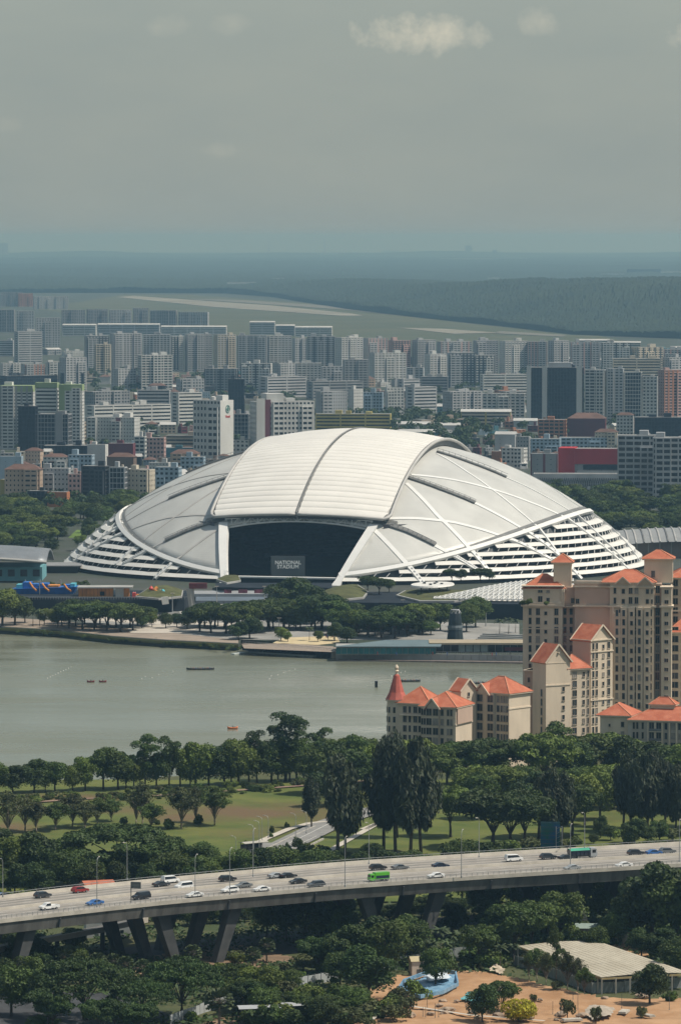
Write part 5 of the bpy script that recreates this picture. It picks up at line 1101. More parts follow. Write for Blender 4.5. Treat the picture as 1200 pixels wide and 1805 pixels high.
for z in rows(ze-1.2,6,3.4): MB().box(l7(1144),l7(1165),-1.9,-1.02,z-.5,z-.3).build('balcony_slab', m_trim, th); MB().box(l7(1144),l7(1165),-1.9,-1.84,z-.3,z+.6).build('balcony_rail', m_gant, th)
# roof-terrace plants on the tall tower
for i, px in enumerate((921,930,962)):
    p = AT(px, 1068, 1729); H, tm, cm = KIND['bush'][i % 3]; t = thing('terrace_shrub', 'green shrub on the tower terrace, %s from the left' % ordinal(i), 'bush', (p.x, 1729.5, zl0+LAND+.6), i, 'shrubs on the tower terrace'); s = (.8,.95,.6)[i]; t.scale = (s,s,s); ob('stems', tm, t); ob('foliage', cm, t)
# ================================================================ far bank: embankment, promenade, podium, water park, boathouse
m_bank = mat('reed_bank', (.13,.15,.035), .95, .3, .12, .4, col2=(.19,.175,.06)); m_prom = mat('promenade_paving', (.27,.22,.175), .9, .15, .1); m_plaza = mat('plaza_paving', (.44,.40,.345), .9, .1, .08)
fs_ = [(-120,1113),(0,1117),(100,1123),(200,1134),(300,1141),(420,1147)]
rows = [[P(x, y, -.3) for x, y in fs_], [P(x, y-4, 1.0) for x, y in fs_], [P(x, y-9, 2.6) for x, y in fs_], [P(x, y-13.5, 3.05) for x, y in fs_]]
structure(MB().grid(rows).build('grass_bank', m_bank, smooth=True))
fr = random.Random(8)
plant([(x, 1113+x*.083+fr.uniform(-4,1), fr.uniform(4,9), 'bush', 1.2, fr.choice((0,1,2))) for x in [fr.uniform(-5,425) for _ in range(60)]], 'along the far grass bank', 'bushes on the far grass bank', z=1.2)
structure(MB().grid([[P(x, y-13, 3.08) for x, y in fs_], [P(x, y-29, 3.08) for x, y in fs_]]).build('promenade', m_prom))
structure(sheet([(150,1100),(420,1128),(640,1128),(915,1128),(915,1100),(600,1092),(420,1085),(330,1078),(130,1078)], 3.12, 'riverside_plaza', mat('plaza_grey_paving', (.25,.245,.23), .9, .2, .06)))
structure(sheet([(225,1108),(280,1100),(360,1104),(330,1116),(230,1116)], 3.2, 'pale_paving', m_plaza))
structure(sheet([(75,1088),(110,1082),(300,1092),(420,1100),(420,1104),(260,1100)], 3.2, 'pale_paving', m_plaza))
structure(sheet([(335,1074),(350,1056),(560,1054),(575,1072),(520,1082),(400,1084)], 3.24, 'entrance_plaza', m_plaza))
structure(sheet([(480,1134),(500,1124),(592,1121),(600,1133),(560,1137)], 3.2, 'sand_court', mat('beach_sand', (.50,.41,.25), .95, .1, .2)))
structure(sheet([(430,1143),(426,1136),(500,1134),(592,1140),(592,1150)], 3.2, 'jetty_deck_ground', mat('timber_deck', (.25,.205,.165), .9, .15, .5)))
# jetty wall on piles
jt = thing('timber_jetty', 'dark jetty with railings on the far bank beside the pontoons', 'jetty', (0,0,0)); a, b_ = P(428,1146,0), P(590,1160,0)
for i in range(14): p, q = a.lerp(b_, i/14), a.lerp(b_, (i+.9)/14); MB().bar(p+Vector((0,0,1.2)), q+Vector((0,0,1.2)), .6, 2.4).build('wall_panel', m_dkwall, jt)
MB().bar(a+Vector((0,.3,2.9)), b_+Vector((0,.3,2.9)), 2.2, .4).build('deck_edge', m_prom, jt)
mb = MB()
for i in range(60): p = a.lerp(b_, i/60); mb.bar(p+Vector((0,0,3.1)), p+Vector((0,0,4.1)), .12)
mb.bar(a+Vector((0,0,4.1)), b_+Vector((0,0,4.1)), .12).build('railing', m_pole, jt, kind='stuff')
MB().lathe([(1.6,-1),(1.6,4)],8).build('end_pillar', m_par, jt).location = b_
for i, (q0, q1) in enumerate((((410,1153),(470,1147)),((440,1149),(555,1157)))):
    a, b_ = P(*q0,.3), P(*q1,.3); o = thing('floating_pontoon', 'pale floating pontoon beside the jetty, %s of two from the left' % ordinal(i), 'pontoon', (0,0,0), 0, 'pontoons by the jetty'); n = 8
    for k in range(n): MB().bar(a.lerp(b_, k/n), a.lerp(b_, (k+.95)/n), 2.2, .5).build('segment', mat('pontoon_pale', (.50,.55,.53), .7, .08), o)
# seawall east of the jetty
sw_ = thing('stepped_seawall', 'pale stepped seawall below the boathouse', 'seawall', (0,0,0)); a, b_ = P(592,1164,0), P(930,1169,0)
for i in range(24): p, q = a.lerp(b_, i/24), a.lerp(b_, (i+.97)/24); MB().bar(p+Vector((0,2.2,1.7)), q+Vector((0,2.2,1.7)), .8, 3.2).build('wall_panel', m_conc, sw_)
MB().bar(a+Vector((0,-1.5,.2)), b_+Vector((0,-1.5,.2)), 5, .8).build('lower_step', mat('wet_step', (.16,.13,.115), .8, .2), sw_)
mb = MB()
for i in range(90): p = a.lerp(b_, i/90)+Vector((0,2.2,0)); mb.bar(p+Vector((0,0,3.3)), p+Vector((0,0,4.3)), .1)
mb.bar(a+Vector((0,2.2,4.3)), b_+Vector((0,2.2,4.3)), .1).build('railing', m_pole, sw_, kind='stuff')
# boathouse: teal glazed hall and a flat beige roof beside it
bh = thing('teal_boathouse', 'long low boathouse with teal glass front and sloping blue-grey roof', 'boathouse', (0,0,0)); d = P(600,1154,3).y
x0, x1 = AT(592,1154,d).x, AT(768,1154,d).x
MB().box(x0, x1, d, d+20, 3, 6.2).build('wall', m_conc, bh)
for i in range(18): w = (x1-x0)/18; MB().box(x0+i*w+.1, x0+(i+1)*w-.15, d-.25, d-.02, 3.3, 5.9).build('glass_panel', mat('teal_glass', (.02,.13,.15), .2, .2), bh)
mb = MB(); mb.add([(x0-1,d-1.5,6.4),(x1+2,d-1.5,6.4),(x1+4,d+26,7.0),(x0+22,d+26,7.0),(x0-1,d-1.5,6.7),(x1+2,d-1.5,6.7),(x1+4,d+26,7.3),(x0+22,d+26,7.3)], [(3,2,1,0),(4,5,6,7),(0,1,5,4),(1,2,6,5),(2,3,7,6),(3,0,4,7)]); mb.build('roof', mat('blue_grey_roof', (.12,.165,.18), .6, .1, .1), bh)
bh = thing('cafe_pavilion', 'low glazed pavilion with wide flat beige roof on the far bank', 'pavilion', (0,0,0)); d = P(840,1150,3).y; x0, x1 = AT(768,1150,d).x, AT(925,1150,d).x
MB().box(x0, x1, d+1, d+14, 3, 6.6).build('wall', m_glass, bh)
for i in range(12):
    w = (x1-x0)/12
    if i in (3,4,5,6): MB().box(x0+i*w+.2, x0+(i+1)*w-.2, d+.75, d+.98, 3.2, 6.4).build('wall_panel', mat('pale_panel', (.40,.46,.46), .6, .1), bh)
    else: MB().box(x0+i*w-.1, x0+i*w+.1, d+.7, d+.98, 3, 6.6).build('mullion', m_pole, bh)
MB().box(x1-9, x1-1, d+.4, d+.7, 3.6, 5.2).build('red_panel', mat('maroon_panel', (.16,.03,.05), .6, .1), bh)
MB().box(x0-3, x1+3, d-3, d+16, 6.6, 7.4).build('roof', mat('beige_roof', (.34,.285,.20), .8, .1, .1), bh)
# sunken stepped terraces behind the pavilion
for i in range(5): 
    a, b_ = P(835+i*4,1131-i*3.2,3.4), P(925,1134-i*3.2,3.4); o = tag(MB().bar(a, b_, 1.6, .9).build('terrace_step', m_conc), 'pale terrace step behind the pavilion, %s from the water' % ordinal(i), 'step', 'terrace steps behind the pavilion')
# dark wrapped tower
p = P(802,1134,3); tw = thing('dark_tower', 'dark tapered tower wrapped in netting on the far bank', 'tower', p); k = p.y/F
MB().lathe([(15*k,0),(14*k,12*k),(12.5*k,22*k),(11.5*k,40*k),(10*k,52*k),(9*k,54*k)], 12).build('shaft', mat('dark_netting', (.018,.028,.032), .6, .4, .15, .3), tw)
mb = MB()
for i in range(8): a = i*math.pi/4; mb.bar((10*k*math.cos(a),10*k*math.sin(a),53*k), (7*k*math.cos(a+.5),7*k*math.sin(a+.5),60*k), .3)
mb.lathe([(7*k,58*k),(7.5*k,59*k),(7*k,60*k)], 10).build('crown', m_pole, tw)
MB().lathe([(12.9*k,24*k),(13.6*k,28*k),(12.4*k,32*k)], 12).build('sash', mat('grey_sash', (.10,.12,.13), .6, .3), tw)
# --- podium of the stadium: dark glazed base with planted mounds
POD = 10.6
pod = thing('stadium_podium', 'dark glazed podium with planted roof mounds at the foot of the stadium', 'podium', (0,0,0))
def podpoly(pxs, z0, z1, name, m): return MB().prism([tuple(P(x, y, z0).xy) for x, y in pxs], z0, z1).build(name, m, pod)
podpoly([(566,1088),(640,1090),(760,1091),(920,1093),(1130,1093),(1130,1070),(560,1070)], 3, POD, 'base', m_dkwall)
podpoly([(-40,1080),(100,1082),(250,1081),(325,1078),(338,1068),(-40,1066)], 3, POD, 'base', m_dkwall)
podpoly([(345,1066),(556,1066),(556,1050),(345,1050)], 3, 5.0, 'forecourt_wall', mat('blue_grey_wall', (.10,.125,.155), .7, .15, .1))
podpoly([(335,1052),(548,1052),(560,1046),(335,1046)], 5.0, 6.4, 'parapet', mat('grey_wall', (.24,.25,.26), .8, .1, .1))
podpoly([(380,1045),(585,1045),(585,1036),(380,1036)], 3, 5.6, 'ticket_wall', m_dkwall)
for i, (x0, x1) in enumerate(((395,408),(420,436),(448,470),(480,500),(512,530),(545,560))): 
    a, b_ = P(x0,1046,6.4), P(x1,1046,6.4); MB().bar(a+Vector((0,1.2,.9)), b_+Vector((0,1.2,.9)), .4, 1.8).build('poster', mat('maroon_poster', (.15,.04,.06), .6, .5, .3), pod)
m_mound = mat('mound_grass', (.075,.08,.028), .95, .3, .15, .4)
def mound(pxs, h, label):
    pts = [P(x, y, POD+.1) for x, y in pxs]; c = sum(pts, Vector())/len(pts); o = thing('planted_mound', label, 'mound', (0,0,0), 0, 'planted mounds on the stadium podium'); rows = []
    for t_, zz_ in ((1.03,0),(1.03,.9),(.98,1.0)): rows.append([c+(p-c)*t_+Vector((0,0,zz_)) for p in pts+pts[:1]])
    MB().grid(rows).build('rim', m_conc, o); rows = [[c+(p-c)*t_+Vector((0,0,.95+h*(1-t_**2))) for p in pts+pts[:1]] for t_ in (.98,.8,.6,.4,.2,.02)]; MB().grid(rows).build('turf', m_mound, o, True)
mound([(566,1055),(572,1044),(600,1036),(630,1034),(648,1046),(640,1056),(600,1060)], 2.6, 'rounded grassy mound beside the stadium opening')
mound([(700,1052),(715,1044),(780,1044),(850,1046),(860,1054),(800,1062),(740,1062)], 2.2, 'grassy mound below the white disc roof')
mound([(240,1054),(262,1040),(300,1038),(322,1044),(320,1054),(280,1058)], 3.2, 'olive grassy mound behind the water slides')
mound([(382,1024),(395,1018),(420,1018),(424,1026),(400,1030)], 1.6, 'small green mound inside the stadium opening')
# white disc roof and lattice canopy
dp = P(762,1044,POD+2); ds = thing('disc_roof', 'white oval disc roof with dark skylights on the podium', 'canopy', dp); k = dp.y/F
mb = MB(); n = 28; ring = [(39*k*math.cos(2*math.pi*i/n), 17*math.sin(2*math.pi*i/n), 3.4+.03*k*39*math.cos(2*math.pi*i/n)) for i in range(n)]; mb.add(ring+[(x*.97,y*.97,z+.7) for x,y,z in ring], [tuple(range(n-1,-1,-1)), tuple(range(n,2*n))]+[(i,(i+1)%n,n+(i+1)%n,n+i) for i in range(n)]); mb.build('disc', m_fin, ds)
for x, y in ((-14,4),(8,8),(-4,-7),(16,-3),(4,0)): MB().box(x*k-.7,x*k+.7,y-1.2,y+1.2,4.1,4.8).build('skylight', m_dkst, ds)
for x in (-20,-5,12,26): MB().lathe([(.35,-2),(.35,3.6)],6).build('column', m_pole, ds).location = (x*k, 0, 0)
lc = thing('lattice_canopy', 'long white lattice canopy sweeping right along the podium', 'canopy', (0,0,0)); NXC, NYC = 26, 5; g = []
for i in range(NXC+1):
    u = i/NXC; px = 772+(1010-772)*u; t0 = 1054-36*u**.7; t1 = 1060+1*u; a, b_ = P(px, 1057-4*u, 11.5), P(px-6*(1-u), 1060+2*u, 9.6)
    top_ = AT(px, 1057-34*math.sin(min(1,u*1.15)*math.pi/2), 2385); bot = AT(px-8*(1-u), 1058+3*u, 2350); g.append([bot.lerp(top_, j/NYC)+Vector((0,0,1.2*math.sin(math.pi*j/NYC))) for j in range(NYC+1)])
for i in range(NXC): 
    mb = MB(); mb.grid([g[i], g[i+1]]); 
    if i > 7: mb.build('roof_panel', m_fin, lc)
mb = MB()
for i in range(NXC+1):
    for j in range(NYC):
        up_ = Vector((0,-.8,.9)); mb.bar(g[i][j]+up_, g[i][j+1]+up_, .35)
        if i < NXC: mb.bar(g[i][j]+up_, g[i+1][j+1]+up_, .3); mb.bar(g[i][j+1]+up_, g[i+1][j]+up_, .3); mb.bar(g[i][j]+up_, g[i+1][j]+up_, .3)
mb.build('lattice', m_white, lc, kind='stuff')
for i in range(2, NXC, 4): MB().bar(g[i][0], (g[i][0].x, g[i][0].y, 3), .6).build('column', m_pole, lc)
# tilted round column and white wedges on the plaza
cp = P(343,1092,3); o = thing('leaning_column', 'thick pale leaning column with red lantern box by the plaza', 'column', cp); MB().tube([(0,0,-.2),(-1.2,0,6),(-2.2,0,15)], [1.4,1.6,1.9], 10).build('shaft', m_conc, o); MB().box(-2.6,6,-2,2,15,17.6).build('lantern_box', mat('dark_red_box', (.10,.015,.02), .6, .2), o)
for i, (px, py, w, h, mm) in enumerate(((300,1096,46,18,m_conc),(357,1090,22,16,m_white),(92,1082,44,14,m_conc))):
    p = P(px, py, 3); k = p.y/F; o = thing('wedge_canopy', ('grey tilted wedge roof by the plaza stairs','white curved fin beside the leaning column','grey wedge roof among the far-bank trees')[i], 'canopy', p)
    MB().add([(-w*k/2,0,0),(w*k/2,0,0),(w*k/2,6,0),(-w*k/2,6,0),(w*k*.35,1,h*k),(w*k/2,5,h*k),(-w*k*.1,5,h*k*.8),(-w*k*.15,1,h*k*.8)], [(3,2,1,0),(0,1,4,7),(1,2,5,4),(2,3,6,5),(3,0,7,6),(7,4,5,6)]).build('shell', mm, o)
    MB().add([(-w*k*.3,-.15,.3),(w*k*.3,-.15,.3),(w*k*.28,.5,h*k*.4),(-w*k*.26,.5,h*k*.4)], [(0,1,2,3)]).build('glazing', m_glass, o)
# --- water park on the podium roof
def wp(px, py, z=10.62): return P(px, py, z)
k = 2450/F
pl = thing('play_ship', 'big blue water-play ship on the podium roof at the left', 'playground', wp(85,1046), math.radians(-4))
m_pb = mat('play_blue', (.02,.13,.42), .5, .2, .3); m_po = mat('play_orange', (.55,.22,.05), .6, .15, .3); m_pr = mat('play_red', (.55,.06,.05), .5, .1); m_pt = mat('play_teal', (.10,.42,.50), .5, .1)
mb = MB(); mb.add([(-55*k,-5,0),(45*k,-5,0),(45*k,5,0),(-55*k,5,0),(-60*k,-6,9*k),(52*k,-6,13*k),(52*k,6,13*k),(-60*k,6,9*k)], [(3,2,1,0),(4,5,6,7),(0,1,5,4),(1,2,6,5),(2,3,7,6),(3,0,4,7)]).build('hull', m_pb, pl)
for x, w, h, mm in ((-48,12,16,m_pt),(-36,14,20,m_pb),(-22,12,17,m_pb),(-6,14,18,m_pb),(10,20,15,m_po),(34,10,16,m_pb),(44,8,18,m_pt)): MB().box((x-w/2)*k,(x+w/2)*k,-4,4,8*k,h*k).build('deck_house', mm, pl)
for x in (-40,-14,22): MB().tube([(x*k,0,14*k),(x*k,0,24*k)], .25, 6).build('mast', m_pole, pl)
for x, z in ((-30,20),(-8,18),(30,17)): MB().tube([(x*k,-5,z*k),(x*k+2,-8,z*k*.6),(x*k+4,-10,2)], .5, 8).build('slide', m_po, pl)
hb = thing('orange_changing_hall', 'low orange-clad changing hall on the podium roof', 'building', wp(170,1052)); MB().box(-31*k,28*k,0,8,0,15*k).build('wall', m_po, hb)
for i in range(9): MB().box((-31+i*6.6)*k,(-30.4+i*6.6)*k,-.12,0,0,15*k).build('batten', mat('brown_batten',(.20,.09,.03),.8,.1), hb)
MB().box(-33*k,62*k,-2,12,15*k,17*k).build('roof', m_conc, hb); MB().box(33*k,47*k,1,7,0,15*k).build('white_wall', m_fin, hb); MB().box(47*k,56*k,0,7,0,15*k).build('wall', m_po, hb)
MB().box(6*k,14*k,-.2,0,2*k,9*k).build('window', m_glass, hb)
sl_ = thing('water_slide', 'orange curling water slide with red and white tower', 'water slide', wp(262,1053)); pts = [(-20*k,0,3*k),(-12*k,-2,2.2*k),(0,-3,2*k),(8*k,-2,4*k),(15*k,0,8*k),(10*k,2,12*k),(14*k,3,16*k)]; MB().tube(pts, .9, 8).build('flume', m_po, sl_)
for x in (-26,-23,12,20): MB().tube([(x*k,1,0),(x*k,1,(14 if x > 0 else 9)*k)], .2, 5).build('post', m_fin, sl_)
MB().lathe([(3*k,12*k),(4*k,15*k),(1*k,19*k)], 8).build('tower_cap', m_pr, sl_).location = (4*k, 2, 0); MB().box(-28*k,-22*k,-1,3,0,8*k).build('play_tower', m_pr, sl_); MB().tube([(24*k,0,12*k),(28*k,-2,7*k),(36*k,-3,1*k)], .8, 8).build('flume', m_pt, sl_)
o = thing('white_panel_kiosk', 'tilted white panel kiosk at the podium corner', 'kiosk', wp(292,1062)); MB().box(-6*k,5*k,-1,0,-3*k,10*k).build('panel', m_fin, o); MB().box(-6*k,5*k,.02,.5,-3*k,9*k).build('back', m_dkst, o); o.rotation_euler = (0,math.radians(-8),0)
for x0, x1, y in ((-40,330,1057),):
    mb = MB(); a, b_ = wp(x0,y), wp(x1,y)
    for i in range(80): p = a.lerp(b_, i/80); mb.bar(p, p+Vector((0,0,1.3)), .15)
    mb.bar(a+Vector((0,0,1.3)), b_+Vector((0,0,1.3)), .15).build('roof_railing', m_pole, pod, kind='stuff')
# planted strips on the podium roof at the left
plant([(x, 1034+fr.uniform(-3,3), fr.uniform(5,10), 'bush', 1.6, fr.choice((2,1))) for x in range(84,160,7)], 'on the podium roof', 'shrubs on the podium roof', z=POD)
# --- aquatic centre at the far left and arena hall at the right
aq = thing('aquatic_centre', 'grey curved-roof aquatic hall with teal wall at the left edge', 'sports hall', P(30,1024,3)); k = 2620/F
MB().box(-90*k,44*k,0,40,0,24*k).build('wall', mat('teal_wall', (.14,.33,.37), .7, .12, .1), aq); 
for i in range(5): MB().box((-60+i*22)*k,(-48+i*22)*k,-.3,-.02,8*k,20*k).build('window', m_glass, aq)
mb = MB(); mb.grid([[((-120+175*a/10)*k, -16+70*b_/8, 3+(26+26*math.sin(math.pi*min(1,(b_+1)/9))-14*((a/10)**2)*.6)*k) for a in range(11)] for b_ in range(9)]); r_ = mb.build('roof', mat('grey_metal_roof', (.20,.215,.23), .5, .1, .1, metal=.3), aq, True); r_.modifiers.new('t','SOLIDIFY').thickness = 1.0
MB().tube([((-120+175*a/10)*k, -16, 3+(26+26*math.sin(math.pi/9)-14*((a/10)**2)*.6)*k) for a in range(11)], .8, 6).build('eaves', m_rim, aq)
o = thing('link_pavilion', 'low dark-roofed pavilion between aquatic hall and stadium', 'pavilion', P(110,1010,3)); MB().box(-30*k,28*k,0,20,0,12*k).build('wall', m_glass, o); MB().box(-34*k,34*k,-4,24,12*k,14*k).build('roof', mat('grey_metal_roof2',(.22,.22,.22),.6,.1), o)
ar = thing('arena_hall', 'low arena with wide ribbed grey barrel roof right of the stadium', 'sports hall', P(1190,984,3)); k = 2830/F
MB().box(-92*k,120*k,0,60,0,28*k).build('wall', mat('brown_wall', (.17,.14,.125), .8, .1, .1), ar)
for i in range(9): MB().box((-88+i*20)*k,(-86+i*20)*k,-.4,-.02,0,28*k).build('fin', m_conc, ar)
mb = MB(); n = 16; mb.grid([[((-96+220*a/n)*k, -5+75*b_/8, (27+20*math.sin(math.pi*(b_+.4)/8.8)-9*abs(a/n-.45)**1.5*2)*k) for a in range(n+1)] for b_ in range(9)]); mb.build('roof', mat('pale_metal_roof', (.30,.305,.30), .45, .08, .1, metal=.2), ar, True)
for a in range(0, n+1): MB().tube([((-96+220*a/n)*k, -5+75*b_/8, (27.6+20*math.sin(math.pi*(b_+.4)/8.8)-9*abs(a/n-.45)**1.5*2)*k) for b_ in range(9)], .5, 5).build('roof_rib', m_rim if a % 3 else m_gant, ar)
# --- lamps and flag masts on the far bank
for i, (px, py, hp) in enumerate([(70,1075,50),(166,1068,30),(304,1090,44),(382,1074,40),(466,1074,40),(492,1116,26),(710,1090,32),(856,1105,40)]):
    p = P(px, py, 3); o = thing('light_mast', 'thin light mast on the far bank, %s from the left' % ordinal(i), 'light mast', p, 0, 'light masts on the far bank'); h = hp*p.y/F; MB().lathe([(.28,0),(.14,h)], 6).build('pole', m_pole, o); MB().box(-1,1,-.2,.2,h,h+.3).build('lamp_head', m_par, o)
# --- trees on the far bank
plant([(4,1104,58,'round',1.1),(26,1102,50,'round',1.1),(44,1098,34,'round',1.0),(70,1104,28,'palm'),(58,1104,26,'palm'),(78,1102,26,'round',1),(102,1106,30,'round',1.1),(122,1108,40,'spread',1,0),(146,1110,42,'spread',1.1,1),(166,1112,40,'spread',1,0),(188,1112,42,'spread',1.1,1),(212,1114,46,'spread',1.1,1),(234,1112,42,'spread',1.1,0),
       (250,1108,22,'round'),(268,1106,24,'round'),(292,1108,24,'round'),(312,1106,22,'round'),(330,1110,30,'round'),(352,1114,40,'spread',1,0),(372,1116,44,'spread',1,1),(398,1118,46,'spread',1.1,0),(424,1120,48,'spread',1.1,1),(420,1128,28,'round',1.2,0),(440,1126,34,'round',1.2,0),(450,1116,52,'spread',1.1,1),(474,1112,52,'spread',1.1,0),(500,1108,48,'spread',1.1,1),
       (510,1092,66,'round',1.1,0),(532,1096,62,'round',1.1,0),(552,1100,60,'round',1.0,0),(566,1110,56,'spread',1.1,0),(586,1112,50,'spread',1,1),(606,1120,40,'spread',1,1),(628,1122,42,'spread',1,2),(650,1124,42,'spread',1,1),(672,1126,44,'spread',1,1),(696,1126,46,'spread',1,1),(718,1122,42,'spread',1,0),(738,1116,46,'spread',.9,2),(756,1112,44,'round',1,1),(776,1112,46,'round',1,1),(822,1114,44,'round',1,2),(838,1106,46,'round',1,2),
       (495,1130,22,'round',1.1,3),(507,1132,16,'round',1,3),(560,1132,18,'round',1,3),(590,1130,30,'round',1,0),(612,1134,26,'round',1.2,0),(545,1130,24,'palm'),(880,1118,26,'palm'),(896,1118,28,'palm'),(908,1116,24,'palm'),(640,1112,30,'round'),(384,1104,34,'round')]+[(x+fr.uniform(-5,5), 1100+x*.018+fr.uniform(-4,3), fr.uniform(30,42), fr.choice(('round','spread')), 1.2, fr.choice((0,1))) for x in list(range(112,256,13))+list(range(352,600,13))+list(range(600,760,15))]+[(x, 1118+fr.uniform(-2,4), fr.uniform(22,30), 'round', 1.3, fr.choice((0,1))) for x in range(605,760,14)], 'on the far riverbank', 'trees on the far riverbank', grow=1.18)
plant([(648,1044,30,'spread',1.1,0),(668,1048,32,'spread',1.2,0),(686,1044,26,'round',1.1,1),(796,1026,24,'spread',1.3,0),(812,1024,22,'round',1.2,0),(846,1026,26,'spread',1.4,0),(862,1024,22,'round',1.2,0),(740,1056,12,'round',1.2,0),(282,1048,10,'round',1.2,0)], 'at the foot of the dome', 'trees at the foot of the dome', z=POD)
# --- water: boats, buoys, people
m_boat = mat('boat_dark', (.02,.022,.025), .5, .2); m_skin = mat('skin', (.30,.18,.12), .7, .1); m_vest = [mat('vest_dark', (.03,.03,.035), .8, .1), mat('vest_red', (.30,.04,.03), .8, .1), mat('vest_blue', (.04,.09,.25), .8, .1)]
def person_mesh(name, pose, m):
    J = {'sit': [((0,0,.45),.15),((0,0,.75),.15),((0,0,.98),.14),((0,0,1.12),.06),((0,0,1.26),.1),((0,0,1.34),.08), ((.2,0,1.0),.07),((.38,0,.8),.05),((.6,0,.75),.04)],
         'stand': [((0,0,.9),.15),((0,0,1.15),.14),((0,0,1.4),.14),((0,0,1.52),.06),((0,0,1.66),.1),((0,0,1.74),.08), ((.0,.22,1.38),.06),((.05,.26,1.1),.05),((.1,.25,.85),.04)]}[pose]
    vs = [j[0] for j in J]; rs = [j[1] for j in J]; es = [(0,1),(1,2),(2,3),(3,4),(4,5),(2,6),(6,7),(7,8)]
    def add(p, r, to): vs.append(p); rs.append(r); es.append((to, len(vs)-1)); return len(vs)-1
    a = add((J[6][0][0], -.22 if pose == 'stand' else -.1, J[6][0][2]), .06, 2); a = add((J[7][0][0], -.26, J[7][0][2]), .05, a); add((J[8][0][0], -.25, J[8][0][2]), .04, a)
    for s in (-1, 1):
        if pose == 'sit': a = add((.25,s*.12,.42),.1,0); a = add((.5,s*.12,.45),.08,a); a = add((.55,s*.12,.1),.06,a)
        else: a = add((0,s*.1,.75),.11,0); a = add((.02,s*.11,.45),.08,a); a = add((0,s*.11,.08),.06,a); add((.14,s*.11,.04),.05,a)
    me = bpy.data.meshes.new(name); me.from_pydata(vs, es, []); o = bpy.data.objects.new('tmp', me); COL.objects.link(o); o.modifiers.new('s', 'SKIN'); 
    for i, r in enumerate(rs): me.skin_vertices[0].data[i].radius = (r, r)
    me.skin_vertices[0].data[0].use_root = True; o.modifiers.new('b', 'SUBSURF').levels = 1
    bpy.context.view_layer.update(); res = bpy.data.meshes.new_from_object(o.evaluated_get(bpy.context.evaluated_depsgraph_get())); bpy.data.objects.remove(o); res.name = name; res.materials.clear(); res.materials.append(m)
    return res
SIT = [person_mesh('seated_paddler', 'sit', m) for m in m_vest]; STAND = [person_mesh('standing_person', 'stand', m) for m in m_vest]
def boat(px, py, L, n, label, rz, name='dragon_boat', m=None):
    p = P(px, py, 0); o = thing(name, label, 'boat', p, math.radians(rz)); mb = MB(); rows = []
    for i in range(13):
        u = -1+2*i/12; w = .62*(1-abs(u)**2.6)+.04; lift = .5*abs(u)**3; rows.append([(u*L/2, -w, .55+lift), (u*L/2, -w*.8, .05+lift*.5), (u*L/2, 0, -.15+lift*.5), (u*L/2, w*.8, .05+lift*.5), (u*L/2, w, .55+lift)])
    h = mb.grid(rows).build('hull', m or m_boat, o, True); h.modifiers.new('t','SOLIDIFY').thickness = .06
    for i in range(n):
        q = MB().box(-.12,.12,-.5,.5,.3,.36).build('thwart', m_boat, o); q.location = (-L*.38+L*.76*(i+.5)/n, 0, 0)
    for i in range(n):
        x = -L*.38+L*.76*(i+.5)/n; s = 1 if i % 2 else -1; c = Matrix.Rotation(math.radians(rz),3,'Z') @ Vector((x, s*.25, -.1)); pr = ob('person', SIT[i % 3], None); pr.location = p+c; pr.rotation_euler = (0,0,math.radians(rz)); tag(pr, 'paddler seated in the %s, %s from the left' % (label.split(' with')[0], ordinal(i if math.cos(math.radians(rz)) > 0 else n-1-i)), 'person', 'paddlers in the boats')
        mb = MB(); mb.bar((0,0,.2),(.2,s*.5,1.1),.05); mb.bar((-.1,-s*.1,-.3),(0,0,.2),.16,.04); pd = mb.build('paddle', m_prom); pd.location = p+Matrix.Rotation(math.radians(rz),3,'Z') @ Vector((x+.5, s*.75, .1)); pd.rotation_euler = (0,0,math.radians(rz)); tag(pd, 'paddle held by the %s paddler of the %s' % (ordinal(i if math.cos(math.radians(rz)) > 0 else n-1-i), label.split(' with')[0]), 'paddle', 'paddles of the boats')
boat(353,1181,12,9,'dark dragon boat in mid-river with a full crew',2); boat(721,1202,9.5,6,'dark rowing boat beside the turret with its crew',2); boat(833,1206,12,10,'dragon boat just above the low orange roofs with its crew',2)
m_kay = mat('kayak_orange', (.55,.16,.05), .5, .1)
boat(160,1203,3.2,1,'small red-crewed kayak left with one paddler',4,'kayak',mat('kayak_red',(.14,.03,.03),.5,.1)); boat(181,1203,3.2,1,'second small kayak with one paddler',4,'kayak',MATS['kayak_red']); boat(410,1285,4,1,'orange kayak near the riverbank trees with one paddler',8,'kayak',m_kay)
m_buoy = mat('buoy_white', (.75,.73,.68), .5, .05)
BU = MB().lathe([(.05,-.3),(.4,-.1),(.45,.2),(.3,.5),(.05,.6)], 8).mesh('buoy', m_buoy, True)
bl = [(84+i*4.6, 1196-i*2.2) for i in range(10)]+[(250,1197),(256,1193),(268,1195),(280,1190),(305,1184),(475,1197),(478,1192),(490,1190),(500,1186),(503,1185),(510,1183),(520,1180),(690,1192),(700,1188),(706,1186),(714,1184)]
for i, (px, py) in enumerate(sorted(bl)): o = ob('buoy', BU); o.location = P(px, py, 0); o.scale = (.45,)*3; tag(o, 'tiny white lane buoy on the river, %s from the left' % ordinal(i), 'buoy', 'white lane buoys')
o = thing('marker_post', 'dark square marker post standing in the river near the turret', 'marker', P(663,1212,0)); MB().box(-.6,.6,-.6,.6,-1,2.6).build('post', m_boat, o); MB().box(-.7,.7,-.7,.7,2.6,2.9).build('cap', m_pole, o)
pr_ = random.Random(4)
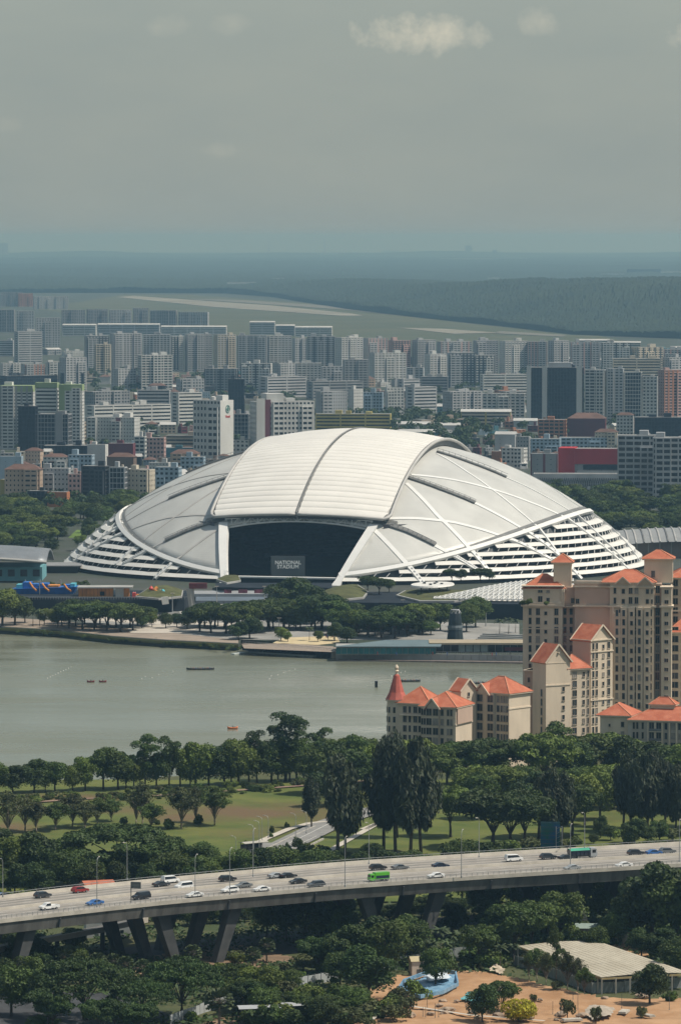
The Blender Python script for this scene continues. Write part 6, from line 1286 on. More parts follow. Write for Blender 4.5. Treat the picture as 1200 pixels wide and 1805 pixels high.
for i, (px, py) in enumerate(sorted([(pr_.uniform(390,450), pr_.uniform(1062,1072)) for _ in range(12)]+[(pr_.uniform(560,590), pr_.uniform(1123,1130)) for _ in range(6)]+[(pr_.uniform(620,900), pr_.uniform(1154,1158)) for _ in range(10)])):
    o = ob('person', STAND[i % 3]); o.location = P(px, py, 3.25); o.rotation_euler = (0,0,pr_.uniform(0,6)); tag(o, 'distant visitor standing on the far bank paving, %s from the left' % ordinal(i), 'person', 'visitors on the far bank')
# ================================================================ the city behind
m_cglass = mat('city_glass', (.012,.018,.026), .25, 0, .42, col2=(.09,.095,.10), lo=.55, hi=.75, detail=1); m_dglass = mat('city_blue_glass', (.010,.018,.030), .15, 0, .3, col2=(.03,.05,.07), lo=.45, hi=.7, detail=1)
PALW = {'white': (.62,.62,.60), 'pale grey': (.46,.47,.48), 'grey': (.30,.31,.32), 'cream': (.58,.52,.42), 'peach': (.56,.43,.33), 'beige': (.45,.38,.30), 'pale blue': (.36,.46,.54), 'green': (.30,.38,.20), 'dark': (.05,.06,.07), 'navy': (.025,.035,.05),
        'red': (.46,.03,.035), 'maroon': (.16,.045,.06), 'yellow': (.50,.42,.14), 'orange': (.52,.20,.085), 'pink': (.54,.36,.33), 'brown': (.20,.14,.11), 'teal': (.10,.25,.30), 'terracotta': (.42,.19,.11)}
def cm(c): return mat('city_'+c.replace(' ','_'), tuple(x*.88 for x in PALW[c]), .85, .13, .05, stretch=(1,1,.25))
m_croof = mat('city_flat_roof', (.20,.20,.195), .9, .3, .06); m_troof = mat('city_tile_roof', (.115,.066,.052), .85, .25, .08)
cr = random.Random(17)
STY = {'hdb': (2.9, .52, 4.6, .34), 'grid': (3.3, .5, 3.4, .42), 'ribbon': (3.3, .55, 24., .05), 'glass': (3.6, .16, 3.0, .10), 'punched': (3.2, .62, 2.6, .62), 'balcony': (3.1, .40, 5.5, .16), 'blank': (3.6, .9, 9., .9)}
def bldg(px0, px1, yt, yb, style, col, label, al=14, depth=None, roof='flat', accent=None, group=None, name='city_building', fl=None, bare=0, gl=None, tank=True):
    d = P(600, yb, LAND).y; W = (px1-px0)*d/F; H = (yb-yt)*d/F; depth = depth or max(9, min(18, W*.5)); a = math.radians(al)
    w = max(6, (W-depth*abs(math.sin(a)))/math.cos(a)); o = thing(name, label, 'building', (AT((px0+px1)/2, yb, d).x, d+depth/2, LAND), -a, group); h = max(4, H); wm = cm(col)
    fh, sp, bay, pf = STY[style]; fh = fl or fh; x0, x1, y0, y1 = -w/2, w/2, -depth/2, depth/2; gd = .55
    MB().box(x0+gd, x1-gd, y0+gd, y1-gd, 0, h-.3).build('glazing', gl or (m_dglass if style == 'glass' else m_cglass), o)
    gb = MB(); vr = cr.randrange(2); mb = MB(); nf = max(1, round(h/fh)); fh = h/nf
    for i in range(nf): z = i*fh; mb.box(x0+.06, x1-.06, y0+.06, y1-.06, z-(0 if i else 0), z+fh*sp)
    mb.box(x0, x1, y0, y1, h-.5, h+.3)
    nb = max(1, round(w/bay)); pw = w/nb*pf
    for i in range(nb+1):
        x = x0+w*i/nb; xa, xb = max(x0, x-pw/2), min(x1, x+pw/2); mb.box(xa, xb, y0-.04, y0+gd+.3, 0, h-.02)
    nd = max(1, round(depth/bay)); pw = depth/nd*max(pf, .5 if style in ('hdb','ribbon') else pf)
    for i in range(nd+1):
        y = y0+depth*i/nd; ya, yb_ = max(y0+.02, y-pw/2), min(y1, y+pw/2)
        for xx in (x0-.04, x1-gd-.3): mb.box(xx, xx+gd+.34, ya, yb_, 0, h-.02)
    if style in ('hdb','balcony','grid','punched') and w > 16:       # projecting stair and flat bays break up the front
        k = max(2, int(w/11)); seg_ = w/k
        for i in range(k):
            if i % 2 == vr: continue
            pj = cr.uniform(1.2,2.6); xa, xb = x0+seg_*i+seg_*.12, x0+seg_*(i+1)-seg_*.12; hh = h-cr.choice((0,0,fh,2*fh))+.1
            gb.box(xa+.4, xb-.4, y0-pj+.4, y0-.1, 0, hh-.3)
            for q in range(nf):
                if (q+sp)*fh < hh: mb.box(xa+.05, xb-.05, y0-pj+.05, y0-.06, q*fh, q*fh+fh*sp)
            mb.box(xa, xb, y0-pj, y0-.06, hh-.5, hh)
            for xx in (xa, (xa+xb)/2-.5, xb-1.0): mb.box(xx, xx+1.0, y0-pj-.03, y0-.06, 0, hh-.02)
    if gb.v: gb.build('bay_glazing', gl or m_cglass, o, kind='stuff')
    mb.build('facade', wm, o, kind='stuff')
    if bare: MB().box(x1-gd, x1+.12, y0+.05, y1-.05, 0, h+.1).build('blank_side_wall', wm, o)
    if accent:
        for i in range(0, nb+1, max(1, nb//4)): x = x0+w*i/nb; MB().box(max(x0,x-.9), min(x1,x+.9), y0-.16, y0-.05, h*.05, h-.05).build('accent_strip', cm(accent), o)
    if roof == 'flat':
        MB().box(x0+.4, x1-.4, y0+.4, y1-.4, h+.02, h+.34).build('roof', m_croof, o)
        if tank:
            for i in range(1+int(w/30)): bx = cr.uniform(x0*.7, x1*.7); bw = min(w*.12, cr.uniform(2,4)); MB().box(bx-bw, bx+bw, -depth*.2, depth*.25, h+.34, h+cr.uniform(2.2,4.5)).build('lift_housing', wm, o)
    elif roof == 'tile':
        rr = MB().add([(x0-.6,y0-.6,h+.3),(x1+.6,y0-.6,h+.3),(x1+.6,y1+.6,h+.3),(x0-.6,y1+.6,h+.3),(x0+depth*.45,0,h+depth*.3),(x1-depth*.45,0,h+depth*.3)] if w > depth else [(x0-.6,y0-.6,h+.3),(x1+.6,y0-.6,h+.3),(x1+.6,y1+.6,h+.3),(x0-.6,y1+.6,h+.3),(0,y0+w*.45,h+w*.3),(0,y1-w*.45,h+w*.3)], [(0,1,5,4),(1,2,5),(2,3,4,5),(3,0,4)] if w > depth else [(0,1,4),(1,2,5,4),(2,3,5),(3,0,4,5)]).build('roof', m_troof, o)
    elif roof == 'shed': MB().add([(x0-.4,y0-.4,h+.3),(x1+.4,y0-.4,h+.3),(x1+.4,y1+.4,h+.3),(x0-.4,y1+.4,h+.3),(x0-.4,0,h+2.6),(x1+.4,0,h+2.6)], [(0,1,5,4),(2,3,4,5),(1,2,5),(3,0,4)]).build('roof', mat('city_pale_roof', (.42,.42,.41), .7, .1, .05), o)
    o['hm'] = h; return o, w, depth, h
def hb(*a, **k): return bldg(*a, **k)
# --- farthest wall of slab blocks
far_slabs = [(148,192,592,656,'pale grey'),(193,250,588,655,'pale grey'),(252,300,590,656,'pale grey'),(300,324,593,655,'white'),(325,374,589,655,'pale grey'),(376,416,590,656,'cream'),(418,470,591,657,'pale grey'),(470,514,592,656,'white'),(515,541,596,658,'pale grey'),(542,590,593,658,'pale grey'),(590,640,595,659,'white'),(640,684,596,658,'pale grey'),
 (684,724,600,660,'pink'),(726,768,599,660,'pale grey'),(770,832,602,662,'pale grey'),(834,878,600,660,'pale grey'),(880,930,601,662,'white'),(930,965,602,662,'pale grey'),(966,1003,600,661,'pale grey'),(1005,1058,603,662,'pale grey'),(1060,1112,604,664,'white'),(1112,1170,612,664,'cream'),(1170,1230,616,666,'pale grey')]
for i, (a, b_, t_, y, c) in enumerate(far_slabs): bldg(a, b_, t_, y, 'hdb', c, '%s high-rise slab block, %s from the left in the farthest long row' % (c, ordinal(i)), cr.uniform(-34,4), accent=cr.choice([None,None,'dark','pink','grey','pale grey']), group='farthest row of slab blocks', name='slab_block')
for i, (a, b_, t_, y, c) in enumerate([(-10,26,546,585,'grey'),(28,60,548,586,'pale grey'),(62,106,560,612,'pale grey'),(108,150,546,586,'grey'),(152,190,545,585,'grey'),(192,232,546,586,'pale grey'),(234,262,543,584,'grey'),(264,312,547,586,'grey'),(314,368,550,586,'pale grey'),(0,40,515,540,'grey'),(30,58,517,540,'terracotta'),(58,120,522,545,'pale grey')]): bldg(a, b_, t_, y, 'hdb', c, '%s hazy block, %s from the left in the bluish row by the airfield' % (c, ordinal(i)), cr.uniform(-15,10), group='hazy blocks by the airfield', name='hazy_block', tank=False)
for i, (a, b_, t_, y, c) in enumerate([(110,170,573,592,'white'),(172,282,572,590,'pale grey'),(284,400,576,592,'white'),(440,485,568,590,'pale grey'),(486,520,574,592,'grey'),(520,586,577,594,'white'),(1020,1075,600,612,'white'),(1078,1130,604,616,'cream')]): bldg(a, b_, t_, y, 'ribbon', c, '%s long low hall, %s from the left behind the slab row' % (c, ordinal(i)), 4, roof='shed', group='long halls behind the slab row', name='long_hall')
# --- middle rows
mid = [(0,36,640,676,'white','hdb'),(36,78,642,678,'pale grey','hdb'),(80,122,638,680,'white','hdb'),(104,152,630,690,'pale grey','hdb'),(-8,26,600,628,'pale grey','ribbon'),(24,74,584,640,'pale grey','ribbon'),(166,196,607,664,'cream','balcony'),(242,304,626,690,'white','balcony'),(424,480,641,690,'white','hdb'),(480,520,640,692,'pale grey','hdb'),(520,566,640,690,'white','hdb'),
       (566,604,646,700,'pale grey','hdb'),(604,650,634,690,'grey','hdb'),(650,716,622,676,'white','hdb'),(716,748,648,690,'pale grey','hdb'),(748,788,624,680,'white','hdb'),(788,836,622,682,'pale grey','hdb'),(836,872,626,682,'white','hdb'),
       (455,540,664,700,'pale grey','ribbon'),(540,640,672,704,'grey','ribbon'),(556,612,690,742,'pale grey','punched'),(614,640,686,738,'white','punched'),(640,676,692,736,'pale blue','grid'),(678,712,684,732,'white','grid'),(714,770,682,728,'pale grey','ribbon'),(846,930,660,690,'white','ribbon'),(780,850,690,738,'pale grey','hdb'),(850,926,694,742,'white','hdb'),
       (700,740,668,700,'pale grey','ribbon'),(742,790,664,694,'grey','ribbon'),(1080,1164,632,690,'cream','ribbon'),(1160,1210,652,745,'pink','hdb'),(1168,1215,630,690,'pale grey','hdb'),(148,228,690,730,'grey','grid'),(242,300,688,742,'pale grey','ribbon'),(300,356,692,748,'white','ribbon'),(150,300,714,752,'white','ribbon'),(0,100,662,690,'dark','glass'),(104,148,658,690,'dark','glass'),
       (880,930,690,720,'grey','ribbon'),(310,360,668,700,'pale grey','grid'),(360,420,650,690,'grey','hdb'),(196,240,650,690,'pale grey','hdb')]
for i, (a, b_, t_, y, c, s) in enumerate(sorted(mid)): bldg(a, b_, t_, y, s, c, '%s %s block, %s from the left among the mid-city blocks' % (c, {'hdb':'slab','balcony':'balconied','ribbon':'banded','punched':'small-windowed','grid':'gridded','glass':'glassy'}[s], ordinal(i)), cr.uniform(-38,12), accent=cr.choice([None,None,'dark','pale grey','terracotta']) if s == 'hdb' else None, group='mid-city blocks', name='mid_city_block')
# --- recognisable single buildings
o, w, dp, h = bldg(0, 62, 680, 792, 'hdb', 'white', 'tall white slab block with green upper band at the left edge', 8, accent='grey', name='green_topped_block'); MB().box(-w/2-.1, w/2+.1, -dp/2-.1, dp/2+.1, h-5, h+.4).build('green_band', cm('green'), o)
o, w, dp, h = bldg(62, 104, 675, 793, 'ribbon', 'white', 'white banded tower with green cap between the green-topped blocks', 8, name='green_capped_tower'); MB().box(-w/2-.1, w/2+.1, -dp/2-.1, dp/2+.1, h-4, h+.4).build('green_band', cm('green'), o)
o, w, dp, h = bldg(104, 148, 678, 794, 'hdb', 'white', 'green and white slab block right of the green-capped tower', 8, name='green_sided_block'); MB().box(-w/2-.1, -w/2+5, -dp/2-.2, -dp/2, h*.35, h+.3).build('green_panel', cm('green'), o); MB().box(-w/2-.1, w/2+.1, -dp/2-.1, dp/2+.1, h-5, h+.4).build('green_band', cm('green'), o)
bldg(32, 66, 716, 806, 'glass', 'navy', 'dark teal glass tower with taller left half', 10, name='dark_glass_tower'); o, w, dp, h = bldg(66, 126, 730, 808, 'glass', 'grey', 'dark glass office with pale grey centre pier', 10, name='dark_glass_office'); MB().box(w*.08, w*.32, -dp/2-.5, -dp/2-.05, 0, h+1).build('centre_pier', cm('grey'), o)
bldg(127, 151, 744, 790, 'balcony', 'beige', 'narrow tan block with brown balconies', 10, name='tan_block')
o, w, dp, h = bldg(151, 246, 736, 786, 'punched', 'white', 'white block with two maroon vertical panels', 14, name='maroon_striped_block')
for f0 in (-.5, .12): MB().box(w*f0, w*f0+4.2, -dp/2-.3, -dp/2-.05, 0, h).build('maroon_panel', cm('maroon'), o)
o, w, dp, h = bldg(340, 411, 706, 808, 'grid', 'white', 'white hotel tower with a green ringed emblem on its blank side', 32, depth=20, bare=1, fl=5.2, name='emblem_hotel_tower', accent=None)
em = MB(); n = 24
for i in range(n): a0, a1 = 2*math.pi*i/n, 2*math.pi*(i+1)/n; em.bar((0,3.0*math.cos(a0),3.0*math.sin(a0)), (0,3.0*math.cos(a1),3.0*math.sin(a1)), .45)
e = em.build('emblem_ring', mat('emblem_green', (.07,.20,.17), .6, .1), o); e.location = (w/2+.3, 1, h-7)
em = MB(); em.add([(0,-2.0,-.3),(0,2.0,-.3),(0,0,2.2),(.3,-2.0,-.3),(.3,2.0,-.3),(.3,0,2.2)], [(0,2,1),(3,4,5),(0,1,4,3),(1,2,5,4),(2,0,3,5)]).box(0,.3,-1.2,1.2,-1.6,-.7); e2 = em.build('emblem_mark', MATS['emblem_green'], o); e2.location = (w/2+.2, 1, h-7)
lettering('Hotel', 3.0, (w/2+.25, 1, h-14.2), (math.pi/2, 0, math.pi/2), mat('sign_red', (.42,.05,.05), .6, .1), o, ext=.1)
MB().lathe([(2.2,0),(2.2,2.6),(.3,3.0)],10).build('water_tank', cm('white'), o).location = (0,0,h+.4)
bldg(402, 431, 668, 730, 'glass', 'navy', 'dark navy slab tower behind the emblem hotel', 6, name='navy_tower')
o, w, dp, h = bldg(440, 554, 708, 806, 'grid', 'white', 'white office block with dark window grid and maroon corner panel behind the dome', -16, depth=22, fl=4.4, name='gridded_office')
MB().box(-w/2-.2, -w/2+7, -dp/2-.5, -dp/2-.05, 0, h+3).build('corner_wall', cm('white'), o); MB().box(-w/2+7, -w/2+12, -dp/2-.4, -dp/2-.05, 0, h+2).build('maroon_panel', cm('maroon'), o); MB().box(-w/2+9, -w/2+24, -dp/2+2, dp/2-2, h+.3, h+7).build('plant_room', cm('white'), o)
bldg(556, 690, 730, 760, 'ribbon', 'yellow', 'long low yellowish block just above the dome', 4, name='yellowish_block'); bldg(812, 902, 726, 752, 'ribbon', 'cream', 'low cream hall with blue roof edge right of the dome top', 4, roof='shed', accent='yellow', name='blue_edged_hall')
o, w, dp, h = bldg(928, 1030, 648, 748, 'glass', 'navy', 'dark glass tower block with white vertical fins', 8, depth=20, name='finned_glass_tower')
for f0, f1 in ((-.5,-.42),(-.22,-.13),(.40,.5)): MB().box(w*f0, w*f1, -dp/2-.6, -dp/2-.05, 0, h+2).build('white_fin', cm('white'), o)
MB().box(-w*.12, w*.3, -dp/4, dp/4, h+.3, h+5).build('plant_room', cm('pale grey'), o)
for a, b_, t_, s, c, l in ((1030,1068,652,'balcony','white','white balconied tower beside the finned glass tower'),(1068,1100,650,'hdb','pale grey','pale grey ribbed tower, second right of the finned glass tower'),(1100,1132,656,'glass','white','white-framed glass tower, third right of the finned glass tower'),(1132,1160,664,'grid','white','white gridded tower, fourth right of the finned glass tower')): bldg(a, b_, t_, 748, s, c, l, 8, name='residential_tower')
# red hall, patterned car park, white balconied slab on the right
o, w, dp, h = bldg(985, 1100, 792, 846, 'blank', 'grey', 'red and grey industrial building right of the dome', 8, depth=26, name='red_industrial_building', tank=False)
MB().box(-w/2-.4, -w/2+w*.26, -dp/2-1.2, dp/2, h*.1, h+1).build('red_tower', cm('red'), o); MB().box(-w/2+w*.26, w/2-.5, -dp/2-.9, -dp/2-.05, h*.52, h+.6).build('red_panel', cm('red'), o); MB().box(-w*.1, w*.48, -dp/2-1.0, -dp/2-.9, h*.34, h*.5).build('window_band', m_dglass, o); MB().box(-w*.2, w/2, -dp/2-2, -dp/2-.92, 0, h*.3).build('pale_base', cm('pale grey'), o)
bldg(1098, 1122, 786, 862, 'blank', 'dark', 'dark grey blank stair tower beside the red building', 6, name='dark_stair_tower', tank=False)
o, w, dp, h = bldg(940, 1098, 836, 866, 'blank', 'pale grey', 'pale grey car park with dark lattice screen below the red building', 4, depth=18, name='lattice_car_park', tank=False); mb = MB()
for i in range(40): x = -w/2+w*(i+.5)/40; mb.bar((x-.8,-dp/2-.3,1.5), (x+.8,-dp/2-.3,h-2.5), .5, .3); mb.bar((x+.8,-dp/2-.35,1.5), (x-.8,-dp/2-.35,h-2.5), .5, .3)
mb.build('lattice_screen', m_dkst, o, kind='stuff')
for i, (a, b_, t_, y) in enumerate(((1088,1164,768,880),(1150,1230,772,884))): bldg(a, b_, t_, y, 'balcony', 'pale grey', 'large pale slab block with deep gallery floors at the right, %s of two' % ordinal(i), 6, depth=20, fl=3.9, name='gallery_slab_block')
bldg(872, 912, 766, 812, 'blank', 'pale grey', 'blank pale grey warehouse beside the dome', 14, name='grey_warehouse', roof='shed'); bldg(905, 935, 770, 812, 'punched', 'grey', 'grey townhouse row right of the pale warehouse', 10, name='grey_townhouses'); bldg(884, 930, 790, 826, 'grid', 'white', 'small white house block at the dome shoulder', 20, name='white_house_block'); bldg(866, 892, 796, 822, 'blank', 'terracotta', 'terracotta low block touching the dome outline', 8, name='terracotta_block')
bldg(935, 985, 800, 846, 'blank', 'grey', 'dark grey hall with maroon roof edge left of the red building', 6, name='maroon_edged_hall', accent='maroon'); bldg(930, 990, 774, 806, 'grid', 'pale blue', 'pale blue hotel block behind the red building', 8, name='pale_blue_hotel'); bldg(985, 1090, 772, 800, 'grid', 'pale blue', 'long pale blue block above the red roof', 6, name='long_blue_block'); bldg(1048, 1090, 762, 800, 'punched', 'cream', 'cream gabled block above the red building', 8, roof='tile', name='cream_gabled_block')
bldg(948, 1000, 740, 772, 'balcony', 'terracotta', 'terracotta balconied block below the finned glass tower', 6, name='terracotta_balcony_block'); bldg(1000, 1070, 738, 770, 'blank', 'maroon', 'maroon-roofed low block below the towers', 6, roof='tile', name='maroon_roofed_block'); bldg(1086, 1118, 732, 775, 'grid', 'white', 'white low tower at the right with brown roof', 8, roof='tile', name='brown_roofed_tower'); bldg(1118, 1210, 736, 778, 'glass', 'navy', 'wide dark glass block at the right edge', 6, name='wide_dark_block')
# left front row
LF = [(0,48,846,886,'blank','yellow','blank yellow building in the lower left',12),(48,84,866,894,'glass','dark','low dark glass front of the orange building',10),(83,122,868,894,'blank','orange','bright orange low building at the lower left',10),(8,74,828,888,'punched','peach','peach terrace with small windows above the yellow building',6),(74,124,826,886,'punched','pale grey','pale grey terrace with arched centre',6),
      (120,144,836,890,'grid','pink','white and pink narrow house with pediment',4),(143,192,822,890,'balcony','dark','dark balconied apartment block left of the dome',14),(192,224,824,890,'glass','pale grey','dark glass block with thin white mullions left of the dome',10),(224,273,828,889,'punched','cream','cream hotel with pink windows nearest the dome',22),(272,320,824,866,'grid','pale blue','pale blue small block touching the dome',12),
      (0,40,805,845,'blank','pale blue','pale blue shed roof at the left edge',6),(44,76,795,830,'punched','peach','small peach house with yellow side',14),(76,120,806,834,'grid','white','white low terrace with red roof',4),(120,166,802,834,'grid','pale blue','light blue house block beside the white wall',10),(154,190,784,830,'blank','white','plain white blank wall block',12),(76,156,786,812,'glass','navy','long dark navy glass block',4),(190,238,782,822,'blank','maroon','maroon blank block behind the white wall block',8),
      (188,240,806,836,'blank','brown','brown tile-roofed house below the maroon block',10),(236,258,770,812,'balcony','white','narrow white balconied block left of the pink-grey one',8),(256,292,772,810,'grid','pink','pink-grey gridded block left of the emblem hotel',8),(292,352,768,800,'ribbon','beige','beige banded block left of the emblem hotel',6),(292,355,790,806,'blank','teal','long teal low wall block',4),(300,352,800,832,'punched','peach','peach row by the dome shoulder',8),(318,362,806,836,'grid','pale blue','pale blue row by the dome shoulder',8),(262,300,816,846,'punched','white','white small house block by the dome',8),
      (408,442,776,806,'grid','white','small white gridded block between emblem hotel and office',10),(412,440,730,780,'glass','grey','grey glass block right of the emblem hotel',6)]
for a, b_, t_, y, s, c, l, al in LF: bldg(a, b_, t_, y, s, c, l, al, roof='tile' if 'tile' in l or 'red roof' in l or c in ('peach',) else 'flat', name='street_building', group=None, tank=c not in ('yellow','orange'))
# low-rise filler street by street
def filler(xa, xb, yb, hp, n, rowname, seed, skip=()):
    r = random.Random(seed); x = xa; i = 0
    while x < xb:
        wpx = r.uniform(*n)
        if not any(a < x+wpx/2 < b_ for a, b_ in skip):
            c = r.choice(['white','pale grey','cream','peach','grey','pale blue','beige','white','terracotta','pink','pale grey','dark','brown','maroon','navy','teal']); s = r.choice(['punched','grid','ribbon','blank','grid','hdb']); rf = r.choice(['flat','flat','flat','tile','shed','flat'])
            bldg(x, x+wpx, yb-r.uniform(*hp), yb+r.uniform(-2,2), s, c, '%s low %s building, %s from left %s' % (c, {'flat':'flat-roofed','tile':'tile-roofed','shed':'pitched-roof'}[rf], ordinal(i), rowname), r.uniform(-40,16), roof=rf, group='low buildings '+rowname, name='low_building'); i += 1
        x += wpx+r.uniform(0, 5)
filler(150, 470, 676, (8,14), (18,40), 'below the farthest slab row', 1); filler(196, 420, 690, (7,13), (16,38), 'in the second street below the slab row', 2); filler(560, 930, 700, (8,14), (20,44), 'in the street above the dome', 3, ((770,850),)); filler(700, 930, 718, (8,16), (24,50), 'in the second street above the dome', 4)
filler(290, 450, 712, (8,16), (18,36), 'behind the emblem hotel', 5); filler(148, 350, 764, (8,18), (16,34), 'behind the maroon-striped block', 6, ((150,248),)); filler(690, 930, 752, (8,16), (26,54), 'just above the dome ridge', 7, ((812,902),)); filler(860, 1210, 790, (10,20), (20,40), 'around the terracotta blocks', 8, ((985,1090),)); filler(850, 1000, 812, (8,16), (16,30), 'at the right dome shoulder', 9); filler(0, 150, 832, (10,20), (14,30), 'behind the lower-left terraces', 10)
filler(230, 420, 822, (8,18), (14,28), 'at the left dome shoulder', 11); filler(1120, 1215, 700, (10,20), (20,40), 'at the far right', 12); filler(0, 160, 660, (8,14), (20,40), 'at the far left', 13); filler(0, 470, 626, (6,12), (24,50), 'in front of the airfield blocks', 14, ((148,470),)); filler(40, 330, 852, (10,22), (14,28), 'behind the street facing the trees', 15, ((40,224),)); filler(990, 1100, 880, (5,9), (24,44), 'among the right-hand trees', 16); filler(1040,1210,620,(5,9),(24,44),'by the forest edge',18); filler(470,930,682,(8,15),(18,36),'below the right slab row',19); filler(150,440,742,(10,20),(16,32),'behind the white banded hall',20); filler(930,1210,762,(8,15),(16,30),'below the glass towers',21); filler(0,150,812,(8,16),(12,24),'below the dark glass office',22); filler(150,330,800,(8,18),(12,26),'below the maroon-striped block',23)
filler(150,930,668,(6,12),(12,24),'in the first infill street',31); filler(0,470,704,(6,14),(10,22),'in the second infill street',32,((0,148),)); filler(560,930,726,(6,13),(12,24),'in the third infill street',33); filler(150,350,780,(7,15),(10,20),'in the fourth infill street',34,((150,248),)); filler(870,1210,754,(6,12),(10,22),'in the fifth infill street',35,((985,1090),)); filler(860,1100,826,(6,12),(10,20),'in the sixth infill street',36,((930,1100),)); filler(0,330,842,(8,16),(9,18),'in the seventh infill street',37,((0,40),)); filler(690,1210,642,(6,10),(14,30),'in the eighth infill street',38)
filler(690,900,768,(6,11),(18,40),'between the dome and the blue-edged hall',41); filler(700,905,783,(6,12),(16,34),'right behind the dome ridge',42); filler(820,930,800,(7,13),(12,26),'by the dome outline at right',43)
for i, (a, b_, t_, y, c) in enumerate([(690,760,748,758,'pale grey'),(764,812,750,760,'white'),(905,948,742,756,'pale grey'),(700,780,762,772,'teal')]): bldg(a, b_, t_, y, 'blank', c, '%s long shed above the dome ridge, %s from the left' % (c, ordinal(i)), 4, roof='shed', group='sheds above the dome ridge', name='long_shed')
# --- tree belts behind the stadium and street trees
tr = random.Random(31); belt = []
for _ in range(74): x = tr.uniform(-10, 235); y = tr.uniform(902, 975)-max(0, x-120)*.12; belt.append((x, y, tr.uniform(26,40), tr.choice(['round','spread','round']), 1.35))
plant(belt, 'in the belt left of the dome', 'trees in the belt left of the dome')
belt = []
for _ in range(92): x = tr.uniform(925, 1215); y = tr.uniform(880, 955); belt.append((x, y, tr.uniform(28,44), tr.choice(['round','spread','round','tall']), 1.35))
plant([b_ for b_ in belt if b_[1] < 880+ (b_[0]-900)*.75 or b_[0] > 1010], 'in the belt right of the dome', 'trees in the belt right of the dome')
mb = MB()     # small street greenery that reads as one scatter
for x0, x1, y0, y1, ha, hb_, n in ((-5,380,885,902,5,8,40),(690,860,738,800,6,9,110),(560,700,738,756,6,9,26),(0,480,690,800,5,8,90),(860,1200,690,810,5,8,80),(480,930,690,740,5,8,60),(150,1200,655,690,6,9,90)):
    for _ in range(n):
        p = P(tr.uniform(x0,x1), tr.uniform(y0,y1), LAND); h = tr.uniform(ha,hb_)
        for k in range(4):
            c_ = p+Vector((tr.uniform(-5,5), tr.uniform(-4,4), h*tr.uniform(.6,1.1)))
            for _i in range(22): d_ = rdir(tr); d_.z = abs(d_.z); leaf(mb, c_+Vector((d_.x*3.6,d_.y*3.6,d_.z*3)), (d_+rdir(tr)*.5).normalized(), tr.uniform(1.0,1.9))
tag(mb.build('street_greenery', LM['dark'], kind='stuff'), 'small dark street trees scattered between the city buildings', 'greenery', kind='stuff')
structure(sheet([(120,948),(195,948),(190,934),(135,934)], LAND+.1, 'playing_field', mat('field_grass', (.10,.16,.03), .95, .2, .03)))
# --- airfield, runway, forest, far ridge
structure(sheet([(60,545),(215,519),(330,519),(700,545),(900,575),(1060,592),(1120,606),(700,606),(400,592),(200,560)], LAND+.4, 'airfield_grass', mat('airfield_grass', (.05,.06,.027), .95, .3, .004, col2=(.085,.085,.045))))
m_run = mat('runway_concrete', (.21,.20,.165), .9, .2, .003)
structure(sheet([(205,523),(235,521),(480,538),(620,552),(640,556),(600,556),(380,541)], LAND+1.2, 'runway', m_run)); structure(sheet([(700,577),(780,579),(880,586),(800,588)], LAND+1.2, 'taxiway_apron', m_run)); structure(sheet([(330,526),(420,528),(620,541),(800,562),(780,562),(600,545)], LAND+1.2, 'taxiway', mat('taxiway_grey', (.14,.135,.11), .9, .15, .003)))
structure(sheet([(880,583),(1000,590),(990,593),(870,587)], LAND+1.2, 'taxiway', MATS['taxiway_grey']))
def edge_row(px): return interp([(-400,518),(0,516),(220,516),(400,517),(480,523),(620,546),(760,562),(900,577),(1010,590),(1200,597),(1600,606)], px)
mb = MB(); NXF, NYF = 700, 200; rowsF = []; fo = random.Random(12)
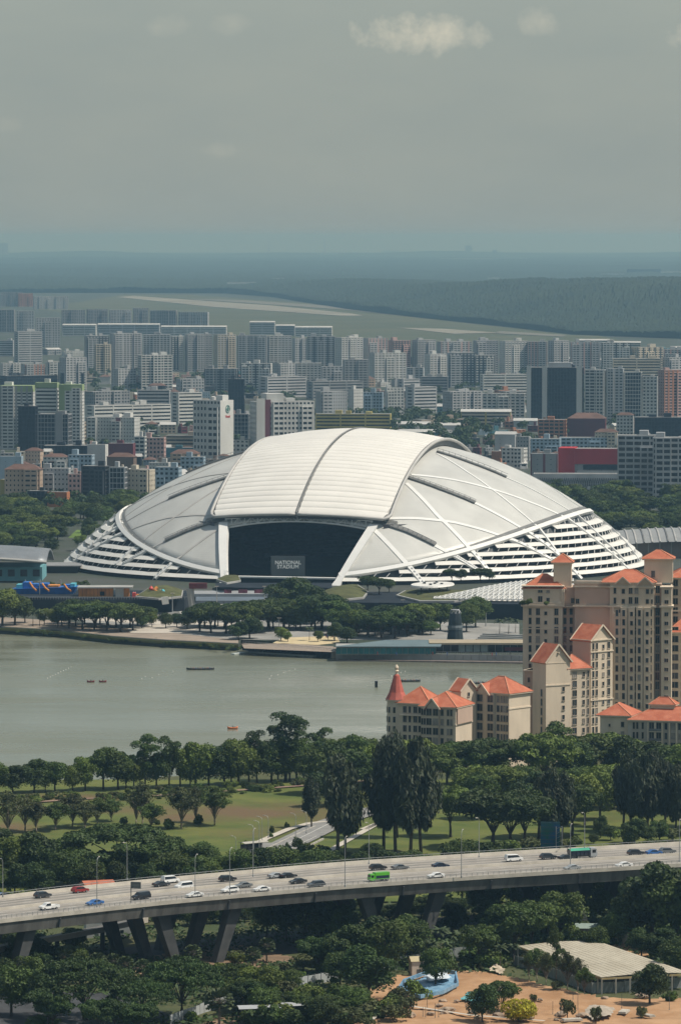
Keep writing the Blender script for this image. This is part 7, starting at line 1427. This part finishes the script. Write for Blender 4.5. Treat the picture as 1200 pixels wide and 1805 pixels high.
for j in range(NYF+1):
    u = (j/NYF)**2.1; r_ = []
    for i in range(NXF+1):
        px = -300+1800*i/NXF; d0 = P(px, edge_row(px), LAND).y; d = d0+(43000-d0)*u; x = (px-600)/F*d
        hh = 0 if j == 0 else (16+10*noise.noise((x*.0012, d*.0004, 1))+6*noise.noise((x*.009, d*.002, 5))+fo.uniform(-3,3)); rl = d-d0; hl = interp([(-400,0),(430,0),(620,30),(900,55),(1200,72),(1600,80)], px); sm = lambda t: (lambda q: q*q*(3-2*q))(max(0, min(1, t))); hh *= min(1, .45+.6*max(0, noise.noise((x*.0006, d*.00025, 9))+.55)); hh += hl*sm(rl/2600)*(1-sm((rl-3000)/4500))*(1+.12*noise.noise((x*.0025, d*.0008, 4))); r_.append((x, d, LAND+max(.5, hh)))
    rowsF.append(r_)
tag(mb.grid(rowsF).build('forest', mat('forest_canopy', (.008,.018,.010), .95, .4, .004, col2=(.022,.034,.016), detail=8), kind='stuff'), 'dark forest canopy beyond the airfield reaching to the hazy horizon', 'forest', kind='stuff')
mb = MB(); rows = []
for j in range(7): rows.append([((px-600)/F*(44000+j*1500)*1.3, 44000+j*1500, LAND+math.sin(math.pi*j/6)*max(0, 34+42*noise.noise((px*.006, 2, 0))+14*noise.noise((px*.03, 4, 0)))) for px in range(-600, 1801, 20)])
structure(mb.grid(rows).build('distant_hills', mat('hill_forest', (.03,.05,.03), .95, .2, .002)))
for i, (a, b_, t_, y, c) in enumerate([(0,14,428,452,'pale grey'),(30,60,453,457,'white'),(60,90,455,458,'white'),(205,226,507,514,'white'),(345,395,503,510,'pale grey'),(400,470,497,506,'white'),(478,500,490,500,'white'),(672,702,441,446,'white'),(775,868,455,459,'cream'),(870,930,454,457,'pale grey'),(1105,1165,474,484,'dark'),(1165,1200,478,486,'white'),(1060,1100,482,488,'pale grey'),(860,880,489,494,'white'),(560,600,446,452,'pale grey'),(820,832,432,450,'pale grey'),(868,876,440,452,'grey')]):
    bldg(a, b_, t_, y, 'blank', c, '%s building far beyond the airfield, %s from the left' % (c, ordinal(i)), 0, depth=30, group='buildings beyond the airfield', name='distant_building', tank=False)
for i, (px, t_, y) in enumerate(((474,420,452),(572,416,452))):
    p = P(px, y, LAND); k = p.y/F; o = thing('radio_mast', 'thin lattice mast on the hazy horizon, %s of two' % ordinal(i), 'mast', p, 0, 'masts on the horizon'); MB().tube([(0,0,0),(0,0,(y-t_)*k*.6),(0,0,(y-t_)*k)], [8,4,1], 6).build('mast', m_rim, o); MB().box(-12,12,-12,12,0,8).build('base', m_conc, o)
